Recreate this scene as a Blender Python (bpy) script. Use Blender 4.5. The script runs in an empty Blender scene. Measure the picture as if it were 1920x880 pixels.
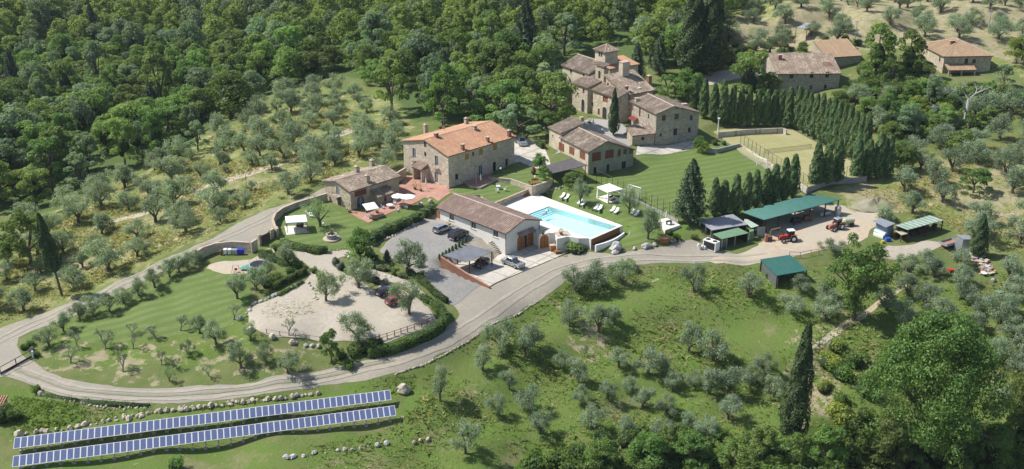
import bpy, math, random
import numpy as np
from mathutils import Vector, Matrix
rnd = random.Random(7)
nrs = np.random.RandomState(11)
scene = bpy.context.scene
COL = scene.collection
# ------------------------------------------------------------------ camera, sky, sun, exposure
CAMZ = 85.0; CAMY = -205.2; FP = 2000.0; PITCH = math.radians(22.5)
cd = bpy.data.cameras.new('camera'); cam = bpy.data.objects.new('camera', cd); COL.objects.link(cam)
cam.location = (0, CAMY, CAMZ); cam.rotation_euler = (math.pi/2 - PITCH, 0, 0)
cd.sensor_width = 36; cd.lens = FP/1920*36; cd.clip_start = 1; cd.clip_end = 12000
scene.camera = cam
SUN_EL = math.radians(51); SUN_DIR = Vector((-0.975, 0.22, 0)).normalized()      # horizontal direction towards the sun
w = bpy.data.worlds.new('World'); scene.world = w; w.use_nodes = True
nt = w.node_tree; bg = nt.nodes['Background']
sky = nt.nodes.new('ShaderNodeTexSky'); sky.sky_type = 'NISHITA'; sky.sun_disc = False
sky.sun_elevation = SUN_EL; sky.sun_rotation = math.atan2(SUN_DIR.x, SUN_DIR.y)
nt.links.new(sky.outputs[0], bg.inputs[0]); bg.inputs[1].default_value = 0.112
sd = bpy.data.lights.new('sun', 'SUN'); sun = bpy.data.objects.new('sun', sd); COL.objects.link(sun)
sd.energy = 5.0; sd.angle = math.radians(0.53); sd.color = (1.0, 0.972, 0.925)
sv = Vector((SUN_DIR.x*math.cos(SUN_EL), SUN_DIR.y*math.cos(SUN_EL), math.sin(SUN_EL)))
sun.rotation_euler = sv.to_track_quat('Z', 'Y').to_euler(); sun.location = (-80, 60, 150)
scene.view_settings.view_transform = 'Standard'; scene.view_settings.look = 'None'
scene.view_settings.exposure = 0.34; scene.view_settings.gamma = 1.0
# ------------------------------------------------------------------ ray helpers: pixel of the 1920x880 photo -> point
def ray(px, py):
    x = (px-960)/FP; y = -(py-440)/FP
    return np.array([x, math.cos(PITCH)+y*math.sin(PITCH), -math.sin(PITCH)+y*math.cos(PITCH)])
CAMV = np.array([0, CAMY, CAMZ])
def P(px, py, z=0.0):
    r = ray(px, py); t = (z-CAMZ)/r[2]; return CAMV + t*r
def proj(x, y, z):
    d = np.array([x, y, z]) - CAMV
    dep = d[1]*math.cos(PITCH) - d[2]*math.sin(PITCH)
    up = d[1]*math.sin(PITCH) + d[2]*math.cos(PITCH)
    return 960+FP*d[0]/dep, 440-FP*up/dep
def zfrom(x, y, py):
    k = -(py-440)/FP; dy = y-CAMY; c, s = math.cos(PITCH), math.sin(PITCH)
    return CAMZ + dy*(k*c - s)/(c + k*s)
# ------------------------------------------------------------------ tags and mesh builder
def tag(o, label=None, cat=None, group=None, kind=None):
    if label: o['label'] = label
    if cat: o['category'] = cat
    if group: o['group'] = group
    if kind: o['kind'] = kind
    return o
def empty(name, loc, label, cat, group=None, rz=0, sc=1):
    o = bpy.data.objects.new(name, None); COL.objects.link(o); o.location = loc; o.rotation_euler = (0, 0, rz)
    o.empty_display_size = .3
    if sc != 1: o.scale = (sc, sc, sc) if not isinstance(sc, tuple) else sc
    return tag(o, label, cat, group)
class MB:
    def __init__(s, org=(0, 0, 0)): s.v = []; s.f = []; s.m = []; s.r = []; s.o = tuple(float(q) for q in org)
    def add(s, vs, fs, m=0, r=None):
        n = len(s.v); s.v.extend([tuple(map(float, v)) for v in vs])
        for f in fs: s.f.append([n+i for i in f]); s.m.append(m); s.r.append(rnd.random() if r is None else r)
        return s
    def quad(s, a, b, c, d, m=0): return s.add([a, b, c, d], [(0, 1, 2, 3)], m)
    def box(s, c, d, m=0, rz=0, tp=1.0):       # centre of the bottom, size
        x, y, z = d; ca, sa = math.cos(rz), math.sin(rz); vs = []
        for k, q in ((0, 1.0), (z, tp)):
            for i, j in ((-1, -1), (1, -1), (1, 1), (-1, 1)):
                a, b = i*x/2*q, j*y/2*q; vs.append((c[0]+a*ca-b*sa, c[1]+a*sa+b*ca, c[2]+k))
        return s.add(vs, [(3, 2, 1, 0), (4, 5, 6, 7), (0, 1, 5, 4), (1, 2, 6, 5), (2, 3, 7, 6), (3, 0, 4, 7)], m)
    def obox(s, p0, u, v, w_, m=0):            # parallelepiped from corner and three edges
        p0, u, v, w_ = (np.array(q, float) for q in (p0, u, v, w_))
        vs = [p0, p0+u, p0+u+v, p0+v, p0+w_, p0+u+w_, p0+u+v+w_, p0+v+w_]
        return s.add(vs, [(3, 2, 1, 0), (4, 5, 6, 7), (0, 1, 5, 4), (1, 2, 6, 5), (2, 3, 7, 6), (3, 0, 4, 7)], m)
    def tube(s, a, b, r0, r1=None, n=6, m=0, cap=True):
        r1 = r0 if r1 is None else r1; a, b = Vector(a), Vector(b); d = (b-a)
        if d.length < 1e-6: return s
        q = d.to_track_quat('Z', 'Y'); vs = []
        for p, r in ((a, r0), (b, r1)):
            for i in range(n):
                t = 2*math.pi*i/n; vs.append(p + q @ Vector((r*math.cos(t), r*math.sin(t), 0)))
        fs = [(i, (i+1) % n, n+(i+1) % n, n+i) for i in range(n)]
        if cap: fs += [tuple(range(n))[::-1], tuple(range(n, 2*n))]
        return s.add(vs, fs, m)
    def path(s, pts, r, n=5, m=0):
        for i in range(len(pts)-1):
            r0 = r[i] if isinstance(r, (list, tuple)) else r; r1 = r[i+1] if isinstance(r, (list, tuple)) else r
            s.tube(pts[i], pts[i+1], r0, r1, n, m)
        return s
    def lathe(s, c, prof, n=16, m=0):          # profile of (radius, z)
        vs = []; fs = []
        for r, z in prof:
            for i in range(n): t = 2*math.pi*i/n; vs.append((c[0]+r*math.cos(t), c[1]+r*math.sin(t), c[2]+z))
        for k in range(len(prof)-1):
            for i in range(n): j = (i+1) % n; fs.append((k*n+i, k*n+j, (k+1)*n+j, (k+1)*n+i))
        fs.append(tuple(range(n))[::-1]); fs.append(tuple(range((len(prof)-1)*n, len(prof)*n)))
        return s.add(vs, fs, m)
    def prism(s, poly, z0, z1, m=0, mside=None):
        n = len(poly); vs = [(p[0], p[1], z0) for p in poly] + [(p[0], p[1], z1) for p in poly]
        s.add(vs, [tuple(range(n, 2*n))], m)
        s.add(vs, [(i, (i+1) % n, n+(i+1) % n, n+i) for i in range(n)], m if mside is None else mside)
        return s
    def rock(s, c, d, seed, m=0, n=7):
        R = random.Random(seed); vs = []; fs = []; rings = ((-.1, .7), (.25, 1.0), (.65, .86), (1.0, .42))
        for z, r in rings:
            for i in range(n):
                t = 2*math.pi*i/n+R.uniform(-.2, .2); q = r*R.uniform(.78, 1.12)
                vs.append((c[0]+d[0]/2*q*math.cos(t), c[1]+d[1]/2*q*math.sin(t), c[2]+d[2]*(z+R.uniform(-.08, .08))))
        for k in range(3):
            for i in range(n): j = (i+1) % n; fs.append((k*n+i, k*n+j, (k+1)*n+j, (k+1)*n+i))
        fs.append(tuple(range(3*n, 4*n))); return s.add(vs, fs, m)
    def build(s, name, mats, parent=None, smooth=False, attr=False):
        me = bpy.data.meshes.new(name); ox, oy, oz = s.o
        me.from_pydata([(a-ox, b-oy, c-oz) for a, b, c in s.v], [], s.f)
        if not isinstance(mats, (list, tuple)): mats = [mats]
        for m in mats: me.materials.append(m)
        if len(mats) > 1: me.polygons.foreach_set('material_index', s.m)
        if attr:
            a = me.attributes.new('rnd', 'FLOAT', 'FACE'); a.data.foreach_set('value', s.r)
        if smooth: me.polygons.foreach_set('use_smooth', [True]*len(me.polygons))
        me.update(); o = bpy.data.objects.new(name, me); COL.objects.link(o)
        if parent: o.parent = parent
        elif s.o != (0, 0, 0): o.location = s.o
        return o
def inst(o, parent, loc=(0, 0, 0), rz=0, sc=None):
    c = o.copy(); COL.objects.link(c); c.parent = parent; c.location = loc; c.rotation_euler = (0, 0, rz)
    if sc: c.scale = sc
    return c
def copy_thing(root, loc, rz, label=None, sc=None):
    r = root.copy(); COL.objects.link(r); r.location = loc; r.rotation_euler = (0, 0, rz)
    if sc: r.scale = sc if isinstance(sc, tuple) else (sc,)*3
    if label: r['label'] = label
    for ch in root.children:
        c = ch.copy(); COL.objects.link(c); c.parent = r
        for g in ch.children: d = g.copy(); COL.objects.link(d); d.parent = c
    return r
# ------------------------------------------------------------------ materials
def mat(name, c1, c2=None, c3=None, scale=3.0, rough=.85, bump=0.0, bscale=None, objr=0.0, attr=None, metal=0, big=None, bigs=.12, coord='Object', spec=.3, detail=6, contrast=(.35, .65), stripes=None, tiles=None):
    m = bpy.data.materials.new(name); m.use_nodes = True; nt = m.node_tree; N = nt.nodes; L = nt.links
    b = N['Principled BSDF']; b.inputs['Roughness'].default_value = rough; b.inputs['Metallic'].default_value = metal
    b.inputs['Specular IOR Level'].default_value = spec
    if c2 is None and attr is None and big is None:
        b.inputs['Base Color'].default_value = (*c1, 1); m['cout'] = ''
        if not bump: return m
    tc = N.new('ShaderNodeTexCoord'); vec = tc.outputs[coord]
    def noise(sc, det=detail):
        n = N.new('ShaderNodeTexNoise'); n.inputs['Scale'].default_value = sc; n.inputs['Detail'].default_value = det
        n.inputs['Roughness'].default_value = .65; L.new(vec, n.inputs['Vector']); return n.outputs['Fac']
    def rng(x, a, c):
        r = N.new('ShaderNodeMapRange'); r.inputs[1].default_value = a; r.inputs[2].default_value = c; L.new(x, r.inputs[0]); return r.outputs[0]
    def mix(f, a, c, mode='MIX'):
        x = N.new('ShaderNodeMix'); x.data_type = 'RGBA'; x.blend_type = mode
        for k, q in ((0, f), (6, a), (7, c)):
            if isinstance(q, (tuple, float, int)): x.inputs[k].default_value = (*q, 1) if isinstance(q, tuple) else q
            else: L.new(q, x.inputs[k])
        return x.outputs[2]
    col = c1
    if c2 is not None:
        if attr == 'rnd':
            a = N.new('ShaderNodeAttribute'); a.attribute_name = 'rnd'; f = a.outputs['Fac']
        else: f = rng(noise(scale), *contrast)
        col = mix(f, c1, c2)
    if c3 is not None: col = mix(rng(noise(scale*.37), .5, .68), col, c3)
    if big is not None: col = mix(rng(noise(bigs, 4), .42, .62), col, big)
    if stripes:
        mp = N.new('ShaderNodeMapping'); mp.inputs['Rotation'].default_value = (0, 0, stripes[1]); L.new(vec, mp.inputs[0]); wv = N.new('ShaderNodeTexWave'); wv.inputs['Scale'].default_value = stripes[0]; wv.inputs['Distortion'].default_value = 1.2; wv.inputs['Detail'].default_value = 2; wv.inputs['Detail Scale'].default_value = .6; L.new(mp.outputs[0], wv.inputs['Vector'])
        col = mix(rng(wv.outputs['Fac'], .35, .65), col, stripes[2])
    if tiles:
        bt = N.new('ShaderNodeTexBrick'); bt.offset = 0; bt.inputs['Scale'].default_value = 1; bt.inputs['Mortar Size'].default_value = tiles[0]*.035; bt.inputs['Brick Width'].default_value = tiles[0]; bt.inputs['Row Height'].default_value = tiles[0]; mp = N.new('ShaderNodeMapping'); mp.inputs['Rotation'].default_value = (0, 0, tiles[1]); L.new(vec, mp.inputs[0]); L.new(mp.outputs[0], bt.inputs['Vector'])
        dk = mix(1.0, col, (.62, .6, .56), 'MULTIPLY'); col = mix(bt.outputs['Fac'], col, dk)
    if objr:
        oi = N.new('ShaderNodeObjectInfo'); h = N.new('ShaderNodeHueSaturation')
        a = N.new('ShaderNodeMapRange'); a.inputs[3].default_value = 1-objr; a.inputs[4].default_value = 1+objr; L.new(oi.outputs['Random'], a.inputs[0])
        mu = N.new('ShaderNodeMath'); mu.operation = 'MULTIPLY'; mu.inputs[1].default_value = 7.31; L.new(oi.outputs['Random'], mu.inputs[0])
        fr = N.new('ShaderNodeMath'); fr.operation = 'FRACT'; L.new(mu.outputs[0], fr.inputs[0])
        hh = N.new('ShaderNodeMapRange'); hh.inputs[3].default_value = .5-objr*.07; hh.inputs[4].default_value = .5+objr*.07; L.new(fr.outputs[0], hh.inputs[0])
        L.new(a.outputs[0], h.inputs['Value']); L.new(hh.outputs[0], h.inputs['Hue'])
        if isinstance(col, tuple): h.inputs['Color'].default_value = (*col, 1)
        else: L.new(col, h.inputs['Color'])
        col = h.outputs[0]
    if isinstance(col, tuple): b.inputs['Base Color'].default_value = (*col, 1)
    else: L.new(col, b.inputs['Base Color'])
    if bump:
        bp = N.new('ShaderNodeBump'); bp.inputs['Strength'].default_value = 1; bp.inputs['Distance'].default_value = bump
        L.new(noise(bscale or scale*2), bp.inputs['Height']); L.new(bp.outputs[0], b.inputs['Normal'])
    return m
def leafmat(name, c1, c2, objr=.3, trans=.44):
    m = mat(name, c1, c2, attr='rnd', rough=.55, objr=objr, spec=.25); nt = m.node_tree; N = nt.nodes; L = nt.links
    b = N['Principled BSDF']; out = N['Material Output']; t = N.new('ShaderNodeBsdfTranslucent'); mx = N.new('ShaderNodeMixShader')
    src = b.inputs['Base Color'].links[0].from_socket; g = N.new('ShaderNodeMix'); g.data_type = 'RGBA'; g.blend_type = 'MULTIPLY'
    g.inputs[0].default_value = 1; g.inputs[7].default_value = (1.5, 1.5, .7, 1); L.new(src, g.inputs[6]); L.new(g.outputs[2], t.inputs[0])
    mx.inputs[0].default_value = trans; L.new(b.outputs[0], mx.inputs[1]); L.new(t.outputs[0], mx.inputs[2]); L.new(mx.outputs[0], out.inputs[0]); return m
def stonemat(name, c1, c2, mortar, sx=1.7, sz=3.0, bump=.07, stain=None):
    m = bpy.data.materials.new(name); m.use_nodes = True; nt = m.node_tree; N = nt.nodes; L = nt.links; b = N['Principled BSDF']
    b.inputs['Roughness'].default_value = .9; b.inputs['Specular IOR Level'].default_value = .15
    tc = N.new('ShaderNodeTexCoord'); mp = N.new('ShaderNodeMapping'); mp.inputs['Scale'].default_value = (sx, sx, sz); L.new(tc.outputs['Object'], mp.inputs[0])
    v = N.new('ShaderNodeTexVoronoi'); v.feature = 'F1'; v.inputs['Scale'].default_value = 1; L.new(mp.outputs[0], v.inputs['Vector'])
    e = N.new('ShaderNodeTexVoronoi'); e.feature = 'DISTANCE_TO_EDGE'; e.inputs['Scale'].default_value = 1; L.new(mp.outputs[0], e.inputs['Vector'])
    sp = N.new('ShaderNodeSeparateColor'); L.new(v.outputs['Color'], sp.inputs[0])
    a = N.new('ShaderNodeMix'); a.data_type = 'RGBA'; a.inputs[6].default_value = (*c1, 1); a.inputs[7].default_value = (*c2, 1); L.new(sp.outputs[0], a.inputs[0])
    mr = N.new('ShaderNodeMapRange'); mr.inputs[1].default_value = .02; mr.inputs[2].default_value = .1; L.new(e.outputs['Distance'], mr.inputs[0])
    q = N.new('ShaderNodeMix'); q.data_type = 'RGBA'; q.inputs[6].default_value = (*mortar, 1); L.new(a.outputs[2], q.inputs[7]); L.new(mr.outputs[0], q.inputs[0])
    n = N.new('ShaderNodeTexNoise'); n.inputs['Scale'].default_value = .35; n.inputs['Detail'].default_value = 8; L.new(tc.outputs['Object'], n.inputs['Vector'])
    nr = N.new('ShaderNodeMapRange'); nr.inputs[1].default_value = .4; nr.inputs[2].default_value = .65; L.new(n.outputs['Fac'], nr.inputs[0])
    z = N.new('ShaderNodeMix'); z.data_type = 'RGBA'; L.new(q.outputs[2], z.inputs[6]); st = stain or tuple(x*.62 for x in c1); z.inputs[7].default_value = (*st, 1)
    ml = N.new('ShaderNodeMath'); ml.operation = 'MULTIPLY'; ml.inputs[1].default_value = .55; L.new(nr.outputs[0], ml.inputs[0]); L.new(ml.outputs[0], z.inputs[0])
    L.new(z.outputs[2], b.inputs['Base Color'])
    bp = N.new('ShaderNodeBump'); bp.inputs['Distance'].default_value = bump; L.new(mr.outputs[0], bp.inputs['Height']); L.new(bp.outputs[0], b.inputs['Normal'])
    return m
M_ = {}
M_['stone'] = stonemat('stone_masonry', (.66, .56, .41), (.34, .275, .195), (.58, .50, .385))
M_['stone_pale'] = stonemat('pale_stone_masonry', (.72, .62, .47), (.42, .34, .25), (.64, .57, .45))
M_['stone_grey'] = stonemat('grey_stone_masonry', (.58, .51, .40), (.29, .25, .195), (.50, .45, .37))
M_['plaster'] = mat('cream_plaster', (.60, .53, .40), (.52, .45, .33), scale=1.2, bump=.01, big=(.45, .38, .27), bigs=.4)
M_['plaster_white'] = mat('white_plaster', (.72, .69, .63), (.66, .63, .57), scale=1.0, bump=.008)
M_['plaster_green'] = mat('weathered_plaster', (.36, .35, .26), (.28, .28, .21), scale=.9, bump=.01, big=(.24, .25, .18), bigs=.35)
M_['tile_new'] = mat('terracotta_tile', (.45, .225, .125), (.57, .345, .215), attr='rnd', rough=.8, big=(.42, .24, .15), bigs=.3)
M_['tile_old'] = mat('old_roof_tile', (.19, .14, .105), (.56, .46, .365), attr='rnd', rough=.9, big=(.24, .19, .14), bigs=.5)
M_['tile_pink'] = mat('pinkish_roof_tile', (.33, .225, .17), (.56, .43, .35), attr='rnd', rough=.85, big=(.34, .235, .19), bigs=.4)
M_['tile_tan'] = mat('tan_roof_tile', (.30, .20, .12), (.46, .34, .22), attr='rnd', rough=.85, big=(.36, .24, .15), bigs=.4)
M_['tile_under'] = mat('roof_underside', (.16, .11, .08), (.22, .15, .1), scale=3)
M_['ridge'] = mat('ridge_tile', (.50, .40, .32), (.40, .30, .23), scale=5)
M_['glass'] = mat('window_glass', (.03, .04, .05), rough=.12, spec=.6)
M_['glass_blue'] = mat('blue_window_glass', (.055, .085, .115), rough=.15, spec=.6)
M_['wood'] = mat('brown_wood', (.19, .085, .035), (.26, .12, .05), scale=4)
M_['wood_orange'] = mat('orange_wood', (.40, .17, .05), (.30, .12, .035), scale=3)
M_['wood_dark'] = mat('dark_wood', (.05, .035, .025), (.08, .055, .04), scale=4)
M_['shutter'] = mat('ochre_shutter', (.42, .24, .05), (.36, .19, .04), scale=4)
M_['frame_white'] = mat('white_frame', (.62, .64, .64))
M_['frame_dark'] = mat('dark_frame', (.05, .05, .055))
M_['brick'] = stonemat('brickwork', (.34, .15, .09), (.26, .11, .07), (.34, .27, .2), sx=4, sz=8, bump=.03)
M_['brick_lattice'] = mat('red_brick_lattice', (.22, .075, .045), (.30, .11, .065), scale=6)
M_['gravel'] = mat('grey_gravel', (.28, .265, .24), (.20, .195, .18), scale=2.2, bump=.03, bscale=9, big=(.33, .30, .25), bigs=.07)
M_['gravel_pale'] = mat('pale_gravel', (.43, .375, .30), (.33, .285, .23), scale=1.5, bump=.03, bscale=9, big=(.38, .34, .27), bigs=.1)
M_['dirt'] = mat('beige_dirt', (.47, .385, .28), (.39, .31, .22), scale=1.1, bump=.04, bscale=6, big=(.38, .34, .27), bigs=.09)
M_['drive'] = mat('gravel_drive', (.335, .295, .23), (.265, .235, .185), scale=1.5, bump=.03, bscale=8, big=(.265, .245, .20), bigs=.12)
M_['asphalt'] = mat('worn_asphalt', (.21, .21, .215), (.26, .255, .25), scale=2, bump=.01, big=(.3, .29, .27), bigs=.15)
M_['concrete'] = mat('pale_concrete', (.55, .50, .42), (.47, .43, .37), scale=1.0, bump=.008, big=(.40, .37, .32), bigs=.25, tiles=(4.2, .68))
M_['concrete_grey'] = mat('grey_concrete', (.36, .34, .31), (.28, .27, .25), scale=2, bump=.02)
M_['pave_red'] = mat('red_paving', (.42, .22, .165), (.35, .17, .12), scale=3, bump=.01, big=(.45, .27, .2), bigs=.3, tiles=(.9, .7))
M_['pave_white'] = mat('white_paving', (.76, .72, .65), (.69, .65, .58), scale=1.5, tiles=(1.2, .75), big=(.66, .62, .54), bigs=.3)
M_['lawn'] = mat('mown_lawn', (.085, .135, .028), (.14, .195, .045), scale=1.9, bump=.06, bscale=9, c3=(.15, .185, .06), big=(.14, .18, .055), bigs=.2, stripes=(.13, 1.15, (.102, .152, .033)))
M_['bed'] = mat('planting_soil', (.24, .19, .12), (.13, .15, .06), scale=1.3, bump=.05)
M_['court'] = mat('synthetic_court', (.31, .29, .13), (.27, .26, .11), scale=.6, big=(.33, .30, .16), bigs=.08)
M_['line'] = mat('white_line_paint', (.42, .40, .25))
M_['white'] = mat('white_paint', (.78, .77, .73), rough=.6)
M_['canvas'] = mat('white_canvas', (.85, .83, .78), (.78, .76, .71), scale=1.5, rough=.9)
M_['green_sheet'] = mat('green_metal_sheet', (.035, .14, .115), (.05, .17, .14), scale=1.7, rough=.5, metal=.1, big=(.06, .16, .13), bigs=.5)
M_['green_dull'] = mat('dull_green_sheet', (.13, .22, .13), (.16, .26, .16), scale=1.0, rough=.6)
M_['grey_sheet'] = mat('grey_fibre_sheet', (.27, .28, .30), (.21, .22, .24), scale=1.0, rough=.7, big=(.33, .33, .34), bigs=.3)
M_['metal_dark'] = mat('dark_metal', (.04, .04, .045), rough=.5, metal=.5)
M_['metal'] = mat('galvanised_metal', (.42, .44, .46), (.34, .36, .38), scale=3, rough=.45, metal=.5)
M_['rust'] = mat('rusty_metal', (.20, .09, .05), (.12, .07, .05), scale=3)
M_['rubber'] = mat('tyre_rubber', (.025, .025, .025), rough=.9)
M_['bark'] = mat('tree_bark', (.16, .125, .095), (.09, .07, .055), scale=5, bump=.03)
M_['bark_pale'] = mat('pale_dead_bark', (.46, .43, .40), (.34, .32, .3), scale=5)
M_['rock'] = mat('pale_boulder', (.50, .43, .33), (.36, .31, .25), c3=(.26, .24, .2), scale=1.6, bump=.06, objr=.25)
M_['rock_grey'] = mat('grey_boulder', (.46, .44, .41), (.32, .31, .29), c3=(.22, .21, .19), scale=1.8, bump=.06, objr=.2)
M_['leaf_olive'] = leafmat('olive_leaf', (.155, .21, .14), (.32, .385, .285), .18)
M_['leaf_olive_young'] = leafmat('young_olive_leaf', (.14, .21, .105), (.26, .35, .20), .18)
M_['leaf_wood'] = leafmat('broadleaf', (.12, .19, .052), (.215, .305, .09), .32)
M_['leaf_grey'] = leafmat('grey_broadleaf', (.15, .22, .13), (.25, .33, .20), .25)
M_['leaf_bright'] = leafmat('bright_leaf', (.11, .19, .045), (.20, .30, .08), .25)
M_['leaf_oak'] = leafmat('oak_leaf', (.07, .135, .028), (.145, .225, .05), .1, .22)
M_['leaf_yellow'] = leafmat('yellow_green_leaf', (.19, .25, .045), (.31, .36, .08), .2)
M_['leaf_cypress'] = leafmat('cypress_foliage', (.035, .065, .022), (.095, .145, .05), .15, .15)
M_['leaf_hedge_cypress'] = leafmat('green_cypress_foliage', (.075, .135, .045), (.17, .25, .095), .16, .2)
M_['leaf_conifer'] = leafmat('conifer_needles', (.045, .075, .035), (.11, .155, .075), .15, .15)
M_['leaf_hedge'] = leafmat('hedge_leaf', (.085, .155, .03), (.17, .26, .06), .15)
M_['leaf_white'] = leafmat('white_flower', (.40, .42, .30), (.16, .22, .09), .1)
M_['leaf_blue'] = leafmat('blue_grey_shrub', (.16, .19, .20), (.22, .24, .27), .15)
M_['twig'] = mat('bare_twig', (.24, .225, .22), (.17, .16, .15), scale=4)
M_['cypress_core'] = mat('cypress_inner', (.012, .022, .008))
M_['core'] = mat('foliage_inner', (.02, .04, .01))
# ------------------------------------------------------------------ terrain
CTRL = [  # (photo x, photo y, height) known levels of the site
 (-100,720,-5),(0,640,-4.2),(60,690,-4.2),(150,735,-4.6),(300,742,-4.8),(450,735,-4.6),(600,703,-4.0),(720,668,-3.1),(800,640,-2.4),(870,600,-1.6),
 (950,545,-.6),(1030,510,-.1),(960,510,0),(1010,490,0),(1040,478,0),(900,525,0),(870,520,.4),(1150,485,0),(1250,482,.1),(1350,482,.3),(1440,470,.5),(1520,440,.8),(1590,415,1.0),
 (825,413,2.35),(850,425,2.2),(880,437,2.1),(905,447,1.9),(925,456,1.5),(840,445,2.3),(800,420,2.6),(760,440,2.4),(790,480,1.9),(835,470,2.0),(850,530,.8),(810,520,1.2),(880,560,-.3),(860,575,-.5),
 (700,545,1.2),(650,600,.8),(560,590,.8),(500,600,.7),(750,600,.8),(790,590,.7),(600,500,1.7),(560,465,2.4),(640,480,2.0),(690,500,2.0),(745,520,1.6),
 (450,560,0),(400,540,0),(300,570,-1.4),(200,600,-2.4),(120,630,-3.4),(300,640,-2.6),(420,640,-1.8),(520,660,-2.0),(200,680,-3.9),(400,690,-3.6),(600,665,-2.5),(340,520,.2),(440,500,1.3),(480,490,1.8),
 (560,425,2.8),(620,440,2.7),(700,410,3.0),(600,380,3.2),(780,385,3.2),(700,380,3.2),(760,360,3.6),(790,335,4.0),(840,360,3.8),
 (500,430,2.8),(440,445,2.4),(400,460,1.8),(330,490,.4),(250,520,-.8),(150,560,-2.4),(50,600,-3.6),(600,350,4.2),(540,385,3.4),
 (900,350,4.2),(960,345,4.2),(930,320,4.6),(990,330,4.9),(970,280,5.4),(1000,295,5.4),(750,300,5.0),(700,290,5.2),
 (1050,380,3.0),(1130,390,3.0),(1190,420,2.6),(1180,370,3.0),(1230,420,2.2),(1150,455,1.6),(1210,450,1.6),(1240,395,2.8),(1290,410,2.2),
 (1120,330,3.0),(1200,330,3.0),(1280,340,3.0),(1350,330,3.1),(1430,330,3.2),(1300,290,3.6),(1250,300,3.3),(1400,300,3.6),(1330,375,2.8),(1420,365,2.8),(1500,345,3.0),
 (1350,250,4.6),(1450,250,4.2),(1560,270,4.0),(1590,300,4.0),(1480,290,4.0),(1540,330,3.2),(1600,340,2.8),(1650,360,2.6),(1380,260,4.3),
 (1060,300,6.0),(1120,235,6.5),(1160,250,6.3),(1200,280,5.0),(1080,240,6.8),(1310,265,4.6),(1330,230,5.2),(1240,160,9.0),(1350,180,8.0),
 (1440,180,8.0),(1500,195,7.8),(1600,170,10),(1690,150,11.5),(1760,150,11.5),(1860,150,11.5),(1850,200,8.5),(1700,230,7),(1800,260,6),(1900,260,6),
 (1650,300,4.5),(1750,330,4),(1880,350,4),(1700,390,2.2),(1850,420,1.6),(1650,440,.8),(1740,455,.4),(1850,470,0),(1920,480,.2),(1800,500,-1.2),
 (1500,520,-1.5),(1400,530,-2.2),(1300,540,-2.4),(1200,540,-2.2),(1100,570,-3.0),(1000,620,-4),(1600,540,-2.4),(1700,540,-2.4),(1600,600,-4.6),(1500,620,-5.2),(1400,640,-5.8),(1300,650,-6),(1200,680,-6.6),(1100,700,-6.8),
 (900,680,-4.6),(850,730,-5.6),(780,745,-5.0),(760,790,-6.4),(900,800,-8.2),(1000,780,-8.4),(700,830,-7.4),(800,870,-9),(600,800,-6.6),(400,850,-7.4),(200,880,-7.2),(60,850,-6.4),(0,770,-5.4),(200,800,-5.8),(400,790,-5.8),(600,750,-5.2),(0,880,-7),
 (1200,780,-9.6),(1300,740,-8.6),(1400,780,-10.4),(1500,760,-10.0),(1600,700,-8.2),(1700,640,-5.8),(1800,600,-4),(1900,580,-3),(1700,760,-10.5),(1850,800,-11.5),(1920,720,-7.5),(1600,860,-14),(1300,870,-13),(1000,880,-11),(1900,900,-15),
 (1350,90,13),(1450,90,12.5),(1400,40,17),(1550,60,16),(1650,90,14),(1750,60,17),(1850,60,17),(1900,110,14),(1650,20,21),(1850,10,22),(1500,10,21),(1950,200,11),
 (1000,200,6.5),(1000,120,8),(1100,80,9.5),(1200,60,11),(1250,110,10),(1000,40,9),(1200,0,15),(900,100,5),(900,200,6),(800,180,5),(700,150,3),(800,60,2),(650,70,-3),(750,20,1),
 (600,250,4.6),(600,200,3.8),(500,300,2.6),(450,360,1.6),(450,240,1.0),(350,330,-.4),(350,400,0),(250,420,-1.6),(250,380,-2.6),(150,450,-3.4),(50,480,-4.4),(100,540,-3.8),(0,540,-5),(180,350,-6),(80,370,-9),(-50,420,-9),(-100,540,-7),
 (330,260,-5),(200,260,-14),(80,280,-18),(300,180,-14),(450,170,-6),(560,140,-2),(450,100,-12),(300,100,-16),(150,150,-18),(0,180,-18),(-100,250,-18),(150,60,-14),(350,40,-10),(550,50,-5),(0,40,-10),(600,0,-1),(350,0,-5),(100,0,-4),
 (2050,400,4),(2050,600,-3),(2050,100,16),(-250,600,-7),(-250,300,-12),(-200,50,-6),(2200,700,-8),(-250,850,-8)]
_cp = np.array([(*P(a, b, c)[:2], c) for a, b, c in CTRL])
_far = []
for ang in np.linspace(0, 2*math.pi, 24, endpoint=False):
    for r_, z_ in ((700, 14), (1500, 35), (3200, 45)):
        x, y = r_*math.cos(ang), 40+r_*math.sin(ang)
        if y > 320 or r_ > 700: _far.append((x, y, (z_ if y > 0 else z_*.3) + 22*math.sin(ang*3)))
CP = np.array(list(map(tuple, _cp)) + _far)
def H0(x, y):
    x = np.asarray(x, float); y = np.asarray(y, float); sh = x.shape; x = x.ravel(); y = y.ravel(); out = np.empty(x.size)
    for i in range(0, x.size, 20000):
        d2 = (x[i:i+20000, None]-CP[None, :, 0])**2 + (y[i:i+20000, None]-CP[None, :, 1])**2
        ww = 1/(d2+18.0)**2.0; out[i:i+20000] = (ww*CP[None, :, 2]).sum(1)/ww.sum(1)
    return out.reshape(sh)
def grow(a, step, k, lim):
    r = []; 
    while abs(a) < lim: step *= k; a += step; r.append(a)
    return r
STEP = 1.25
GX = np.array([-q for q in grow(150, STEP, 1.12, 5000)][::-1] + list(np.arange(-150, 185.01, STEP)) + grow(185, STEP, 1.12, 5000))
GY = np.array([-q for q in grow(112, STEP, 1.12, 3000)][::-1] + list(np.arange(-112, 175.01, STEP)) + grow(175, STEP, 1.05, 7000))
XX, YY = np.meshgrid(GX, GY); HG = H0(XX, YY)
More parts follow.
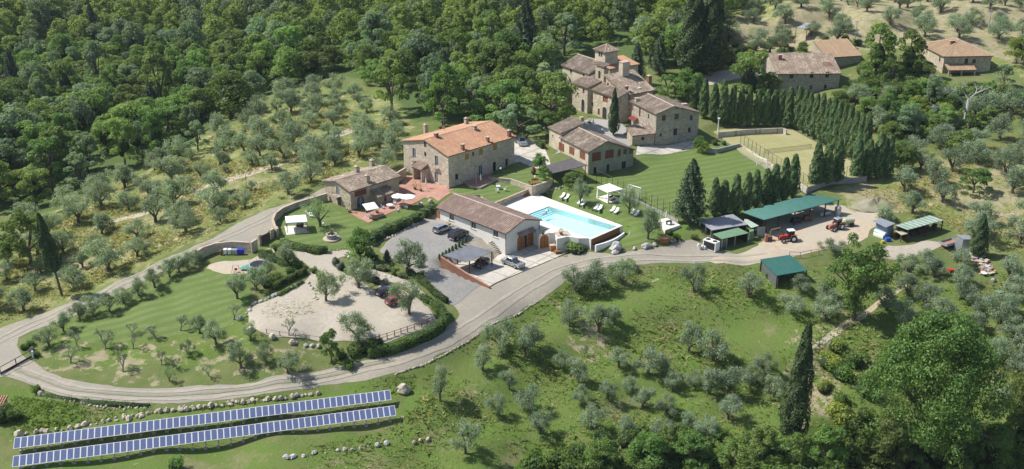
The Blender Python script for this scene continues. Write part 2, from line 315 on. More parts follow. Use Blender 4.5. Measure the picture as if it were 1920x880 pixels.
HG += (np.sin(XX*.31+1.3*np.sin(YY*.23))*np.cos(YY*.27+np.sin(XX*.19)))*.10*np.clip((np.hypot(XX-10, YY-10)-20)/60, 0, 1)
def inpoly(px, py, poly):
    px = np.asarray(px); ins = np.zeros(px.shape, bool); n = len(poly)
    for i in range(n):
        x0, y0 = poly[i][:2]; x1, y1 = poly[(i+1) % n][:2]
        if y0 == y1: continue
        c = ((y0 > py) != (y1 > py)) & (px < (x1-x0)*(py-y0)/(y1-y0)+x0); ins ^= c
    return ins
def pdist(px, py, poly, closed=True):
    d = np.full(np.shape(px), 1e9); n = len(poly)
    for i in range(n if closed else n-1):
        x0, y0 = poly[i][:2]; x1, y1 = poly[(i+1) % n][:2]; L2 = (x1-x0)**2+(y1-y0)**2+1e-9
        t = np.clip(((px-x0)*(x1-x0)+(py-y0)*(y1-y0))/L2, 0, 1)
        d = np.minimum(d, np.hypot(px-x0-t*(x1-x0), py-y0-t*(y1-y0)))
    return d
PLAT = []   # (world polygon, top height)
def platform(pts, z):
    poly = [tuple(P(a, b, z)[:2]) for a, b in pts]; PLAT.append((poly, z)); return poly
pool_deck = platform([(905,382),(1000,362),(1012,366),(1168,423.2),(1108,449),(1085,447),(1044,448),(1010,441.5),(1009,436),(958,416),(905,393)], 3.0)
yard_front = platform([(884,527),(935,478),(1000,452),(1048,452),(1075,468),(1040,484),(963,516),(916,536)], 0.0)
_w = [tuple(P(829,480,2.75)[:2]), tuple(P(917.5,537.5,0)[:2]), tuple(P(960,513,0)[:2]), tuple(P(925,472,3.0)[:2]), tuple(P(880,458,3.0)[:2])]; PLAT.append((_w, -.02)); yard_port = _w
up_lawn = platform([(842,358),(868,347),(940,330),(958,336),(990,355),(925,382),(900,366),(868,366)], 4.1)
up_terr = platform([(858,330),(905,318),(936,334),(900,352),(880,349)], 4.35)
up_lawn2 = platform([(916,331),(975,306),(1003,315),(1035,338),(998,350),(958,336),(936,334)], 5.0)
court_pf = platform([(1338,247),(1352,243),(1470,236),(1482,241),(1610,310),(1626,331),(1560,337),(1512,352),(1392,286)], 4.2)
grill_pf = platform([(1232,412),(1251,409),(1276,422),(1247,432)], 2.6)
def apply_plat():
    global HG
    pool_deck_poly = PLAT[0][0]
    for poly, z in PLAT:
        a = np.array(poly); x0, y0 = a.min(0)-14; x1, y1 = a.max(0)+14
        ix = (GX > x0) & (GX < x1); iy = (GY > y0) & (GY < y1); sub = np.ix_(iy, ix)
        X, Y = XX[sub], YY[sub]; d = np.where(inpoly(X, Y, poly), 0, pdist(X, Y, poly))
        HG[sub] = np.minimum(HG[sub], (z-.18 if poly is not pool_deck_poly else 1.2)+np.maximum(0, d-(.7 if z < .5 else 1.5))*(3.0 if z < .5 else 1.0))
apply_plat()
for _p, _z in (([(808,398),(822,396),(835,400),(915,432),(909,447),(880,460),(830,446),(790,424)], 2.25), ([(905,430),(935,440),(935,462),(905,470),(880,456)], 1.55), ([(925,440),(955,452),(955,476),(935,476),(915,465)], .75)):      # levelled ground beside the white building
    _a = np.array([tuple(P(a, b, _z)[:2]) for a, b in _p]); _d = np.where(inpoly(XX, YY, _a), 0, pdist(XX, YY, _a)); HG = np.minimum(HG, _z+np.maximum(0, _d-.6)*.9)
def H(x, y):
    x = np.asarray(x, float); y = np.asarray(y, float)
    i = np.clip(np.searchsorted(GX, x)-1, 0, len(GX)-2); j = np.clip(np.searchsorted(GY, y)-1, 0, len(GY)-2)
    u = np.clip((x-GX[i])/(GX[i+1]-GX[i]), 0, 1); v = np.clip((y-GY[j])/(GY[j+1]-GY[j]), 0, 1)
    return (HG[j, i]*(1-u)+HG[j, i+1]*u)*(1-v)+(HG[j+1, i]*(1-u)+HG[j+1, i+1]*u)*v
def Hs(x, y):
    h = float(H(x, y))
    for poly, z in PLAT:
        if inpoly(np.array([x]), np.array([y]), poly)[0]: h = max(h, z)
    return h
_ts = np.arange(110, 900, 1.0)
def Pt(px, py):
    r = ray(px, py); q = CAMV[None]+_ts[:, None]*r[None]; dz = q[:, 2]-H(q[:, 0], q[:, 1])
    k = int(np.argmax(dz < 0)) if (dz < 0).any() else len(_ts)-1
    k = max(k, 1); f = dz[k-1]/(dz[k-1]-dz[k]+1e-9); p = CAMV+(_ts[k-1]+f)*r
    return np.array([p[0], p[1], float(H(p[0], p[1]))])
def at(px, py):
    "surface point under a photo pixel, terraces included"
    for poly, z in PLAT:
        q = P(px, py, z)
        if inpoly(np.array([q[0]]), np.array([q[1]]), poly)[0]: return q
    return Pt(px, py)
def pxpoly(pts): return [tuple(Pt(a, b)[:2]) for a, b in pts]
def smooth(poly, k=4, closed=True):
    out = []; n = len(poly)
    for i in range(n if closed else n-1):
        g = lambda q: np.array(poly[(i+q) % n if closed else min(max(i+q, 0), n-1)][:2])
        a, b, c, d = g(-1), g(0), g(1), g(2)
        for j in range(k):
            t = j/k; out.append(tuple(.5*((2*b)+(c-a)*t+(2*a-5*b+4*c-d)*t*t+(3*b-a-3*c+d)*t**3)))
    if not closed: out.append(tuple(poly[-1][:2]))
    return out
def rough(poly, amp, seed=3):
    R = random.Random(seed); out = []
    n = len(poly)
    for i in range(n):
        a, b = np.array(poly[i]), np.array(poly[(i+1) % n]); L = np.linalg.norm(b-a); k = max(1, int(L/1.1))
        for j in range(k):
            p = a+(b-a)*j/k; out.append((p[0]+R.uniform(-amp, amp), p[1]+R.uniform(-amp, amp)))
    return out
def clip(poly, ax, val, keep):
    out = []; n = len(poly)
    for i in range(n):
        a, b = poly[i], poly[(i+1) % n]; ia = (a[ax] >= val) if keep else (a[ax] <= val); ib = (b[ax] >= val) if keep else (b[ax] <= val)
        if ia: out.append(a)
        if ia != ib: t = (val-a[ax])/(b[ax]-a[ax]); out.append((a[0]+t*(b[0]-a[0]), a[1]+t*(b[1]-a[1])))
    return out
def drape(name, poly, m, off, flat=None):
    a = np.array(poly); x0, y0 = a.min(0); x1, y1 = a.max(0)
    i0, i1 = np.searchsorted(GX, x0)-1, np.searchsorted(GX, x1)+1; j0, j1 = np.searchsorted(GY, y0)-1, np.searchsorted(GY, y1)+1
    i0 = max(i0, 0); j0 = max(j0, 0); i1 = min(i1, len(GX)-1); j1 = min(j1, len(GY)-1)
    ins = inpoly(XX[j0:j1+1, i0:i1+1], YY[j0:j1+1, i0:i1+1], poly); edge = set(); n = len(poly); inv = {}
    for i in range(n):
        p, q = np.array(poly[i]), np.array(poly[(i+1) % n]); k = int(np.linalg.norm(q-p)/.25)+1
        for t in range(k+1):
            s = p+(q-p)*t/k; edge.add((int(np.searchsorted(GX, s[0])-1), int(np.searchsorted(GY, s[1])-1)))
    vs = []; fs = []; key = {}
    def vid(x, y):
        k = (round(x, 4), round(y, 4))
        if k not in key: key[k] = len(vs); vs.append((x, y))
        return key[k]
    for j in range(j0, j1):
        for i in range(i0, i1):
            q4 = (ins[j-j0, i-i0], ins[j-j0+1, i-i0], ins[j-j0, i-i0+1], ins[j-j0+1, i-i0+1]); al = all(q4); c = (i, j) in edge or (any(q4) and not al)
            if al and not c: fs.append((vid(GX[i], GY[j]), vid(GX[i+1], GY[j]), vid(GX[i+1], GY[j+1]), vid(GX[i], GY[j+1])))
            elif c:
                q = clip(clip(clip(clip(poly, 0, GX[i], True), 0, GX[i+1], False), 1, GY[j], True), 1, GY[j+1], False)
                if len(q) > 2:
                    ids = []
                    for p in q:
                        k = vid(*p)
                        if k not in ids: ids.append(k)
                    if len(ids) > 2:
                        ar = sum(vs[ids[t]][0]*vs[ids[(t+1) % len(ids)]][1]-vs[ids[(t+1) % len(ids)]][0]*vs[ids[t]][1] for t in range(len(ids)))
                        fs.append(tuple(ids) if ar > 0 else tuple(ids[::-1]))
    V = np.array(vs); Z = H(V[:, 0], V[:, 1]) if flat is None else np.full(len(V), flat)
    me = bpy.data.meshes.new(name); me.from_pydata([(x, y, z+off) for (x, y), z in zip(vs, Z)], [], fs); me.materials.append(m)
    me.polygons.foreach_set('use_smooth', [True]*len(me.polygons))
    o = bpy.data.objects.new(name, me); COL.objects.link(o); return tag(o, kind='structure')
# painted zones of the terrain: d = dryness, e = bare earth, g = lush meadow
def zone(pts, soft):
    poly = pxpoly(pts); d = pdist(XX, YY, poly); return np.clip(.5+np.where(inpoly(XX, YY, poly), d, -d)/soft, 0, 1)
zdry = np.zeros_like(XX); zlush = np.zeros_like(XX); zfor = np.zeros_like(XX)
zdry = np.maximum(zdry, zone([(-200,560),(60,430),(190,345),(330,290),(430,235),(600,160),(760,200),(770,290),(600,345),(540,380),(450,410),(380,445),(330,472),(200,540),(60,600),(-150,680)], 8))
zdry = np.maximum(zdry, zone([(1340,60),(1400,10),(1500,-10),(2100,-10),(2100,190),(1870,120),(1700,85),(1600,110),(1480,110),(1400,110)], 8))
zdry = np.maximum(zdry, zone([(1600,330),(1640,300),(1750,290),(1830,310),(1930,290),(2000,480),(1840,470),(1790,420),(1660,400),(1590,400),(1560,345)], 7))
zlush = np.maximum(zlush, zone([(760,700),(900,620),(1080,515),(1440,496),(1620,520),(1950,560),(2100,900),(800,950),(-100,950),(-100,880),(740,800)], 8))
zlush = np.maximum(zlush, zone([(-50,800),(0,715),(90,745),(300,765),(500,750),(780,680),(790,740),(20,830)], 4))
zlush = np.maximum(zlush, zone([(60,620),(200,565),(330,515),(440,520),(470,600),(480,650),(400,690),(200,700),(90,680)], 6))
zlush = np.maximum(zlush, zone([(1000,380),(1100,330),(1300,300),(1500,340),(1420,420),(1290,440),(1130,470)], 6))
zfor = np.maximum(zfor, zone([(-400,460),(0,400),(120,390),(190,340),(330,275),(430,205),(540,160),(700,150),(780,230),(960,230),(1050,250),(1060,150),(1230,120),(1350,150),(1340,0),(1400,-150),(-400,-150)], 7))
zbare = np.maximum.reduce([zone([(1345,70),(1400,15),(1450,30),(1500,-10),(2100,-10),(2100,190),(1880,110),(1720,75),(1620,95),(1480,100),(1400,110)], 8)*.74, zone([(1690,340),(1760,290),(1830,310),(1930,290),(2000,450),(1840,440),(1790,400)], 7)*.62, zone([(200,420),(420,330),(600,290),(600,330),(420,400),(230,500),(60,560),(60,500)], 8)*.42, zone([(1590,400),(1600,340),(1680,360),(1700,395),(1640,410)], 4), zone([(80,660),(150,640),(280,650),(290,720),(120,700)], 5)*.55, zone([(80,640),(200,610),(330,640),(440,600),(480,650),(600,660),(580,695),(400,715),(250,720),(110,705)], 5)*.36, zone([(330,640),(460,640),(470,700),(350,720)], 6)*.3,
                           zone([(1480,640),(1560,610),(1560,780),(1480,800)], 6)*.7, zone([(1050,580),(1120,590),(1150,660),(1080,680)], 5)*.5])
def terrain():
    ny, nx = XX.shape; me = bpy.data.meshes.new('ground')
    co = np.stack([XX, YY, HG], -1).reshape(-1, 3).astype(np.float32)
    me.vertices.add(len(co)); me.vertices.foreach_set('co', co.ravel())
    a = (np.arange(ny-1)[:, None]*nx+np.arange(nx-1)[None]).ravel(); q = np.stack([a, a+1, a+nx+1, a+nx], -1)
    me.loops.add(q.size); me.loops.foreach_set('vertex_index', q.ravel().astype(np.int32)); me.polygons.add(len(q))
    me.polygons.foreach_set('loop_start', np.arange(0, q.size, 4, dtype=np.int32)); me.polygons.foreach_set('use_smooth', np.ones(len(q), bool))
    for nme, z in (('dry', zdry), ('lush', zlush), ('wood', zfor), ('bare', zbare)):
        at_ = me.attributes.new(nme, 'FLOAT', 'POINT'); at_.data.foreach_set('value', z.ravel().astype(np.float32))
    me.update(calc_edges=True); o = bpy.data.objects.new('ground', me); COL.objects.link(o); tag(o, kind='structure')
    m = bpy.data.materials.new('ground_cover'); m.use_nodes = True; nt = m.node_tree; N = nt.nodes; L = nt.links; b = N['Principled BSDF']; b.inputs['Roughness'].default_value = .95; b.inputs['Specular IOR Level'].default_value = .1
    tc = N.new('ShaderNodeTexCoord')
    def noise(s, d=8, r=.65):
        n = N.new('ShaderNodeTexNoise'); n.inputs['Scale'].default_value = s; n.inputs['Detail'].default_value = d; n.inputs['Roughness'].default_value = r; L.new(tc.outputs['Object'], n.inputs['Vector']); return n.outputs['Fac']
    def rng(x, a, c, p=0, q_=1):
        r = N.new('ShaderNodeMapRange'); r.inputs[1].default_value = a; r.inputs[2].default_value = c; r.inputs[3].default_value = p; r.inputs[4].default_value = q_; L.new(x, r.inputs[0]); return r.outputs[0]
    def mix(f, a, c):
        x = N.new('ShaderNodeMix'); x.data_type = 'RGBA'
        for k, q_ in ((0, f), (6, a), (7, c)):
            if isinstance(q_, tuple): x.inputs[k].default_value = (*q_, 1)
            elif isinstance(q_, float): x.inputs[k].default_value = q_
            else: L.new(q_, x.inputs[k])
        return x.outputs[2]
    def attr(nm, breakup=.5, sc=.4):
        x = N.new('ShaderNodeAttribute'); x.attribute_name = nm; s = N.new('ShaderNodeMath'); s.operation = 'ADD'; L.new(x.outputs['Fac'], s.inputs[0]); L.new(rng(noise(sc), .3, .7, -breakup, breakup), s.inputs[1]); return rng(s.outputs[0], .4, .6)
    fine = rng(noise(1.9, 12, .85), .36, .64); med = rng(noise(.22), .38, .62); med2 = rng(noise(.5), .42, .6)
    base = mix(fine, (.08, .125, .03), (.145, .185, .055)); base = mix(med, base, mix(fine, (.2, .2, .085), (.13, .155, .055)))
    lush = mix(fine, (.078, .142, .024), (.15, .225, .048)); lush = mix(med, lush, mix(fine, (.165, .195, .06), (.10, .145, .034))); lush = mix(rng(noise(.9, 5), .5, .72), lush, mix(fine, (.185, .225, .07), (.055, .105, .02))); lush = mix(rng(noise(.16, 6), .55, .68), lush, mix(fine, (.27, .235, .13), (.13, .155, .055)))
    dry = mix(fine, (.38, .32, .18), (.26, .245, .11)); dry = mix(rng(noise(.25), .31, .52), dry, mix(fine, (.13, .18, .05), (.22, .24, .08))); dry = mix(rng(noise(.3, 6), .56, .66), dry, (.43, .35, .23))
    soil = mix(fine, (.40, .33, .225), (.30, .255, .16)); soil = mix(med2, soil, mix(fine, (.2, .21, .09), (.30, .27, .16)))
    wood = mix(fine, (.06, .10, .03), (.11, .155, .05))
    c = mix(attr('lush'), base, lush); c = mix(attr('dry'), c, dry); c = mix(attr('bare', .6), c, soil); c = mix(attr('wood', .2), c, wood)
    L.new(c, b.inputs['Base Color']); bp = N.new('ShaderNodeBump'); bp.inputs['Distance'].default_value = .22; bp.inputs['Strength'].default_value = 1; L.new(noise(2.4, 10, .8), bp.inputs['Height']); L.new(bp.outputs[0], b.inputs['Normal'])
    me.materials.append(m); return o
terrain()
# ------------------------------------------------------------------ roads, yards, lawns (sheets draped on the ground)
S = lambda pts, k=3: smooth(pxpoly(pts), k)
drape('upper_road', rough(S([(-60,640),(0,617),(70,592),(150,562),(240,520),(330,480),(365,464),(400,447),(460,412),(530,385),(580,367),(612,352),(616,366),(575,378),(530,392),(513,404),(514,420),(506,432),(480,452),(430,452),(400,455),(372,466),(350,488),(270,528),(200,565),(130,597),(60,622),(-60,665)]), .12), M_['drive'], .06)
drape('entrance_road', rough(S([(-60,655),(0,632),(55,612),(38,628),(33,648),(42,668),(64,680),(78,693),(30,700),(-60,720)]), .1), M_['drive'], .045)
drape('drive', rough(S([(-20,700),(20,690),(61,677),(78,692),(119,708),(170,720),(239,727),(307,728),(375,724),(480,716),(582,697),(685,677),(753,658),(806,636),(838,611),(862,590),(846,570),(820,548),(760,500),(728,480),(712,470),(742,440),(770,420),(806,398),(828,410),(905,436),(930,452),(950,470),(960,500),(1020,488),(1080,474),(1120,474),(1165,475),(1250,462),(1300,450),(1345,470),(1400,478),(1445,470),(1500,470),(1490,482),(1440,492),(1301,494),(1199,497),(1120,506),(1075,522),(1044,541),(1015,561),(991,574),(958,592),(915,615),(860,648),(797,682),(753,698),(685,713),(616,722),(480,742),(392,752),(307,757),(211,756),(143,749),(95,737),(61,723),(20,708)]), .18), M_['drive'], .03)
drape('grey_parking', rough(S([(846,572),(820,548),(762,502),(728,482),(716,470),(744,441),(772,421),(812,397),(824,402),(850,414),(880,428),(915,446),(915,452),(880,455),(832,480),(826,492),(900,530),(885,545),(862,566)]), .1), M_['gravel'], .065)
drape('gravel_car_park', rough(S([(465,590),(478,574),(500,565),(540,548),(572,528),(582,508),(566,490),(530,474),(528,462),(548,462),(590,480),(625,472),(655,470),(652,480),(622,490),(640,510),(680,530),(702,545),(722,532),(790,566),(816,596),(812,610),(752,632),(700,645),(640,640),(590,638),(540,633),(500,628),(472,612)]), .15), M_['gravel_pale'], .065)
drape('garden_path', rough(S([(690,505),(720,512),(770,530),(800,555),(822,575),(808,572),(780,552),(745,533),(700,520)]), .06), M_['gravel_pale'], .075)
drape('farm_yard', rough(S([(1405,470),(1440,440),(1430,415),(1500,388),(1570,384),(1600,398),(1650,396),(1660,408),(1632,432),(1620,450),(1560,466),(1500,478),(1440,490),(1340,494),(1340,482)]), .2), M_['dirt'], .05)
drape('track', rough(S([(1640,470),(1668,462),(1700,460),(1740,452),(1765,458),(1740,475),(1690,485),(1650,484)]), .3), M_['gravel_pale'], .04)
drape('footpath', rough(S([(1690,538),(1706,534),(1680,552),(1640,580),(1600,610),(1560,635),(1530,655),(1524,650),(1550,628),(1590,600),(1640,568)]), .15), M_['dirt'], .04)
drape('grove_track', rough(S([(660,240),(668,246),(560,300),(470,330),(400,350),(330,378),(260,408),(180,430),(178,424),(255,402),(325,371),(400,343),(470,322),(560,292)]), .25), M_['dirt'], .04)
drape('well_lawn', rough(S([(518,440),(518,425),(516,408),(530,396),(575,382),(612,370),(628,392),(654,404),(664,402),(690,420),(716,412),(800,375),(822,378),(815,390),(790,404),(745,420),(700,440),(660,462),(648,466),(600,468),(560,460),(528,452)]), .05), M_['lawn'], .05)
drape('terrace_paving', S([(655,400),(661,396),(690,400),(735,375),(760,330),(800,330),(842,356),(868,350),(822,378),(797,371),(770,385),(735,398),(700,414),(690,419)], 1), M_['pave_red'], .075)
drape('small_lawn', S([(790,378),(808,369),(825,380),(810,388)], 1), M_['lawn'], .09)
drape('orchard_lawn', rough(S([(130,605),(210,568),(330,520),(400,505),(450,512),(470,540),(460,570),(440,600),(400,625),(330,630),(230,645),(150,640)]), .3), M_['lawn'], .02)
drape('pool_lawn', rough(S([(1012,362),(1045,348),(1068,342),(1100,338),(1190,365),(1235,395),(1255,412),(1240,436),(1215,452),(1180,462),(1140,470),(1104,474),(1108,455),(1170,430),(1174,424),(1090,394)], 2), .05), M_['lawn'], .03)
drape('football_lawn', S([(1112,345),(1196,318),(1196,290),(1300,268),(1330,265),(1380,270),(1400,292),(1500,352),(1480,378),(1400,390),(1330,395),(1262,412),(1190,378)], 1), M_['lawn'], .03)
drape('villa_court', S([(1085,232),(1105,222),(1160,228),(1195,262),(1180,275),(1100,268),(1040,290)], 1), M_['concrete_grey'], .06)
drape('upper_yard', rough(S([(936,300),(958,282),(965,262),(1000,262),(1020,275),(1030,300),(1035,325),(1000,315),(975,303),(950,312)], 1), .1), M_['concrete'], .05)
drape('path_by_house', S([(1195,275),(1310,262),(1325,268),(1310,276),(1192,292)], 1), M_['concrete'], .07)
drape('villa_road', rough(S([(1300,150),(1340,135),(1400,130),(1445,128),(1445,140),(1380,148),(1330,160)], 2), .1), M_['gravel_pale'], .04)
drape('house_yard', rough(S([(1640,150),(1680,138),(1760,142),(1762,156),(1700,160),(1650,163)], 2), .1), M_['concrete_grey'], .04)
drape('bin_yard', rough(S([(388,504),(408,491),(470,487),(500,466),(520,470),(480,494),(470,511),(420,514)], 2), .2), M_['dirt'], .035)

def ribbon(name, pts, off, w_, m, lift, seed=1):
    ps = [np.array(q) for q in smooth([tuple(Pt(a, b)[:2]) for a, b in pts], 5, closed=False)]; R = random.Random(seed); L = []; Rr = []
    for i, p in enumerate(ps):
        d = ps[min(i+1, len(ps)-1)]-ps[max(i-1, 0)]; d = d/np.linalg.norm(d); n = np.array([-d[1], d[0]]); c = p+n*(off+R.uniform(-.08, .08)); ww = w_*R.uniform(.6, 1.2)/2; L.append(tuple(c+n*ww)); Rr.append(tuple(c-n*ww))
    return drape(name, L+Rr[::-1], m, lift)
M_['rut'] = mat('compacted_wheel_rut', (.36, .32, .255), (.30, .268, .21), scale=1.5, bump=.02, bscale=8)
M_['verge'] = mat('grassy_road_centre', (.25, .235, .17), (.19, .195, .12), scale=1.1, bump=.04, bscale=7)
DR = [(28,694),(80,714),(150,734),(239,741),(330,742),(430,734),(540,717),(650,697),(740,676),(815,648),(870,618),(915,590),(960,558),(1010,528),(1060,503),(1130,488),(1220,482),(1330,484),(1440,481)]
for k, o_ in enumerate((-1.0, 1.0)): ribbon('wheel_rut', DR, o_, .75, M_['rut'], .085, k)
ribbon('road_centre', DR[:9], 0, .5, M_['verge'], .088, 5)
UR = [(-30,652),(40,618),(110,587),(180,560),(250,522),(310,490),(360,470),(420,446),(470,424),(520,398),(580,374)]
for k, o_ in enumerate((-.8, .8)): ribbon('wheel_rut', UR, o_, .6, M_['rut'], .11, 8+k)
# ------------------------------------------------------------------ buildings
def tile_plane(mb, poly, sp=.42, ln=.5, m=0, h=.11):
    p = [np.array(q, float) for q in poly]; e0, e1 = p[0], p[1]; s = (e1-e0); Ls = np.linalg.norm(s); s /= Ls
    nrm = np.cross(s, p[2]-p[1] if len(p) > 2 else p[-1]-p[0]); nrm /= np.linalg.norm(nrm)
    if nrm[2] < 0: nrm = -nrm
    t = np.cross(nrm, s)
    if t[2] < 0: t = -t
    q2 = [((q-e0) @ s, (q-e0) @ t) for q in p]; smin = min(a for a, b in q2); smax = max(a for a, b in q2); n = max(1, round((smax-smin)/sp)); wd = (smax-smin)/n
    for i in range(n):
        sc = smin+(i+.5)*wd; ts = []
        for k in range(len(q2)):
            (a, b), (c, d) = q2[k], q2[(k+1) % len(q2)]
            if (a <= sc) != (c <= sc): ts.append(b+(d-b)*(sc-a)/(c-a))
        if len(ts) < 2: continue
        t0, t1 = min(ts), max(ts); cr = rnd.random(); rows = max(1, round((t1-t0)/ln)); dl = (t1-t0)/rows
        for k in range(rows):
            a0, a1 = t0+k*dl-.03, t0+(k+1)*dl+.02; j = rnd.uniform(-.025, .025); vs = []
            for tt, up in ((a0, .05+rnd.uniform(0, .02)), (a1, .015)):
                for ds, hh in ((-.36*wd, 0), (-.18*wd, h), (.18*wd, h), (.36*wd, 0)):
                    vs.append(e0+s*(sc+ds+j)+t*tt+nrm*(hh+up))
            mb.add(vs, [(0, 1, 5, 4), (1, 2, 6, 5), (2, 3, 7, 6), (0, 3, 2, 1)], m, .4*cr+.6*rnd.random())
    return mb
class Vol:
    def __init__(s, nearb, z0, rightb=None, ang=None, L=None, W=None, eave=None, ez=None, left=None, right=None, ov=.45, roof='x', rz=None, ridge=None, frac=.5, ez2=None, skirt=2.0, near_is_eave=False, org=None):
        s.org = org
        if near_is_eave:
            o = P(*nearb, ez); s.O = o[:2]
        else:
            o = P(*nearb, z0); s.O = o[:2]
            if ez is None: ez = zfrom(o[0], o[1], eave[1])
        s.z0, s.ez = z0, ez
        if near_is_eave and right and left and ang is None: du, dv = (P(*right, ez)[:2]-s.O), (P(*left, ez)[:2]-s.O); ang = (math.atan2(du[1], du[0])+math.atan2(dv[1], dv[0])-math.pi/2)/2
        if rightb is not None: d = P(*rightb, z0)[:2]-s.O; L = np.linalg.norm(d); s.u = d/L
        else: s.u = np.array([math.cos(ang), math.sin(ang)])
        s.v = np.array([-s.u[1], s.u[0]])
        if near_is_eave: s.O = s.O + (s.u+s.v)*ov
        if L is None: L = (P(*right, ez)[:2]-s.O) @ s.u - ov
        if W is None: W = (P(*left, ez)[:2]-s.O) @ s.v - ov
        s.L, s.W, s.ov, s.roof, s.frac, s.skirt = L, W, ov, roof, frac, skirt; s.ez2 = ez if ez2 is None else ez2; s.wins = []
        if rz is None and ridge is not None:
            c = s.X(L*frac, 0, 0) if roof == 'y' else s.X(0, W*frac, 0)
            if roof == 'hip': c = s.X(L*.5, W*.5, 0)
            rz = zfrom(c[0], c[1], ridge)
        s.rz = rz if rz is not None else ez+1.5
    def X(s, a, b, z): p = s.O+s.u*a+s.v*b; return np.array([p[0], p[1], z])
    def planes(s):
        L, W, o, ez, rz = s.L, s.W, s.ov, s.ez, s.rz; X = s.X
        if s.roof == 'x':
            f = W*s.frac; k1 = (rz-ez)/f; k2 = (rz-s.ez2)/(W-f)
            return [[X(-o, -o, ez-k1*o), X(L+o, -o, ez-k1*o), X(L+o, f, rz), X(-o, f, rz)], [X(L+o, W+o, s.ez2-k2*o), X(-o, W+o, s.ez2-k2*o), X(-o, f, rz), X(L+o, f, rz)]]
        if s.roof == 'y':
            f = L*s.frac; k1 = (rz-ez)/f; k2 = (rz-s.ez2)/(L-f)
            return [[X(-o, W+o, ez-k1*o), X(-o, -o, ez-k1*o), X(f, -o, rz), X(f, W+o, rz)], [X(L+o, -o, s.ez2-k2*o), X(L+o, W+o, s.ez2-k2*o), X(f, W+o, rz), X(f, -o, rz)]]
        if s.roof == 'hip':
            h = min(L, W)/2; a0, a1 = (h, L-h) if L > W else (L/2, L/2); b0, b1 = (W/2, W/2) if L > W else (h, W-h); k = (rz-ez)/h; e = ez-k*o
            A, B, C, D = X(-o, -o, e), X(L+o, -o, e), X(L+o, W+o, e), X(-o, W+o, e); R0, R1 = X(a0, b0, rz), X(a1, b1, rz)
            if L > W: return [[A, B, R1, R0], [B, C, R1], [C, D, R0, R1], [D, A, R0]]
            return [[A, B, R0], [B, C, R1, R0], [C, D, R1], [D, A, R0, R1]]
        if s.roof == 'shedR':     # low along the R face, high at the back
            k = (rz-ez)/W; return [[X(-o, -o, ez-k*o), X(L+o, -o, ez-k*o), X(L+o, W+o, rz+k*o), X(-o, W+o, rz+k*o)]]
        if s.roof == 'shedL':
            k = (rz-ez)/L; return [[X(-o, W+o, ez-k*o), X(-o, -o, ez-k*o), X(L+o, -o, rz+k*o), X(L+o, W+o, rz+k*o)]]
    def hit(s, face, px, py):
        r = ray(px, py); n, o = {'R': (-s.v, s.O), 'L': (-s.u, s.O), 'K': (s.u, s.O+s.u*s.L)}[face]
        t = ((o-CAMV[:2]) @ n)/(r[:2] @ n); p = CAMV+t*r; d = p[:2]-s.O
        return (d @ s.u if face == 'R' else d @ s.v), p[2]
    def win(s, face, px, py, w, h, kind='glass', z=None):
        q, zz = s.hit(face, px, py); s.wins.append((face, q, (zz if z is None else z), w, h, kind)); return s
    def roofhit(s, px, py):
        r = ray(px, py)
        for pl in s.planes():
            n = np.cross(pl[1]-pl[0], pl[2]-pl[0]); t = ((pl[0]-CAMV) @ n)/(r @ n); p = CAMV+t*r
            if inpoly(np.array([p[0]]), np.array([p[1]]), pl)[0]: return p
        return p
    def top(s, face, q):
        if s.roof == 'x' and face in 'LK': f = s.W*s.frac; return s.ez+(s.rz-s.ez)*q/f if q < f else s.ez2+(s.rz-s.ez2)*(s.W-q)/(s.W-f)
        if s.roof == 'y' and face in 'RB': f = s.L*s.frac; return s.ez+(s.rz-s.ez)*q/f if q < f else s.ez2+(s.rz-s.ez2)*(s.L-q)/(s.L-f)
        if s.roof == 'shedR': return s.ez if face == 'R' else s.rz if face == 'B' else s.ez+(s.rz-s.ez)*q/s.W
        if s.roof == 'shedL': return s.ez if face == 'L' else s.rz if face == 'K' else s.ez+(s.rz-s.ez)*q/s.L
        if s.roof == 'x' and face == 'B' or s.roof == 'y' and face == 'K': return s.ez2
        return s.ez
    def make(s, par, wall, tile, org, trim=None, sp=.42, ridge=True, wname='wall', rname='roof'):
        fr = {'R': (lambda q, z: s.X(q, 0, z), -s.v, s.L, lambda q: q), 'L': (lambda q, z: s.X(0, q, z), -s.u, s.W, lambda q: q),
              'B': (lambda q, z: s.X(q, s.W, z), s.v, s.L, None), 'K': (lambda q, z: s.X(s.L, q, z), s.u, s.W, None)}
        wb = MB(org); fr_ws = {}
        for face, (pt, n, ln, _) in fr.items():
            brk = [0, ln]
            if s.roof == 'x' and face in 'LK': brk = [0, s.W*s.frac, ln]
            if s.roof == 'y' and face in 'RB': brk = [0, s.L*s.frac, ln]
            zlow = min(s.top(face, q) for q in brk)-.01
            ws = [w_ for w_ in s.wins if w_[0] == face and w_[5] not in ('arch', 'proud', 'archdoor') and w_[2]+w_[4]/2 < zlow-.02 and 0 < w_[1]-w_[3]/2 and w_[1]+w_[3]/2 < ln]
            zb = s.z0-s.skirt; fr_ws[face] = ws
            qs = sorted(set([0, ln]+[w_[1]-w_[3]/2 for w_ in ws]+[w_[1]+w_[3]/2 for w_ in ws])); zs = sorted(set([zb, zlow]+[max(zb, w_[2]-w_[4]/2) for w_ in ws]+[w_[2]+w_[4]/2 for w_ in ws]))
            for i in range(len(qs)-1):
                for j in range(len(zs)-1):
                    cq, cz = (qs[i]+qs[i+1])/2, (zs[j]+zs[j+1])/2
                    if any(abs(cq-w_[1]) < w_[3]/2 and abs(cz-w_[2]) < w_[4]/2 for w_ in ws): continue
                    a = [pt(qs[i], zs[j]), pt(qs[i+1], zs[j]), pt(qs[i+1], zs[j+1]), pt(qs[i], zs[j+1])]
                    wb.add(a if face in 'RK' else a[::-1], [(0, 1, 2, 3)])
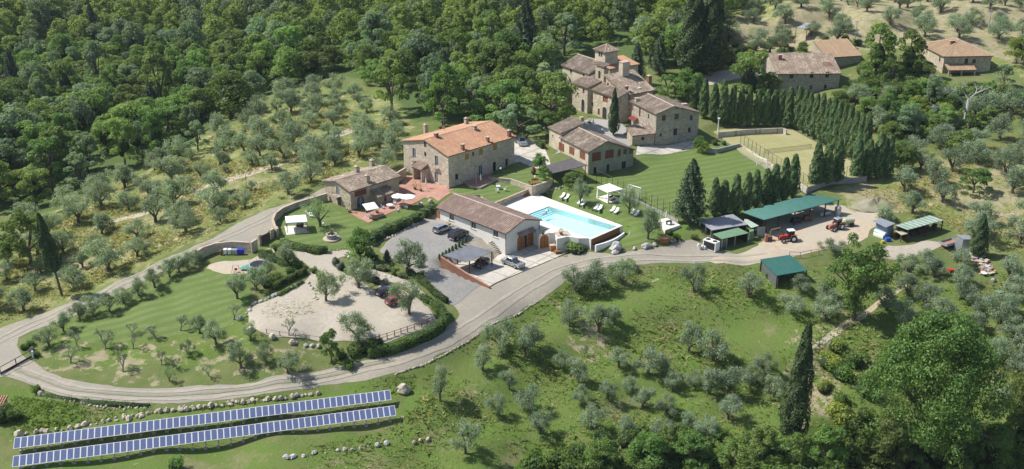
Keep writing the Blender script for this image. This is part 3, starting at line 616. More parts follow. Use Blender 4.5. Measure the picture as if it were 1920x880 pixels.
            up = [pt(0, zlow), pt(ln, zlow)]+[pt(q, s.top(face, q)) for q in brk[::-1]]
            wb.add(up if face in 'RK' else up[::-1], [tuple(range(len(up)))])
            n3 = np.array([n[0], n[1], 0])
            for w_ in ws:                                   # reveals
                q0, q1, za, zc = w_[1]-w_[3]/2, w_[1]+w_[3]/2, w_[2]-w_[4]/2, w_[2]+w_[4]/2; C = [pt(q0, za), pt(q1, za), pt(q1, zc), pt(q0, zc)]
                for k in range(4): wb.add([C[k], C[(k+1) % 4], C[(k+1) % 4]-n3*.22, C[k]-n3*.22], [(0, 1, 2, 3)])
        wo = wb.build(wname, wall, par)
        for face, q, z, w_, h, kind in s.wins:
            pt, n, ln, _ = fr[face]; n3 = np.array([n[0], n[1], 0]); t3 = np.array([*(s.u if face == 'R' else s.v), 0]); up = np.array([0, 0, 1.])
            opening(par, org, pt(q, z), t3, n3, w_, h, kind, cut=any(w2[1] == q and w2[2] == z for w2 in fr_ws.get(face, [])))
        mb = MB(org)
        for pl in s.planes():
            q = np.array(pl); dn = np.array([0, 0, -.16]); k = len(pl)
            mb.add(list(q), [tuple(range(k))], 1); mb.add(list(q)+list(q+dn), [tuple(range(k, 2*k))[::-1]]+[(i, k+i, k+(i+1) % k, (i+1) % k) for i in range(k)], 2)
            tile_plane(mb, pl, sp)
        if ridge:
            edges = []
            pls = s.planes()
            if s.roof in 'xy': edges = [(pls[0][3], pls[0][2])]
            elif s.roof == 'hip': edges = [(p_[1], p_[2]) for p_ in pls]+[(pls[0][2], pls[0][3] if s.L > s.W else pls[1][2])]
            for a, b in edges:
                a, b = np.array(a), np.array(b); k = max(2, int(np.linalg.norm(b-a)/.5))
                for i in range(k): mb.tube(a+(b-a)*i/k+[0, 0, .06], a+(b-a)*(i+1.1)/k+[0, 0, .04], .16, .13, 6, 3)
        ro = mb.build(rname, [tile, M_['tile_under'], M_['tile_under'], M_['ridge'] if trim is None else trim], par, attr=True)
        s.roof_ob = ro; s.wall_ob = wo; return s
    def chimney(s, org, px, py, w=.8, d=.6, h=1.4, m='stone', cap='pyr', par=None):
        p = s.roofhit(px, py); a = math.atan2(s.u[1], s.u[0]); b = MB(org)
        b.box((p[0], p[1], p[2]-.6), (w, d, h+.6), 0, a); z = p[2]+h
        if cap == 'pyr':
            for i, j in ((-1, -1), (1, -1), (1, 1), (-1, 1)):
                q = s.u*i*w*.36+s.v*j*d*.36; b.box((p[0]+q[0], p[1]+q[1], z), (.14, .14, .25), 0, a)
            b.box((p[0], p[1], z+.25), (w+.2, d+.2, .08), 1, a); b.box((p[0], p[1], z+.33), (w+.1, d+.1, .3), 1, a, .1)
        elif cap == 'flat': b.box((p[0], p[1], z+.003), (w+.22, d+.22, .12), 1, a)
        else: b.box((p[0], p[1], z+.003), (w+.08, d+.08, .1), 1, a); b.tube((p[0], p[1], z+.1), (p[0], p[1], z+.4), .13, .13, 8, 1)
        return b.build('chimney', [M_[m], M_['ridge']], par or s.roof_ob)
def archpts(w, h, n=8):
    r = w/2; pts = [(-r, 0), (r, 0)]
    for i in range(n+1): t = math.pi*i/n; pts.append((r*math.cos(t), h-r+r*math.sin(t)))
    return pts
def opening(par, org, c, t, n, w, h, kind, nm=None, cut=True):
    """window or door centred at c in a wall with tangent t and outward normal n; a frame with a pane or leaf under it"""
    up = np.array([0, 0, 1.]); base = c-up*h/2
    pal = {'glass': ('frame_dark', 'glass', 'window'), 'white': ('frame_white', 'glass', 'window'), 'blue': ('frame_dark', 'glass_blue', 'window'), 'void': ('wood_dark', 'glass', 'window'), 'french': ('frame_white', 'glass_blue', 'door'),
           'shutter': ('shutter', 'shutter', 'window'), 'door': ('wood_dark', 'wood', 'door'), 'doorO': ('wood', 'wood_orange', 'door'), 'lattice': ('brick_lattice', 'brick_lattice', 'window'), 'red': ('wood_dark', 'brick_lattice', 'window'), 'arch': ('stone_pale', 'glass', 'window'),
           'archdoor': ('wood', 'wood_orange', 'door'), 'archfrench': ('frame_dark', 'glass_blue', 'door'), 'dark': ('wood_dark', 'glass', 'door'), 'proud': ('stone_pale', 'glass', 'window')}
    fm, pm, name = pal[kind]; name = nm or name; f = MB(org); p = MB(org)
    if kind in ('arch', 'archdoor', 'archfrench', 'proud'):
        A = archpts(w, h) if kind != 'proud' or w < .8 else [(-w/2, 0), (w/2, 0), (w/2, h), (-w/2, h)]
        B = archpts(w+.28, h+.14); k = len(A)
        def lay(mb, pts, o0, o1):
            vs = [base+t*x+up*z+n*o0 for x, z in pts]+[base+t*x+up*z+n*o1 for x, z in pts]; m_ = len(pts)
            mb.add(vs, [tuple(range(m_, 2*m_))]+[(i, (i+1) % m_, m_+(i+1) % m_, m_+i) for i in range(m_)])
        lay(f, B, -.05, .045); lay(p, A, 0, .06)
        fo = f.build(name, M_[fm], par); po = p.build('pane' if name == 'window' or kind == 'archfrench' else 'door_leaf', M_[pm], fo)
        if kind != 'arch':
            g = MB(org); g.obox(base+n*.06-t*.03, t*.06, up*(h-.1), n*.03); g.obox(base+n*.06-t*w*.45+up*h*.5, t*w*.9, up*.06, n*.028); g.build('mullion', M_['wood_dark'] if kind != 'archfrench' else M_['frame_white'], fo)
        return fo
    i = -.18 if cut else .005; e = .07
    for a, b_, c_, d_ in ((-w/2, 0, e, h), (w/2-e, 0, e, h), (-w/2+e, 0, w-2*e, e), (-w/2+e, h-e, w-2*e, e)):
        f.obox(base+t*a+up*b_+n*(i if cut else -.02), t*c_, up*d_, n*(.09 if cut else .1))
    if kind == 'lattice':
        k = max(3, int(h/.24))
        for q in range(k): f.obox(base+t*(-w/2+e)+up*(e+(h-2*e)*(q+.15)/k)+n*(i+.02), t*(w-2*e), up*((h-2*e)/k*.6), n*.1)
    elif kind in ('glass', 'white', 'blue', 'french', 'void') and w > .6: f.obox(base-t*.03+up*e+n*(i+.01), t*.06, up*(h-2*e), n*.05)
    if kind == 'shutter': f.obox(base-t*w*.48+n*(i+.05), t*w*.46, up*h, n*.06); f.obox(base+t*w*.02+n*(i+.05), t*w*.46, up*h, n*.06)
    fo = f.build(name, M_[fm], par)
    p.obox(base-t*(w/2-.01)+up*.01+n*(i-.03), t*(w-.02), up*(h-.02), n*(.05 if cut else .06)); p.build('pane' if name == 'window' else 'door_leaf', M_[pm if kind != 'lattice' else 'wood_dark'], fo)
    if kind in ('glass', 'white', 'void', 'shutter') and h < 2: g = MB(org); g.obox(base-t*(w/2+.12)-up*.1+n*-.02, t*(w+.24), up*.098, n*.12); g.build('sill', M_['ridge'], fo)
    return fo
def house(name, label, cat, px, z, group=None):
    p = P(*px, z); org = tuple(float(q) for q in p); return empty(name, org, label, cat, group), org
def canopy_roof(par, org, pts, zs, m, thick=.08, name='roof', ribs=0, ribm=None):
    c = [P(a, b, z) for (a, b), z in zip(pts, zs)]; mb = MB(org); dn = np.array([0, 0, -thick])
    mb.add(c+[q+dn for q in c], [(0, 1, 2, 3), (7, 6, 5, 4)]+[(i, 4+i, 4+(i+1) % 4, (i+1) % 4) for i in range(4)])
    for k in range(ribs):
        f = (k+.5)/ribs; a = c[0]+(c[1]-c[0])*f; b = c[3]+(c[2]-c[3])*f; s = (c[1]-c[0]); s = s/np.linalg.norm(s)*.07
        mb.add([a-s, a+[0, 0, .05], a+s, b+s, b+[0, 0, .05], b-s], [(0, 1, 4, 5), (1, 2, 3, 4)], 1 if ribm else 0)
    o = mb.build(name, [m]+([ribm] if ribm else []), par); return o, c
def posts(par, org, tops, r=.08, m='metal_dark', name='post', zmin=None, h=0):
    for q in tops:
        b = MB(org); zg = Hs(q[0], q[1]) if zmin is None else zmin; b.box((q[0], q[1], zg-.1), (2*r, 2*r, q[2]-h-zg+.1)); b.build(name, M_[m], par)
# --- A: the long white farm building by the car park
T, org = house('farm_building', 'long white plastered farm building with pinkish tiled roof beside the swimming pool', 'building', (948.5, 482), 0)
A = Vol((949, 438.5), 0, ez=4.85, near_is_eave=True, right=(1017, 412), left=(818, 388.3), roof='y', ridge=410.5, ov=.4)
for x, y in ((846.5, 408), (887.5, 423.5), (929, 439)): A.win('L', x, y, 1.45, 1.35, 'white')
A.win('L', 821.5, 403.5, .95, 2.0, 'doorO')
A.win('R', 977, 456, 1.9, 3.0, 'archdoor', z=1.5).win('R', 985.5, 455, .9, 2.6, 'dark', z=1.3).win('R', 995.5, 448, 1.9, 3.0, 'archdoor', z=1.5)
A.make(T, M_['plaster_white'], M_['tile_pink'], org, sp=.46)
b = MB(org)                                                     # small tiled canopy over the gable doors
q0, z_ = A.hit('R', 969.5, 446); q1, _ = A.hit('R', 999, 436); n_ = -A.v
pl = [A.X(q0, -1.0, 3.35), A.X(q1, -1.0, 3.35), A.X(q1, 0, 3.85), A.X(q0, 0, 3.85)]
tile_plane(b, pl, .4); b.add([q-[0, 0, .02] for q in pl]+[q-[0, 0, .14] for q in pl], [(0, 1, 2, 3), (7, 6, 5, 4), (0, 4, 5, 1), (1, 5, 6, 2), (3, 7, 4, 0)], 1); b.build('door_canopy', [M_['tile_pink'], M_['tile_under']], T, attr=True)
for p_ in (A.X(-.08, .05, -.5), A.X(A.L-.2, -.08, -.5)): b = MB(org); b.tube(p_, (p_[0], p_[1], A.ez-.2), .06, .06, 6); b.build('downpipe', M_['metal_dark'], T)
b = MB(org); b.tube(A.X(-.5, -.4, A.ez-.17), A.X(-.5, A.W+.4, A.ez-.17), .07, .07, 6); b.build('gutter', M_['metal_dark'], T)
# --- B: big stone house with the orange roof
T, org = house('stone_house', 'large stone farmhouse with bright terracotta roof and ochre shutters behind the red terrace', 'house', (839.5, 356), 4.0)
B = Vol((840, 293.5), 4.0, ez=11.5, near_is_eave=True, right=(966, 255), left=(754, 263), roof='x', ridge=262, ov=.35)
for x, y in ((776.4, 287.5), (818.2, 302)): B.win('L', x, y, 1.1, 2.4, 'french')
B.win('L', 797, 269.6, .7, 1.3, 'arch').win('L', 797.3, 289.5, .7, 1.0, 'glass').win('L', 776, 321, 1.1, 2.5, 'french', z=5.35).win('L', 795, 327, 1.2, 2.4, 'doorO', z=5.25).win('L', 818, 337, 1.1, 2.6, 'french', z=5.4)
for x, y in ((875.5, 293.3), (901.5, 284.5), (928.2, 275.8)): B.win('R', x, y, 1.2, 1.4, 'shutter')
B.win('R', 887.3, 288.4, .55, .9, 'glass').win('R', 856.4, 331.8, .9, 1.3, 'glass').win('R', 901.5, 321, 1.2, 2.6, 'french', z=5.7).win('R', 927, 310, 1.0, 2.3, 'dark', z=5.6).win('R', 950, 307, .8, 1.8, 'dark', z=5.7)
B.make(T, M_['stone_pale'], M_['tile_new'], org, sp=.4)
for x, y, w_, h_, c_ in ((798.5, 250, 1.0, 1.8, 'pyr'), (818, 258, .8, 1.0, 'flat'), (874.5, 234, .9, 1.3, 'pyr'), (890, 244, .9, 1.0, 'flat'), (867.6, 281.5, .6, 1.3, 'flat'), (914.5, 267, .5, 1.2, 'flat'), (954.5, 256, .8, 1.2, 'pyr')): B.chimney(org, x, y, w_, .7, h_, 'brick' if w_ < .85 else 'stone', c_)
for x, y in ((776.4, 299.5), (818.2, 314)):                     # balconies
    q, z_ = B.hit('L', x, y); b = MB(org); b.obox(B.X(-.6, q-.9, z_-.12), [B.u[0]*.6, B.u[1]*.6, 0], [B.v[0]*1.8, B.v[1]*1.8, 0], [0, 0, .12], 0)
    for k in range(9): a = B.X(-.57, q-.85+k*.21, z_); b.tube(a, a+[0, 0, .95], .015, .015, 4, 1, False)
    b.tube(B.X(-.57, q-.88, z_+.95), B.X(-.57, q+.88, z_+.95), .025, .025, 4, 1); b.build('balcony', [M_['ridge'], M_['metal_dark']], T)
b = MB(org); q, z_ = B.hit('L', 794, 306)
pl = [B.X(-2.1, q+1.7, 6.9), B.X(-2.1, q-1.7, 6.9), B.X(0, q-1.7, 7.9), B.X(0, q+1.7, 7.9)]; tile_plane(b, pl, .4)
b.add([p_-[0, 0, .02] for p_ in pl]+[p_-[0, 0, .16] for p_ in pl], [(0, 1, 2, 3), (7, 6, 5, 4), (0, 4, 5, 1), (1, 5, 6, 2), (3, 7, 4, 0)], 1); b.build('porch_roof', [M_['tile_pink'], M_['tile_under']], T, attr=True)
for k in (-1.55, 1.3): b = MB(org); b.obox(B.X(-1.95, q+k, 3.5), [B.u[0]*1.94, B.u[1]*1.94, 0], [B.v[0]*.3, B.v[1]*.3, 0], [0, 0, 3.3]); b.build('porch_wall', M_['stone_pale'], T)
b = MB(org); p_ = B.roofhit(832.4, 246); b.tube(p_-[0, 0, .3], p_+[0, 0, 3.6], .035, .03, 5); b.tube(p_+[-.7, 0, 3.3], p_+[.7, 0, 3.3], .02, .02, 4)
for k in range(5): b.tube(p_+[-.6+k*.3, -.35, 3.3], p_+[-.6+k*.3, .35, 3.3], .015, .015, 4)
b.tube(p_+[-.5, 0, 2.6], p_+[.5, 0, 2.6], .02, .02, 4); b.build('antenna', M_['metal'], T)
b = MB(org); b.tube(p_+[-.02, -.1, .95], p_+[-.05, -.2, 1.0], .45, .42, 12); b.build('satellite_dish', M_['brick_lattice'], T)
# --- C: small stone cottage
T, org = house('stone_cottage', 'small stone cottage with greyish tiled roof between well lawn and red terrace', 'house', (656.3, 398), 3.2)
C = Vol((655.5, 359.5), 3.2, ez=7.6, near_is_eave=True, right=(751, 329.1), left=(603.6, 338.2), roof='x', ridge=338.6, ov=.45)
C.win('L', 632.7, 356.8, 1.0, 2.1, 'french').win('L', 637, 382, 1.3, 2.2, 'arch', z=4.35)  # lower arch is an alcove, its shade drawn as a dark pane
C.win('R', 676.4, 384, 1.6, 2.3, 'archfrench', z=4.35).win('R', 676, 362, 3.2, 1.3, 'lattice').win('R', 730, 354, .9, 1.3, 'arch').win('R', 732.5, 375.5, .9, 2.0, 'french', z=4.3)
C.make(T, M_['stone'], M_['tile_old'], org, sp=.4)
for x, y, h_ in ((669.5, 325, 1.3), (698, 313, 1.3), (689, 342, 1.3)): C.chimney(org, x, y, .9, .8, h_, 'stone')
q, _ = C.hit('R', 712, 385); b = MB(org)
b.obox(C.X(q-1.9, -1.9, 2.6), [C.u[0]*3.8, C.u[1]*3.8, 0], [C.v[0]*1.9, C.v[1]*1.9, 0], [0, 0, 2.6]); b.build('annex_wall', M_['stone'], T)
b = MB(org); pl = [C.X(q-2.3, -2.4, 5.15), C.X(q+2.3, -2.4, 5.15), C.X(q+2.3, 0, 6.3), C.X(q-2.3, 0, 6.3)]; tile_plane(b, pl, .38)
b.add([p_-[0, 0, .02] for p_ in pl]+[p_-[0, 0, .16] for p_ in pl], [(0, 1, 2, 3), (7, 6, 5, 4), (0, 4, 5, 1), (1, 5, 6, 2), (3, 7, 4, 0)], 1); b.build('annex_roof', [M_['tile_old'], M_['tile_under']], T, attr=True)
opening(T, org, C.X(q+.1, -1.9, 4.3), np.array([*C.u, 0]), np.array([*-C.v, 0]), .7, 1.3, 'arch')
qb, zb = C.hit('L', 632.7, 366); b = MB(org); b.obox(C.X(-.9, qb-1.2, zb-.15), [C.u[0]*.9, C.u[1]*.9, 0], [C.v[0]*2.4, C.v[1]*2.4, 0], [0, 0, .15])
for k in range(9): a = C.X(-.86, qb-1.15+k*.28, zb); b.tube(a, a+[0, 0, .9], .02, .02, 4, 1, False)
b.tube(C.X(-.86, qb-1.15, zb+.9), C.X(-.86, qb+1.15, zb+.9), .025, .025, 4, 1); b.build('balcony', [M_['ridge'], M_['metal_dark']], T)
# --- D: grey stone house by the football lawn
T, org = house('stone_farmhouse', 'square grey stone farmhouse with uneven gable and scattered small windows above the lawn', 'house', (1228, 273.5), 4.4)
D = Vol((1228, 273.5), 4.4, rightb=(1307.5, 262.5), eave=(1225.5, 213), left=(1178, 190), roof='y', frac=.38, ov=.4, rz=None, ridge=199, ez2=None)
D.ez2 = zfrom(*D.X(D.L, 0, 0)[:2], 211)
for x, y, w_, h_ in ((1244.5, 221.3, 1.0, 1.3), (1268.5, 218.8, 1.1, 1.4), (1296, 221.3, .9, 1.3), (1266.3, 247.3, 1.1, 1.7), (1292.5, 243.8, .8, 1.2), (1238.7, 253.3, .55, .9)): D.win('R', x, y, w_, h_, 'void')
D.win('L', 1186, 202, .7, 1.3, 'red').win('L', 1199.7, 210.5, .8, 2.4, 'red').win('L', 1216, 218.3, .7, 1.2, 'red')
D.make(T, M_['stone_grey'], M_['tile_old'], org, sp=.42); D.chimney(org, 1194, 191, .9, .7, .9, 'stone', 'flat')
p_ = D.roofhit(1283, 199)
b = MB(org); b.box((p_[0], p_[1], p_[2]-1), (1.2, .8, 1.5), 0, .3); b.box((p_[0], p_[1], p_[2]+.5), (1.4, 1.0, .15), 1, .3); b.build('chimney', [M_['stone_pale'], M_['ridge']], D.roof_ob)
D2 = Vol((1185, 275.5), 4.8, rightb=(1226.5, 271), eave=(1185, 254), left=(1164, 238.5), roof='shedR', ov=.25, W=3.6); D2.rz = D2.ez+1.3
D2.win('R', 1205.5, 260, .8, .8, 'void').win('L', 1174, 251, .6, .4, 'void')
D2.make(T, M_['stone'], M_['tile_old'], org, sp=.42, wname='lower_wall', rname='lower_roof')
b = MB(org); qa, za = D.hit('L', 1193, 222); c_ = [D.X(-.05, qa+2.0, za+.25), D.X(-.05, qa-1.0, za+.25), D.X(-1.3, qa-1.1, za-.35), D.X(-1.3, qa+2.1, za-.35)]
b.add(c_+[q-[0, 0, .05] for q in c_], [(0, 1, 2, 3), (7, 6, 5, 4), (2, 6, 7, 3)]); b.build('red_awning', mat('red_cloth', (.17, .03, .022)), T)
# --- E: cream building with brick lattice windows
T, org = house('barn_house', 'cream and weathered two storey building with red brick lattice openings above dark canopy', 'house', (1103.6, 331), 3.0)
Ev = Vol((1103.6, 331), 3.0, ang=math.radians(29), L=12.4, eave=(1102.7, 283.5), left=(1043, 257.5), roof='y', frac=.37, ridge=264.5, ov=.4)
Ev.ez2 = zfrom(*Ev.X(Ev.L, 0, 0)[:2], 280)
for x, y in ((1052.7, 275.5), (1072.2, 283.3), (1092.2, 291.8)): Ev.win('L', x, y, 2.3, 1.9, 'lattice')
Ev.win('R', 1118.2, 293.8, 2.4, 2.1, 'lattice').win('R', 1142.7, 288.9, 2.3, 2.0, 'lattice').win('R', 1160.9, 286.6, .9, 1.6, 'lattice').win('R', 1171.8, 284.8, .9, 1.2, 'blue').win('R', 1183.6, 284, 1.0, 1.0, 'red')
Ev.win('R', 1115.5, 321, .8, 1.9, 'glass').win('R', 1140, 315.8, .8, 1.9, 'glass').win('R', 1169.5, 311, 1.2, 2.2, 'dark').win('R', 1185, 315, .6, .6, 'void')
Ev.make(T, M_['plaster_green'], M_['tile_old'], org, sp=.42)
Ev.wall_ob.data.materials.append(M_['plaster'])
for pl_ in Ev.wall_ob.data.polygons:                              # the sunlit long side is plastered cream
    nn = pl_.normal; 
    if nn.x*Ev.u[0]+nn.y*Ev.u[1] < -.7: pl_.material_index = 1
a_E = math.atan2(Ev.u[1], Ev.u[0])
E2 = Vol((1044, 253.5), 5.2, ang=a_E, ez=Ev.ez+1.0, near_is_eave=True, right=(1080, 241), left=(1017, 241.5), roof='shedL', ov=.35, W=None, L=6.2); E2.rz = E2.ez+1.5; E2.O = Ev.X(0, Ev.W+.03, 0)[:2]; E2.W = max(E2.W, 4.5)
E2.win('L', 1036.5, 255, .5, .5, 'void'); E2.make(T, M_['plaster'], M_['tile_old'], org, sp=.42, wname='wing_wall', rname='wing_roof')
b = MB(org); p_ = E2.roofhit(1060, 226); b.box((p_[0]+4, p_[1]+1, p_[2]-2), (.9, .9, 2.6), 0, a_E); b.build('chimney', M_['ridge'], E2.roof_ob)
for p_ in (Ev.X(-.1, Ev.W-.1, 4), Ev.X(-.1, .1, 2.8)): b = MB(org); b.tube(p_, (p_[0], p_[1], Ev.ez-.2), .06, .06, 6); b.build('downpipe', M_['wood_dark'], T)
# dark canopy in front of it
T, org = house('patio_canopy', 'dark bituminous patio canopy on posts against the cream two storey building', 'canopy', (1060, 330), 4.5)
ro, c_ = canopy_roof(T, org, [(1015, 313), (1072, 296.5), (1102, 310), (1036, 325)], [6.6, 7.4, 7.4, 6.6], mat('dark_felt', (.075, .068, .07), (.11, .10, .10), scale=1.2), .12)
posts(T, org, [c_[0]+[.3, -.3, -.1], c_[3]+[.2, .3, -.1], (c_[3]+c_[2])/2+[0, .3, -.1], c_[2]+[-.5, .3, -.1]], .09, 'wood_dark')
# --- F: the villa on the rise
T, org = house('villa', 'rambling stone villa with square tower, bell gable and many stepped grey tiled roofs', 'house', (1160, 222), 6.6)
aD = math.atan2(D.u[1], D.u[0]); _v = P(1108.4, 167.5, 13.1)-P(1157.5, 184.5, 13.1); aD0 = aD; aD = math.atan2(-_v[0], _v[1]); print('villa angle', math.degrees(aD0), math.degrees(aD), math.degrees(math.atan2(B.u[1], B.u[0])), math.degrees(math.atan2(A.u[1], A.u[0])))
F1 = Vol((1103.6, 139), 8.0, ang=aD, ez=15.2, near_is_eave=True, right=(1180, 130), left=(1055, 121), roof='y', L=11, rz=17.4, ov=.4)
F1.win('L', 1070.5, 133, .8, 1.3, 'void').win('L', 1094.5, 141, .8, 1.3, 'void'); F1.make(T, M_['plaster'], M_['tile_old'], org)
F3 = Vol((1101.5, 165), 6.6, ang=aD, ez=13.4, near_is_eave=True, left=(1070, 154), roof='shedL', L=7.0, rz=15.0, ov=.4)
F3.win('L', 1094.3, 170.9, .8, 1.3, 'red').win('L', 1093, 198, 1.2, 3.4, 'arch').make(T, M_['stone_pale'], M_['tile_old'], org)
F4 = Vol((1157.5, 184.5), 6.6, ang=aD, ez=13.1, near_is_eave=True, left=(1108.4, 167.5), roof='shedL', L=3.4, rz=14.2, ov=.4)
F4.win('L', 1135, 186.5, 2.0, 1.6, 'red').win('L', 1133.6, 212, 1.7, 3.2, 'arch').win('L', 1122.5, 217, .9, 1.6, 'door', z=7.6).win('L', 1111, 196, .6, 1.2, 'void'); F4.make(T, M_['stone_pale'], M_['tile_old'], org)
F2 = Vol((1172, 178.5), 6.6, ang=aD, ez=13.3, near_is_eave=True, right=(1234, 169.5), left=(1132, 164.5), roof='shedR', rz=16.6, ov=.45)
F2.win('L', 1140, 158, .5, .8, 'void').win('R', 1180, 184, .9, 1.2, 'white').make(T, M_['stone'], M_['tile_old'], org)
F2.chimney(org, 1174.5, 171, .8, .6, 1.3, 'brick', 'flat'); F2.chimney(org, 1217, 156, 1.1, .9, 1.7, 'brick', 'pyr'); F2.chimney(org, 1170, 140, 2.4, 1.6, 3.4, 'plaster', 'flat')
b = MB(org); p_ = F2.roofhit(1198, 166); b.box((p_[0], p_[1], p_[2]+.05), (.9, .8, .12), 0, aD); b.build('skylight', M_['frame_white'], F2.roof_ob)
F5 = Vol((1143, 130), 9, ang=aD, ez=16.3, near_is_eave=True, roof='shedR', L=10, W=6.5, rz=17.3, ov=.3); F5.make(T, M_['plaster'], M_['tile_new'], org, wname='rear_wall', rname='rear_roof')
TW = Vol((1134.5, 97.5), 10, ang=aD, ez=20.6, near_is_eave=True, roof='hip', L=4.4, W=4.4, rz=21.9, ov=.45); TW.win('L', 1124, 101, .6, 1.3, 'arch').win('L', 1128, 102, .6, 1.3, 'arch'); TW.make(T, M_['plaster'], M_['tile_old'], org, wname='tower_wall', rname='tower_roof')
b = MB(org); p_ = P(1131.5, 161, 13.4); tt = np.array([*F2.v, 0]); nn = np.array([*F2.u, 0])
b.obox(p_, tt*3.6, nn*1.6, [0, 0, 4.4]); b.obox(p_+tt*.7+[0, 0, 4.4], tt*2.2, nn*1.4, [0, 0, .8]); b.build('bell_gable', M_['stone'], T)
opening(T, org, p_+tt*1.8+[0, 0, 2.7], tt, -nn, .9, 2.0, 'arch')
b = MB(org); pl = [p_+tt*3.9-nn*.3+[0, 0, 5.1], p_-tt*.3-nn*.3+[0, 0, 5.1], p_-tt*.3+nn*1.9+[0, 0, 5.5], p_+tt*3.9+nn*1.9+[0, 0, 5.5]]; tile_plane(b, pl, .4); b.add([q-[0, 0, .02] for q in pl]+[q-[0, 0, .15] for q in pl], [(0, 1, 2, 3), (7, 6, 5, 4), (0, 4, 5, 1), (1, 5, 6, 2), (2, 6, 7, 3), (3, 7, 4, 0)], 1); b.build('bell_roof', [M_['tile_old'], M_['tile_under']], T, attr=True)
b = MB(org); b.tube(TW.X(4.2, 0, 21), TW.X(4.2, -.3, 24), .04, .03, 5); b.build('antenna', M_['metal'], T)
b = MB(org)
for k in range(7): a = P(1160, 250, 6.4); b.box((a[0]+1.5-k*.35*D.v[0]+k*.1, a[1]+1-k*.35*D.v[1], 5.6+.22*k), (2.4, .5, .22), 0, aD)
b.build('steps', M_['ridge'], T)
# --- V1: long old house behind the cypress row, V2: square house at the right
T, org = house('old_stone_house', 'long old stone house with sagging grey tiled roof behind the cypress rows', 'house', (1460, 180), 8.4)
V1 = Vol((1456.5, 138.5), 8.0, ang=math.radians(2), ez=14.0, near_is_eave=True, right=(1572.7, 132.5), left=(1440, 101), roof='x', frac=.62, ov=.4, W=None); V1.W = min(max(V1.W, 11), 16); V1.rz = 17.2
for x, y in ((1484, 142), (1522, 141), (1551, 140)): V1.win('R', x, y, 1.0, 1.6, 'glass')
for x, y in ((1497, 165), (1520.5, 164), (1547.5, 163)): V1.win('R', x, y, .8, 1.1, 'void')
V1.make(T, M_['stone_grey'], M_['tile_old'], org, sp=.42); V1.chimney(org, 1462, 112, .9, .9, 1.3, 'brick', 'flat')
b = MB(org); p_ = V1.roofhit(1552, 121); kx = (V1.rz-V1.ez)/(V1.W*V1.frac); b.add([p_+[-1.6, -1, .16-kx], p_+[1.3, -1.1, .16-1.1*kx], p_+[1.0, 1, .16+kx], p_+[-1.2, 1, .16+kx]], [(0, 1, 2, 3)]); b.build('roof_hole_patch', M_['rust'], V1.roof_ob)
V1b = Vol((1551, 108), 9.5, ang=math.radians(14), ez=14.6, near_is_eave=True, right=(1602, 97.5), roof='shedR', rz=17.4, W=8.5, ov=.35)
V1b.make(T, M_['stone_grey'], M_['tile_tan'], org, sp=.42, wname='rear_wall', rname='rear_roof')
T, org = house('square_house', 'square stone house with tan hipped roof and small tiled porch at upper right', 'house', (1770, 145), 11)
V2 = Vol((1769.5, 105.5), 10.5, ang=math.radians(4), ez=16.6, near_is_eave=True, right=(1867, 105), left=(1729, 81.5), roof='hip', rz=19.6, ov=.45)
V2.win('R', 1811.5, 118, 1.0, 2.4, 'glass').win('R', 1826.5, 115, 1.0, 1.2, 'glass').win('L', 1762, 111, .8, 1.4, 'void').win('L', 1738, 95.5, .7, 1.2, 'void'); V2.make(T, M_['stone'], M_['tile_tan'], org, sp=.42)
V2.chimney(org, 1785, 82.5, 1.2, .8, .9, 'brick', 'flat')
b = MB(org); q, _ = V2.hit('R', 1795, 130); pl = [V2.X(q-4, -3.0, 13.1), V2.X(q+4.2, -3.0, 13.1), V2.X(q+4.2, 0, 14.2), V2.X(q-4, 0, 14.2)]; tile_plane(b, pl, .42); b.add([p_-[0, 0, .02] for p_ in pl]+[p_-[0, 0, .16] for p_ in pl], [(0, 1, 2, 3), (7, 6, 5, 4), (0, 4, 5, 1), (1, 5, 6, 2), (3, 7, 4, 0)], 1); b.build('porch_roof', [M_['tile_tan'], M_['tile_under']], T, attr=True)
for k in (-3.6, 0, 3.8): b = MB(org); p_ = V2.X(q+k, -2.7, 8); b.box(p_, (.4, .4, 5)); b.build('porch_post', M_['stone'], T)
# --- small tiled roof at the far left edge
T, org = house('tiled_hut', 'tiny hut with orange tiled roof at the lower left edge', 'hut', (5, 775), -5.4)
h = Pt(4, 772); V = Vol((22, 757), h[2]-.2, ang=math.radians(185), ez=h[2]+1.9, near_is_eave=True, L=3.5, W=-1.0, roof='x', ov=.2)
b = MB(org); b.box((h[0]-1, h[1], h[2]-.3), (3.4, 1.8, 2.0)); b.build('wall', M_['stone'], T)
b = MB(org); tile_plane(b, [(h[0]-3, h[1]-1.2, h[2]+1.7), (h[0]+1, h[1]-1.2, h[2]+1.7), (h[0]+1, h[1]+1, h[2]+2.3), (h[0]-3, h[1]+1, h[2]+2.3)], .4); b.add([(h[0]-3, h[1]-1.2, h[2]+1.68), (h[0]+1, h[1]-1.2, h[2]+1.68), (h[0]+1, h[1]+1, h[2]+2.28), (h[0]-3, h[1]+1, h[2]+2.28)], [(0, 1, 2, 3)], 1); b.build('roof', [M_['tile_new'], M_['tile_under']], T, attr=True)
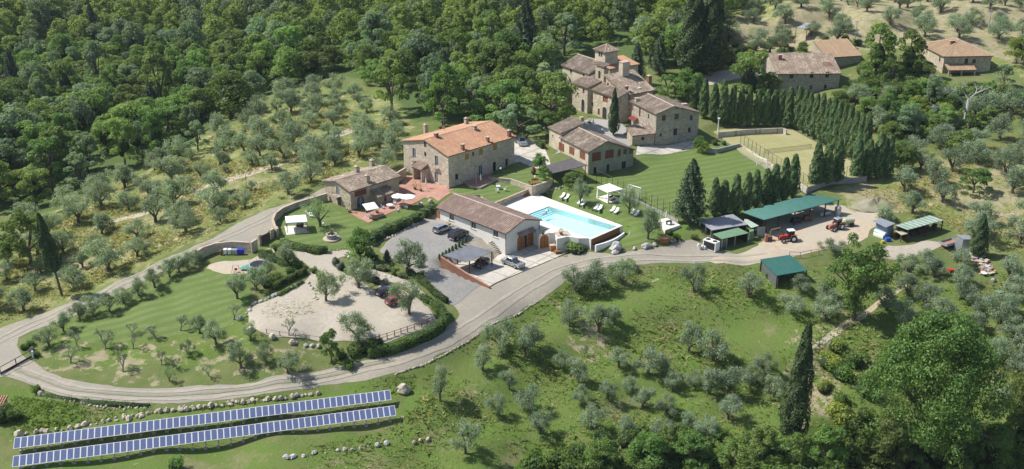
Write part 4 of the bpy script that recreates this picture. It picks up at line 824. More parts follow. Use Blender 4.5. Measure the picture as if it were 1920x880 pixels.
# ------------------------------------------------------------------ pool, terraces, walls
from mathutils.geometry import tessellate_polygon
def plate(name, poly, z, thick, mtop, mside, hole=None, label=None):
    mb = MB(); rings = [poly]+([hole] if hole else []); tri = tessellate_polygon([[Vector((*p, 0)) for p in r_] for r_ in rings]); allp = [p for r_ in rings for p in r_]
    for t in tri:
        a, b, c = (allp[i] for i in t); ar = (b[0]-a[0])*(c[1]-a[1])-(c[0]-a[0])*(b[1]-a[1]); t = t if ar > 0 else t[::-1]
        mb.add([(allp[i][0], allp[i][1], z) for i in t], [(0, 1, 2)], 0)
    for r_ in rings:
        n = len(r_)
        for i in range(n):
            a, b = r_[i], r_[(i+1) % n]; mb.add([(a[0], a[1], z-thick), (b[0], b[1], z-thick), (b[0], b[1], z), (a[0], a[1], z)], [(0, 1, 2, 3)], 1)
    o = mb.build(name, [mtop, mside]); return tag(o, kind='structure')
PP = lambda pts, z: [tuple(P(a, b, z)[:2]) for a, b in pts]
water = PP([(984.5, 404.2), (1029, 387), (1157.5, 424.6), (1106, 446.9)], 3.0)
deck = PP([(905,382),(1000,362),(1012,366),(1168,423.2),(1162,425.5),(1108.3,449),(1104,447),(1085,447),(1066,443.5),(1044,448),(1041,437),(1031,437),(1010,441.5),(1009,436.5),(958,416.5),(905,394)], 3.0)
plate('pool_deck', deck, 3.0, 3.4, M_['pave_white'], M_['plaster_white'], hole=water)
m_w = bpy.data.materials.new('pool_water'); m_w.use_nodes = True; N = m_w.node_tree.nodes; Lk = m_w.node_tree.links
tr = N.new('ShaderNodeBsdfTransparent'); tr.inputs[0].default_value = (.80, .955, .965, 1); gl = N.new('ShaderNodeBsdfGlossy'); gl.inputs['Roughness'].default_value = .04
fr = N.new('ShaderNodeFresnel'); fr.inputs[0].default_value = 1.33; mx = N.new('ShaderNodeMixShader'); bp = N.new('ShaderNodeBump'); nz = N.new('ShaderNodeTexNoise'); nz.inputs['Scale'].default_value = 2.2; bp.inputs['Distance'].default_value = .12
Lk.new(nz.outputs[0], bp.inputs['Height']); Lk.new(bp.outputs[0], gl.inputs['Normal']); Lk.new(bp.outputs[0], fr.inputs['Normal']); Lk.new(fr.outputs[0], mx.inputs[0]); Lk.new(tr.outputs[0], mx.inputs[1]); Lk.new(gl.outputs[0], mx.inputs[2]); Lk.new(mx.outputs[0], N['Material Output'].inputs[0])
mb = MB(); mb.add([(x, y, 2.9) for x, y in water], [(0, 3, 2, 1)]); o = mb.build('pool_water', m_w); tag(o, kind='structure')
m_b = mat('pool_basin', (.66, .90, .93), (.74, .93, .95), scale=.8, rough=.5)
mb = MB(); mb.add([(x, y, 1.75) for x, y in water], [(0, 3, 2, 1)])
for i in range(4): a, b = water[i], water[(i+1) % 4]; mb.add([(a[0], a[1], 1.7), (b[0], b[1], 1.7), (b[0], b[1], 2.985), (a[0], a[1], 2.985)], [(3, 2, 1, 0)])
w0, w1, w2, w3 = (np.array(q) for q in water); ud = (w3-w0)/np.linalg.norm(w3-w0)
for k in range(4): a, b = w0+ud*k*.38, w1+ud*k*.38; c, d = w1+ud*(k+1)*.38, w0+ud*(k+1)*.38; mb.prism([tuple(a), tuple(d), tuple(c), tuple(b)], 1.75, 2.75-k*.26)
o = mb.build('pool_basin', m_b); tag(o, kind='structure')
T = empty('overflow_channel', (*P(1135, 445, 2.2),), 'curved white overflow basin along the low front edge of the swimming pool', 'pool edge'); org = tuple(T.location)
mb = MB(org); e0, e1 = np.array(deck[5]), np.array(deck[4]); dd = (e1-e0); nn = np.array([dd[1], -dd[0]]); nn /= np.linalg.norm(nn)
if nn[1] > 0: nn = -nn
out = [tuple(e0+dd*t+nn*(1.35+.7*math.sin(math.pi*t))) for t in np.linspace(0, 1, 9)]; inn = [tuple(np.array(p)-nn*.32) for p in out]
mb.prism([tuple(e0-nn*-.02), *[tuple(p) for p in inn], tuple(e1+nn*.02)], .6, 1.75, 0, 0); mb.build('channel_floor', M_['wood_dark'], T); mb = MB(org); mb.obox([e0[0]+nn[0]*.005, e0[1]+nn[1]*.005, 1.5], [dd[0], dd[1], 0], [nn[0]*.04, nn[1]*.04, 0], [0, 0, 1.42]); mb.build('overflow_face', M_['wood'], T)
mb = MB(org)
for i in range(8):
    a, b, c, d = inn[i], out[i], out[i+1], inn[i+1]; mb.prism([a, b, c, d], .3, 2.1)
mb.build('channel_wall', M_['white'], T)
T = empty('bather_stand_in', (*P(1021, 402, 2.9),), 'dark grey inflatable float on the water by the pool steps', 'pool float'); org = tuple(T.location)  # float shape standing in for dark figures, likely bathers, at the steps
mb = MB(org); c = P(1018, 403, 2.9); mb.lathe(c, [(.2, 0), (.42, .05), (.46, .18), (.2, .3)], 10); mb.build('ring', M_['concrete_grey'], T)
mb = MB(org); c = P(1023, 401, 2.9); mb.path([c, c+[.1, .1, .5], c+[.45, 0, .8], c+[.75, -.1, .6]], [.3, .22, .13, .08], 7); mb.build('body', M_['metal'], T)
def retaining(name, label, pts, z, thick, h, m, capm=None, cat='wall', closed=False, zb=None, world=False):
    """low wall along photo points, with a coping part"""
    pw = [tuple(P(a, b, z if not isinstance(z, list) else z[i])) for i, (a, b) in enumerate(pts)] if not world else pts
    c = np.mean([p[:3] for p in pw], axis=0); T = empty(name, tuple(map(float, c)), label, cat); org = tuple(T.location); mb = MB(org); cp = MB(org)
    for i in range(len(pw)-1):
        a, b = np.array(pw[i]), np.array(pw[i+1]); d = b-a; L = np.linalg.norm(d[:2]); n = np.array([-d[1], d[0], 0])/L*thick/2; e = np.array([d[0], d[1], 0])/L*.03
        A0, A1, B0, B1 = a-n-e, a+n-e, b-n+e, b+n+e; dz = np.array([0, 0, h]); mb.add([A0-dz, B0-dz, B1-dz, A1-dz, A0, B0, B1, A1], [(4, 5, 6, 7), (0, 1, 5, 4), (1, 2, 6, 5), (2, 3, 7, 6), (3, 0, 4, 7)])
        if capm: n2 = n*1.25; q = [a-n2-e, b-n2+e, b+n2+e, a+n2-e]; cp.add([p+[0, 0, .004] for p in q]+[p+[0, 0, .09] for p in q], [(3, 2, 1, 0), (4, 5, 6, 7), (0, 1, 5, 4), (1, 2, 6, 5), (2, 3, 7, 6), (3, 0, 4, 7)])
    mb.build('masonry', m, T)
    if capm: cp.build('coping', capm, T)
    return T
plate('upper_lawn', PLAT[3][0], 4.1, 1.6, M_['lawn'], M_['stone']); plate('house_terrace', PLAT[4][0], 4.35, 1.6, M_['pave_red'], M_['stone']); plate('bench_lawn', PLAT[5][0], 5.0, 2.6, M_['lawn'], M_['stone_pale'])
plate('front_yard', PLAT[1][0], 0, .8, M_['concrete'], M_['concrete']); plate('carport_floor', PLAT[2][0], -.02, .8, M_['concrete'], M_['brick'])
plate('grill_terrace', PLAT[7][0], 2.6, 2.9, M_['pave_white'], M_['plaster_white'])
c_ = PLAT[6][0]; plate('tennis_court', c_, 4.2, 1.6, M_['court'], M_['concrete_grey'])
retaining('garden_wall', 'pale coping wall along the front of the lawn with white chairs', [(868,366),(925,382),(990,355)], 4.18, .3, 1.5, M_['stone'], M_['ridge'])
retaining('garden_wall', 'stepped stone wall around the bench lawn above the pool', [(936,334),(958,336.5),(998,350),(1035,338)], 5.15, .35, 2.2, M_['stone_pale'], M_['ridge'])
retaining('garden_wall', 'low wall bounding the paved terrace beside the orange roofed house', [(880,349),(900,352),(936,334)], 4.45, .25, .7, M_['stone_pale'], M_['ridge'])
retaining('carport_wall', 'sloping pink capped wall beside the carport running down to the drive', [(827,482),(872,511),(918,538)], [2.55, 1.3, .15], .3, 2.2, M_['brick'], M_['pave_red'])
retaining('lawn_wall', 'low concrete kerb wall between pool lawn and football field', [(1112,345),(1140,352),(1190,373),(1235,394),(1272,412)], 3.25, .25, .8, M_['concrete_grey'])
retaining('lawn_wall', 'dark stone wall below the raised lawn by the tennis court', [(1319,277),(1345,279),(1388,269)], 5.0, .4, 2.0, M_['concrete_grey'])
retaining('court_wall', 'long pale concrete wall behind the tennis court', [(1347,248),(1400,243),(1468,240),(1475,243)], 5.6, .3, 1.8, M_['concrete'], None)
retaining('court_wall', 'low whitish kerb wall between tennis court and football lawn', [(1388,270),(1420,291),(1450,310),(1490,336),(1514,353)], 4.6, .25, 1.4, M_['concrete'], None)
retaining('estate_wall', 'long curving stone wall beside the upper road behind the well lawn', [(613,363),(585,371),(555,380),(530,390),(516,400),(511,412),(515,424),(520,430)], [5.0,4.7,4.5,4.4,4.4,4.4,4.4,4.3], .4, 3.0, M_['stone'], M_['ridge'])
retaining('estate_wall', 'curved stone wall behind the blue and white wheelie bins', [(365,474),(380,464),(402,457),(435,453),(468,455)], [2.6,3.2,3.4,3.6,3.9], .4, 3.4, M_['stone_pale'], M_['ridge'])
retaining('estate_wall', 'short stone wall panel between the bins and the brown sliding gate', [(470,455.5),(480,449)], [4.0, 4.1], .4, 3.2, M_['stone_pale'], M_['ridge'])
retaining('cottage_wall', 'brown stone wall joining the cottage terrace to the big house', [(742,326),(760,315)], 6.2, .35, 2.6, M_['stone'], M_['ridge'])
def gate(a, b, ztop, h, label, m, slats=6, posts_m='stone', name='gate', pw=.5):
    A0, B0 = P(*a, ztop), P(*b, ztop); T = empty(name, tuple((A0+B0)/2-[0, 0, h]), label, 'gate'); org = tuple(T.location); d = B0-A0; L = np.linalg.norm(d); u = d/L
    for q in (A0, B0): mb = MB(org); mb.box((q[0], q[1], q[2]-h-.5), (pw, pw, h+.8), 0, math.atan2(u[1], u[0])); mb.build('pillar', M_[posts_m], T)
    for k in range(slats):
        mb = MB(org); p = A0+u*pw*.6+[0, 0, -h+.12+k*(h-.2)/slats]; mb.obox(p, u*(L-pw*1.2), [-u[1]*.05, u[0]*.05, 0], [0, 0, (h-.2)/slats*.9]); mb.build('board', m, T)
    return T
gate((486,443), (508,433.5), 4.1, 2.2, 'wide brown boarded sliding gate between stone pillars on the upper road', M_['wood_dark'], 7)
gate((511,431.5), (519,428.5), 4.1, 2.0, 'narrow brown pedestrian gate next to the sliding gate', M_['wood_dark'], 6)
# entrance gate bottom left
A0, B0 = Pt(2, 704), Pt(60, 672); T = empty('entrance_gate', tuple((A0+B0)/2), 'low dark metal bar gate across the drive at far left', 'gate'); org = tuple(T.location); d = B0-A0; d[2] = B0[2]-A0[2]
for f in (0, .5, 1): mb = MB(org); mb.tube(A0+d*f, A0+d*f+[0, 0, 1.5], .09, .09, 6); mb.build('post', M_['metal_dark'], T)
mb = MB(org); mb.tube(A0+[0, 0, 1.5], B0+[0, 0, 1.5], .06, .06, 6); mb.build('rail', M_['metal_dark'], T)
mb = MB(org); mb.obox(A0+[0, 0, .12], d, [0, .1, 0], [0, 0, .4]); mb.build('lower_beam', M_['metal_dark'], T)
mb = MB(org); mb.obox(A0+[0, -.25, .02], d, [0, .12, 0], [0, 0, .1]); mb.build('track', M_['frame_white'], T)
mb = MB(org); mb.box(B0+[.1, .1, 0], (.4, .35, 1.3)); mb.build('pillar', M_['white'], T)
# ------------------------------------------------------------------ furniture builders
def at_h(px, py, px2, py2):                  # heading between two photo points
    a, b = at(px, py), at(px2, py2); return math.atan2(b[1]-a[1], b[0]-a[0])
def lounger(px, py, label, group, proto=[None], rz=None, cat='sun lounger'):
    p = at(px, py); rz = math.radians(62) if rz is None else rz
    if proto[0] is None:
        T = empty('sun_lounger', (0, 0, 0), label, cat, group); org = (0, 0, 0)
        mb = MB(); mb.obox((-1.0, -.32, .26), (1.35, 0, 0), (0, .64, 0), (0, 0, .06)); mb.build('frame', M_['frame_white'], T)
        mb = MB(); mb.obox((-1.0, -.3, .325), (1.25, 0, 0), (0, .6, 0), (0, 0, .12)); mb.build('seat_cushion', M_['canvas'], T)
        mb = MB(); mb.obox((.27, -.3, .34), (.68, 0, .48), (0, .6, 0), (-.07, 0, .1)); mb.build('backrest', M_['canvas'], T)
        for x, y in ((-.9, -.28), (-.9, .28), (.28, -.28), (.28, .28)): mb = MB(); mb.box((x, y, 0), (.06, .06, .258)); mb.build('leg', M_['frame_white'], T)
        proto[0] = T; T.location = tuple(p); T.rotation_euler.z = rz; return T
    return copy_thing(proto[0], tuple(p), rz, label)
LG = 'white sun loungers set out in pairs on the pool lawn'
nm = ['nearest the pool stairs', 'under the thick trunked olive tree', 'in front of the white canopy pavilion', 'right of the white canopy pavilion', 'by the low olive bush, farthest right']
for i, (x, y, x2, y2) in enumerate(((1054.6,371,1062.7,373.4),(1087,382.3,1093.7,385.2),(1118,392.2,1124.5,394.8),(1149,396.3,1155.8,399.3),(1187,400.5,1194,403.5))):
    lounger(x, y, 'left white sun lounger of the pair '+nm[i], LG); lounger(x2, y2, 'right white sun lounger of the pair '+nm[i], LG)
a = lounger(580, 403, 'white sun lounger farther from the well, behind the cream gazebo', 'loungers behind the gazebo', rz=2.9); a['group'] = 'loungers behind the gazebo'
a = lounger(584, 407.5, 'white sun lounger nearer the well, behind the cream gazebo', 'loungers behind the gazebo', rz=2.9); a['group'] = 'loungers behind the gazebo'
def pavilion(name, label, pts, ztop, zf, slab=None, peak=.4, curtains=False, rugs=None, postm='frame_white'):
    c = [P(a, b, ztop) for a, b in pts]; ctr = sum(c)/4; T = empty(name, (ctr[0], ctr[1], zf), label, 'gazebo'); org = tuple(T.location)
    mb = MB(org); top = ctr+[0, 0, peak]; dn = np.array([0, 0, -.28]); mb.add(c+[top], [(0, 1, 4), (1, 2, 4), (2, 3, 4), (3, 0, 4)]); mb.add(c+[q+dn for q in c], [(i, 4+i, 4+(i+1) % 4, (i+1) % 4) for i in range(4)]); mb.build('canopy', M_['canvas'], T)
    for q in c:
        q2 = q+(ctr-q)*.06; mb = MB(org); mb.box((q2[0], q2[1], zf), (.1, .1, ztop-zf-.02)) ; mb.build('post', M_[postm], T)
    if slab: mb = MB(org); k = [ctr+(q-ctr)*slab for q in c]; mb.prism([tuple(q[:2]) for q in k], zf-.3, zf+.09); mb.build('floor_slab', M_['pave_white'], T)
    if curtains:
        for q in c:
            for q3 in ((c[1] if q is c[0] else c[0]),):
                d = (ctr-q); d[2] = 0; q2 = q+d*.1; mb = MB(org); mb.box((q2[0], q2[1], zf+.1), (.42, .42, ztop-zf-.35), 0, .4, .6); mb.build('curtain', M_['canvas'], T)
    return T, c, ctr
pavilion('pool_pavilion', 'white canopy pavilion with tied curtains on the pool lawn', [(1119,350.5),(1140.5,360.5),(1168,354.5),(1143,344)], 5.6, 3.0, 1.02, .25, True)
p = P(1147, 376, 3.0)
T = empty('wicker_sofa', (p[0], p[1], 3.1), 'low wicker sofa with white cushion under the pool pavilion', 'sofa'); mb = MB(); mb.box((0, 0, 0), (1.6, .8, .35)); mb.build('base', M_['wood'], T); mb = MB(); mb.box((0, 0, .354), (1.5, .7, .14)); mb.build('cushion', M_['canvas'], T); mb = MB(); mb.box((0, .36, .5), (1.6, .12, .4)); mb.build('backrest', M_['wood'], T); T.rotation_euler.z = .8
Tg, cg, ctrg = pavilion('garden_gazebo', 'cream four post gazebo on the well lawn by the curved wall', [(534.5,406),(536.5,418),(576.5,415.5),(573,402.5)], 5.15, 2.85, None, .55, False, postm='metal_dark')
drape('gazebo_paving', [tuple(P(a, b, 2.85)[:2]) for a, b in ((533,424),(553,423.5),(556,438),(537,439.5))], M_['pave_white'], .1); drape('gazebo_rug', [tuple(P(a, b, 2.85)[:2]) for a, b in ((553.5,423.5),(576,422.5),(579.5,436),(556.5,438))], M_['concrete'], .1)
for x, y in ((559, 426), (566, 427)):
    p = at(x, y); T = empty('garden_armchair', tuple(p+[0, 0, .1]), f'dark garden armchair on the {"left" if x < 562 else "right"} under the cream gazebo', 'armchair', 'dark armchairs under the gazebo'); mb = MB(); mb.box((0, 0, .1), (.7, .65, .35)); mb.build('seat', M_['wood_dark'], T); mb = MB(); mb.box((0, .3, .45), (.7, .12, .45)); mb.build('backrest', M_['wood_dark'], T)
# well
p = at(622, 448); org = tuple(map(float, p)); T = empty('stone_well', org, 'round grey stone well on a pale circular base in the lawn', 'well'); mb = MB(org)
mb.lathe(p, [(1.75, -.2), (1.75, .14), (1.6, .15)], 28); mb.build('base', M_['ridge'], T)
mb = MB(org); mb.lathe(p+[0, 0, .15], [(1.02, 0), (1.02, .75), (1.12, .76), (1.12, .9), (.82, .91), (.8, .55)], 24); mb.build('well_ring', M_['concrete_grey'], T)
T = empty('planter_pot', (p[0]+.05, p[1]+.4, p[2]+.7), 'dark planter with small red flowers on the well', 'planter'); mb = MB(); mb.lathe((0, 0, 0), [(.2, 0), (.33, .35), (.36, .5), (.3, .5)], 10); mb.build('pot', M_['rust'], T)
mb = MB()
for k in range(40): a, r_ = rnd.random()*6.3, rnd.random()*.4; mb.box((r_*math.cos(a), r_*math.sin(a), .5+rnd.random()*.2), (.1, .1, .06), rnd.choice([0, 0, 1]), a)
mb.build('flowers', [M_['leaf_hedge'], M_['red'] if 'red' in M_ else mat('red_flower', (.45, .05, .02))], T)
def lamp(px, py, label, h=2.3):
    p = at(px, py); T = empty('garden_lamp', tuple(p), label, 'lamp', 'slim garden lamps with round heads'); mb = MB(); mb.tube((0, 0, 0), (0, 0, h), .05, .04, 6); mb.build('post', M_['metal_dark'], T); mb = MB(); mb.lathe((0, 0, h), [(.06, 0), (.2, .1), (.24, .25), (.17, .4), (.03, .45)], 10); mb.build('globe', M_['white'], T, smooth=True)
lamp(608, 441, 'slim garden lamp just left of the round well'); lamp(939, 336, 'slim garden lamp beside the big house terrace'); lamp(600, 405, 'slim garden lamp under the willow like lawn tree', 2.0)
lamp(655, 500, 'slim garden lamp in the shrubs by the gravel path', 1.8); lamp(1003, 345, 'slim garden lamp at the bench lawn corner', 1.5)
def parasol(px, py, label, kind='round', r=1.7, h=2.5, rz=0.3, off=(0, 0), group=None):
    p = at(px, py); T = empty('parasol', tuple(p), label, 'parasol', group); mb = MB(); mb.tube((0, 0, 0), (0, 0, h+.2), .04, .04, 6); mb.build('pole', M_['metal_dark' if kind == 'cant' else 'frame_white'], T)
    mb = MB(); mb.lathe((0, 0, 0), [(.35, 0), (.35, .08), (.08, .12)], 12); mb.build('base', M_['concrete_grey'], T)
    mb = MB(); cx, cy = off
    if kind == 'closed': mb.lathe((cx, cy, 1.0), [(.06, 0), (.2, .2), (.14, 1.0), (.03, 1.6)], 9)
    elif kind == 'square':
        c = [(cx+r*a*math.cos(rz)-r*b*math.sin(rz), cy+r*a*math.sin(rz)+r*b*math.cos(rz), h+.25*b) for a, b in ((-1, -1), (1, -1), (1, 1), (-1, 1))]; mb.add(c+[(cx, cy, h+.45)], [(0, 1, 4), (1, 2, 4), (2, 3, 4), (3, 0, 4)]); mb.add(c+[(a, b, z-.12) for a, b, z in c], [(i, 4+i, 4+(i+1) % 4, (i+1) % 4) for i in range(4)])
    else:
        n = 8; ring = [(cx+r*math.cos(6.283*k/n), cy+r*math.sin(6.283*k/n), h-.1) for k in range(n)]; mb.add(ring+[(cx, cy, h+.5)], [(k, (k+1) % n, n) for k in range(n)]); mb.add(ring+[(a, b, z-.15) for a, b, z in ring], [(k, n+k, n+(k+1) % n, (k+1) % n) for k in range(n)])
    mb.build('canopy', M_['canvas'], T)
    if kind == 'cant' or off != (0, 0): mb = MB(); mb.tube((0, 0, h+.1), (cx, cy, h+.45), .04, .04, 6); mb.tube((0, 0, 1.5), (cx*.5, cy*.5, h+.3), .03, .03, 5); mb.build('arm', M_['metal_dark'], T)
    return T
parasol(686, 407, 'square white tilted parasol beside the cottage door', 'square', 1.35, 2.3, .5, (1.1, .3)); G = 'round white parasols on the red terrace'
parasol(743.5, 389, 'left round white parasol of two over the terrace table', 'round', 1.5, 2.4, group=G, off=(.4, .8)); parasol(757, 390, 'right round white parasol of two over the terrace table', 'round', 1.7, 2.5, group=G, off=(.9, .4))
parasol(799, 354, 'closed white parasol standing on the red terrace', 'closed'); parasol(893, 347, 'closed white cantilever parasol on the big house side terrace', 'closed', off=(1.0, .2))
parasol(1112, 240, 'closed white parasol in the villa courtyard', 'closed'); parasol(1238, 420, 'white cantilever parasol on the small white barbecue terrace', 'closed', off=(1.3, .9), h=2.9)
def round_table(px, py, label, r=.75, m='frame_white', z=0):
    p = at(px, py); T = empty('round_table', tuple(p), label, 'table'); mb = MB(); mb.lathe((0, 0, .7), [(r, 0), (r, .06)], 16); mb.build('tabletop', M_[m], T); mb = MB(); mb.tube((0, 0, 0), (0, 0, .7), .06, .06, 6); mb.lathe((0, 0, 0), [(.3, 0), (.3, .05)], 10); mb.build('pedestal', M_[m], T); return p
def chair(px, py, label, rz, m='frame_white', group='white garden chairs', name='garden_chair'):
    p = at(px, py); T = empty(name, tuple(p), label, 'chair', group, rz=rz); mb = MB(); mb.box((0, 0, .4), (.5, .5, .07)); mb.build('seat', M_[m], T)
    mb = MB(); mb.obox((-.27, .22, .47), (.54, 0, 0), (0, .12, .5), (0, .05, 0)); mb.build('backrest', M_[m], T)
    for i in (-1, 1):
        for j in (-1, 1): mb = MB(); mb.box((i*.2, j*.2, 0), (.05, .05, .398)); mb.build('leg', M_[m], T)
    mb = MB(); 
    for i in (-1, 1): mb = MB(); mb.box((i*.27, 0, .62), (.06, .5, .05)); mb.build('armrest', M_[m], T)
round_table(731, 390, 'round white table on the red terrace in front of the cottage'); round_table(755, 389, 'round beige table under the two white parasols', .85, 'ridge'); round_table(693, 410, 'small table with pots under the square parasol', .55, 'metal')
chair(718, 392, 'white garden chair left of the round white cottage table', 1.4); chair(740, 384, 'white garden chair behind the round white cottage table', 0.2); chair(762, 393, 'white garden chair in front of the parasol table', 3.0); chair(745, 397, 'white garden chair between the two cottage tables', 2.4)
round_table(934.5, 355, 'small white table between white chairs on the upper lawn', .5)
chair(933, 352, 'high backed white chair at rear left of the lawn table', .3); chair(932, 361, 'white chair nearest the front wall on the upper lawn', 2.4); chair(946.5, 358.5, 'white chair farthest right on the upper lawn', 4.6)
chair(750, 336, 'white garden chair by the brown wall of the red terrace', 2.0); chair(626, 367, 'pale chair on the cottage balcony side path', 2.0, 'metal')
p = at(1003, 343); T = empty('garden_bench', tuple(p), 'wooden garden bench on the raised bench lawn', 'bench', rz=.1)
for nme, c, s_ in (('seat', (0, 0, .4), (1.6, .5, .06)), ('backrest', (0, .25, .5), (1.6, .07, .45)), ('table_board', (0, -.9, .38), (1.2, .5, .06))): mb = MB(); mb.box(c, s_); mb.build(nme, M_['wood_orange'], T)
for i in (-1, 1):
    for y in (-.9, 0): mb = MB(); mb.box((i*.6, y, 0), (.08, .4, .398)); mb.build('leg', M_['wood'], T)
for i in (-1, 1): chair(1003+i*9, 346, f'wooden armchair at the {"right" if i > 0 else "left"} of the lawn bench', -i*1.5, 'wood_orange', 'wooden armchairs by the bench')
def lathe_thing(name, label, cat, px, py, prof, m, group=None, z=None):
    p = at(px, py) if z is None else P(px, py, z); mb = MB(); mb.lathe((0, 0, 0), prof, 14); o = mb.build(name, m, smooth=False); o.location = tuple(p); return tag(o, label, cat, group)
lathe_thing('amphora', 'large terracotta jar standing on the bench lawn', 'jar', 1000, 327, [(.25, 0), (.55, .4), (.62, .9), (.4, 1.4), (.28, 1.6), (.36, 1.75)], M_['rust'])
lathe_thing('barrel', 'dark wooden barrel beside the pool steps shrub', 'barrel', 1066, 470, [(.28, 0), (.36, .45), (.28, .9)], M_['wood_dark'])
lathe_thing('stone_ball', 'round pale stone ornament on the small lawn by the hedge', 'ornament', 807, 381, [(.2, 0), (.45, .15), (.55, .5), (.35, .85), (.05, 1.0)], M_['ridge'])
lathe_thing('stone_pot', 'pale stone pot among flowers by the end of the hedge', 'pot', 789, 387, [(.3, 0), (.45, .3), (.5, .8), (.4, .82)], M_['ridge'])
G = 'terracotta pots with plants'
def potplant(px, py, label, h=1.2, r=.5, z=None):
    p = at(px, py); T = empty('potted_plant', tuple(p), label, 'potted plant', G); mb = MB(); mb.lathe((0, 0, 0), [(.2, 0), (.34, .4), (.38, .5)], 10); mb.build('pot', M_['rust'], T); mb = MB()
    for k in range(90):
        a, b = rnd.random()*6.28, rnd.random()*3.14; q = np.array([r*math.sin(b)*math.cos(a), r*math.sin(b)*math.sin(a), .5+h*.5+h*.5*math.cos(b)]); s_ = .13; u = np.array([rnd.uniform(-1, 1) for _ in range(3)])*s_; v = np.array([rnd.uniform(-1, 1) for _ in range(3)])*s_; mb.add([q-u, q+v, q+u], [(0, 1, 2)])
    mb.tube((0, 0, .4), (0, 0, .5+h*.6), .03, .02, 5); mb.build('foliage', M_['leaf_hedge'], T, attr=True)
for x, y, h_, l in ((778, 356, 1.3, 'potted lemon shrub at the left of the red terrace'), (789, 359, 2.0, 'tall potted tree in the middle of the red terrace'), (655.5, 399, 1.4, 'potted bush at the cottage corner'), (700, 413, .7, 'low pot at the paving edge under the square parasol'), (707, 400, .9, 'potted plant in front of the cottage annex'), (1105, 232, 1.4, 'potted tree by the villa doorway'), (1148, 236, .9, 'small pot near the villa arch'), (1088, 236, 1.0, 'small potted bush at the villa steps'), (1018, 440, .8, 'potted agave on the pool edge above the garage'), (1052, 441, .8, 'potted agave farther along the pool edge'), (842, 425, .7, 'terracotta flower pot by the white farm wall')): potplant(x, y, l, h_)
# steps
def steps(px, py, n, w_, rise, run, heading, label, m, z0):
    p = P(px, py, z0); T = empty('stone_steps', tuple(p), label, 'steps', rz=heading)
    for k in range(n): mb = MB(); mb.box((k*run, 0, rise*k-.25), (run*1.05, w_, rise+.25)); mb.build('step', m, T)
steps(989, 368, 6, 1.8, .19, .35, math.radians(115), 'short flight of brown steps from pool deck up to the lawn', M_['brick'], 3.0)
steps(1300, 448, 9, 3.0, .17, .55, math.radians(155), 'broad timber edged steps climbing beside the big conifer', M_['ridge'], .4)
steps(936, 476, 8, 1.0, .26, .32, math.radians(140), 'narrow concrete steps from carport yard to upper parking', M_['concrete'], 0)
_a, _b = P(1107, 467, .6), P(1083.5, 445, 2.9); steps(1107, 467, 9, .9, .26, float(np.linalg.norm((_b-_a)[:2]))/9, math.atan2(_b[1]-_a[1], _b[0]-_a[0]), 'stepping slabs climbing the pool corner beside the green shrub', M_['ridge'], .6)
# garage parts at the pool terrace face
T = empty('garage_front', tuple(P(1020, 464, 0)), 'arched garage and small door under the edge of the pool terrace', 'garage'); org = tuple(T.location)
a, b = np.array(deck[10-0]), np.array(deck[12])
dd = np.array(deck[11])-np.array(deck[12]); dd3 = np.array([*dd, 0])/np.linalg.norm(dd); nn3 = np.array([dd3[1], -dd3[0], 0]); nn3 = nn3 if nn3[1] < 0 else -nn3
q = (np.array(deck[11])+np.array(deck[12]))/2; opening(T, org, np.array([*q, 1.35]), dd3, nn3, 1.7, 2.6, 'archdoor')
d2 = np.array(deck[9])-np.array(deck[8]); d3 = np.array([*d2, 0])/np.linalg.norm(d2); n3 = np.array([d3[1], -d3[0], 0]); n3 = n3 if n3[1] < 0 else -n3
mbx = MB(org); q = P(1049, 468, 0); mbx.box((q[0]+.6, q[1]+1.0, -.3), (2.4, 2.0, 3.25), 0, .25); mbx.build('hut_wall', M_['stone_pale'], T)
opening(T, org, np.array([q[0]-.45, q[1]-.23, 1.1]), np.array([math.cos(.25), math.sin(.25), 0]), np.array([math.sin(.25), -math.cos(.25), 0]), .9, 2.1, 'proud', 'door')
mbx = MB(org); c_ = np.array([*q[:2], 2.98])+[.6, 1.0, 0]; mbx.box(c_, (2.8, 2.4, .14), 0, .25); mbx.build('hut_roof', M_['ridge'], T)
mbx = MB(org)
for i in range(12):
    f = i/11; r0, r1 = np.array([*deck[12], 3.0]), np.array([*deck[11], 3.0]); a_ = r0+(r1-r0)*f; mbx.tube(a_, a_+[0, 0, .95], .02, .02, 4)
mbx.tube(r0+[0, 0, .95], r1+[0, 0, .95], .03, .03, 5); mbx.build('railing', M_['metal_dark'], T)
p = at(1036, 470)
T = empty('wooden_crate', tuple(p), 'tall wooden crate standing in front of the arched garage', 'crate', rz=.3); mb = MB(); mb.box((0, 0, 0), (1.1, 1.0, 1.2)); mb.build('box', M_['wood_orange'], T); mb = MB(); mb.box((0, 0, 1.204), (1.2, 1.1, .1)); mb.build('lid', M_['ridge'], T)
p = at(1046, 475)
T = empty('pallet_stack', tuple(p), 'low stack of pallets in front of the pool hut door', 'pallets', rz=.3)
for k in range(4): mb = MB(); mb.box((0, 0, k*.15), (1.2, 1.0, .12)); mb.build('pallet', M_['wood'], T)
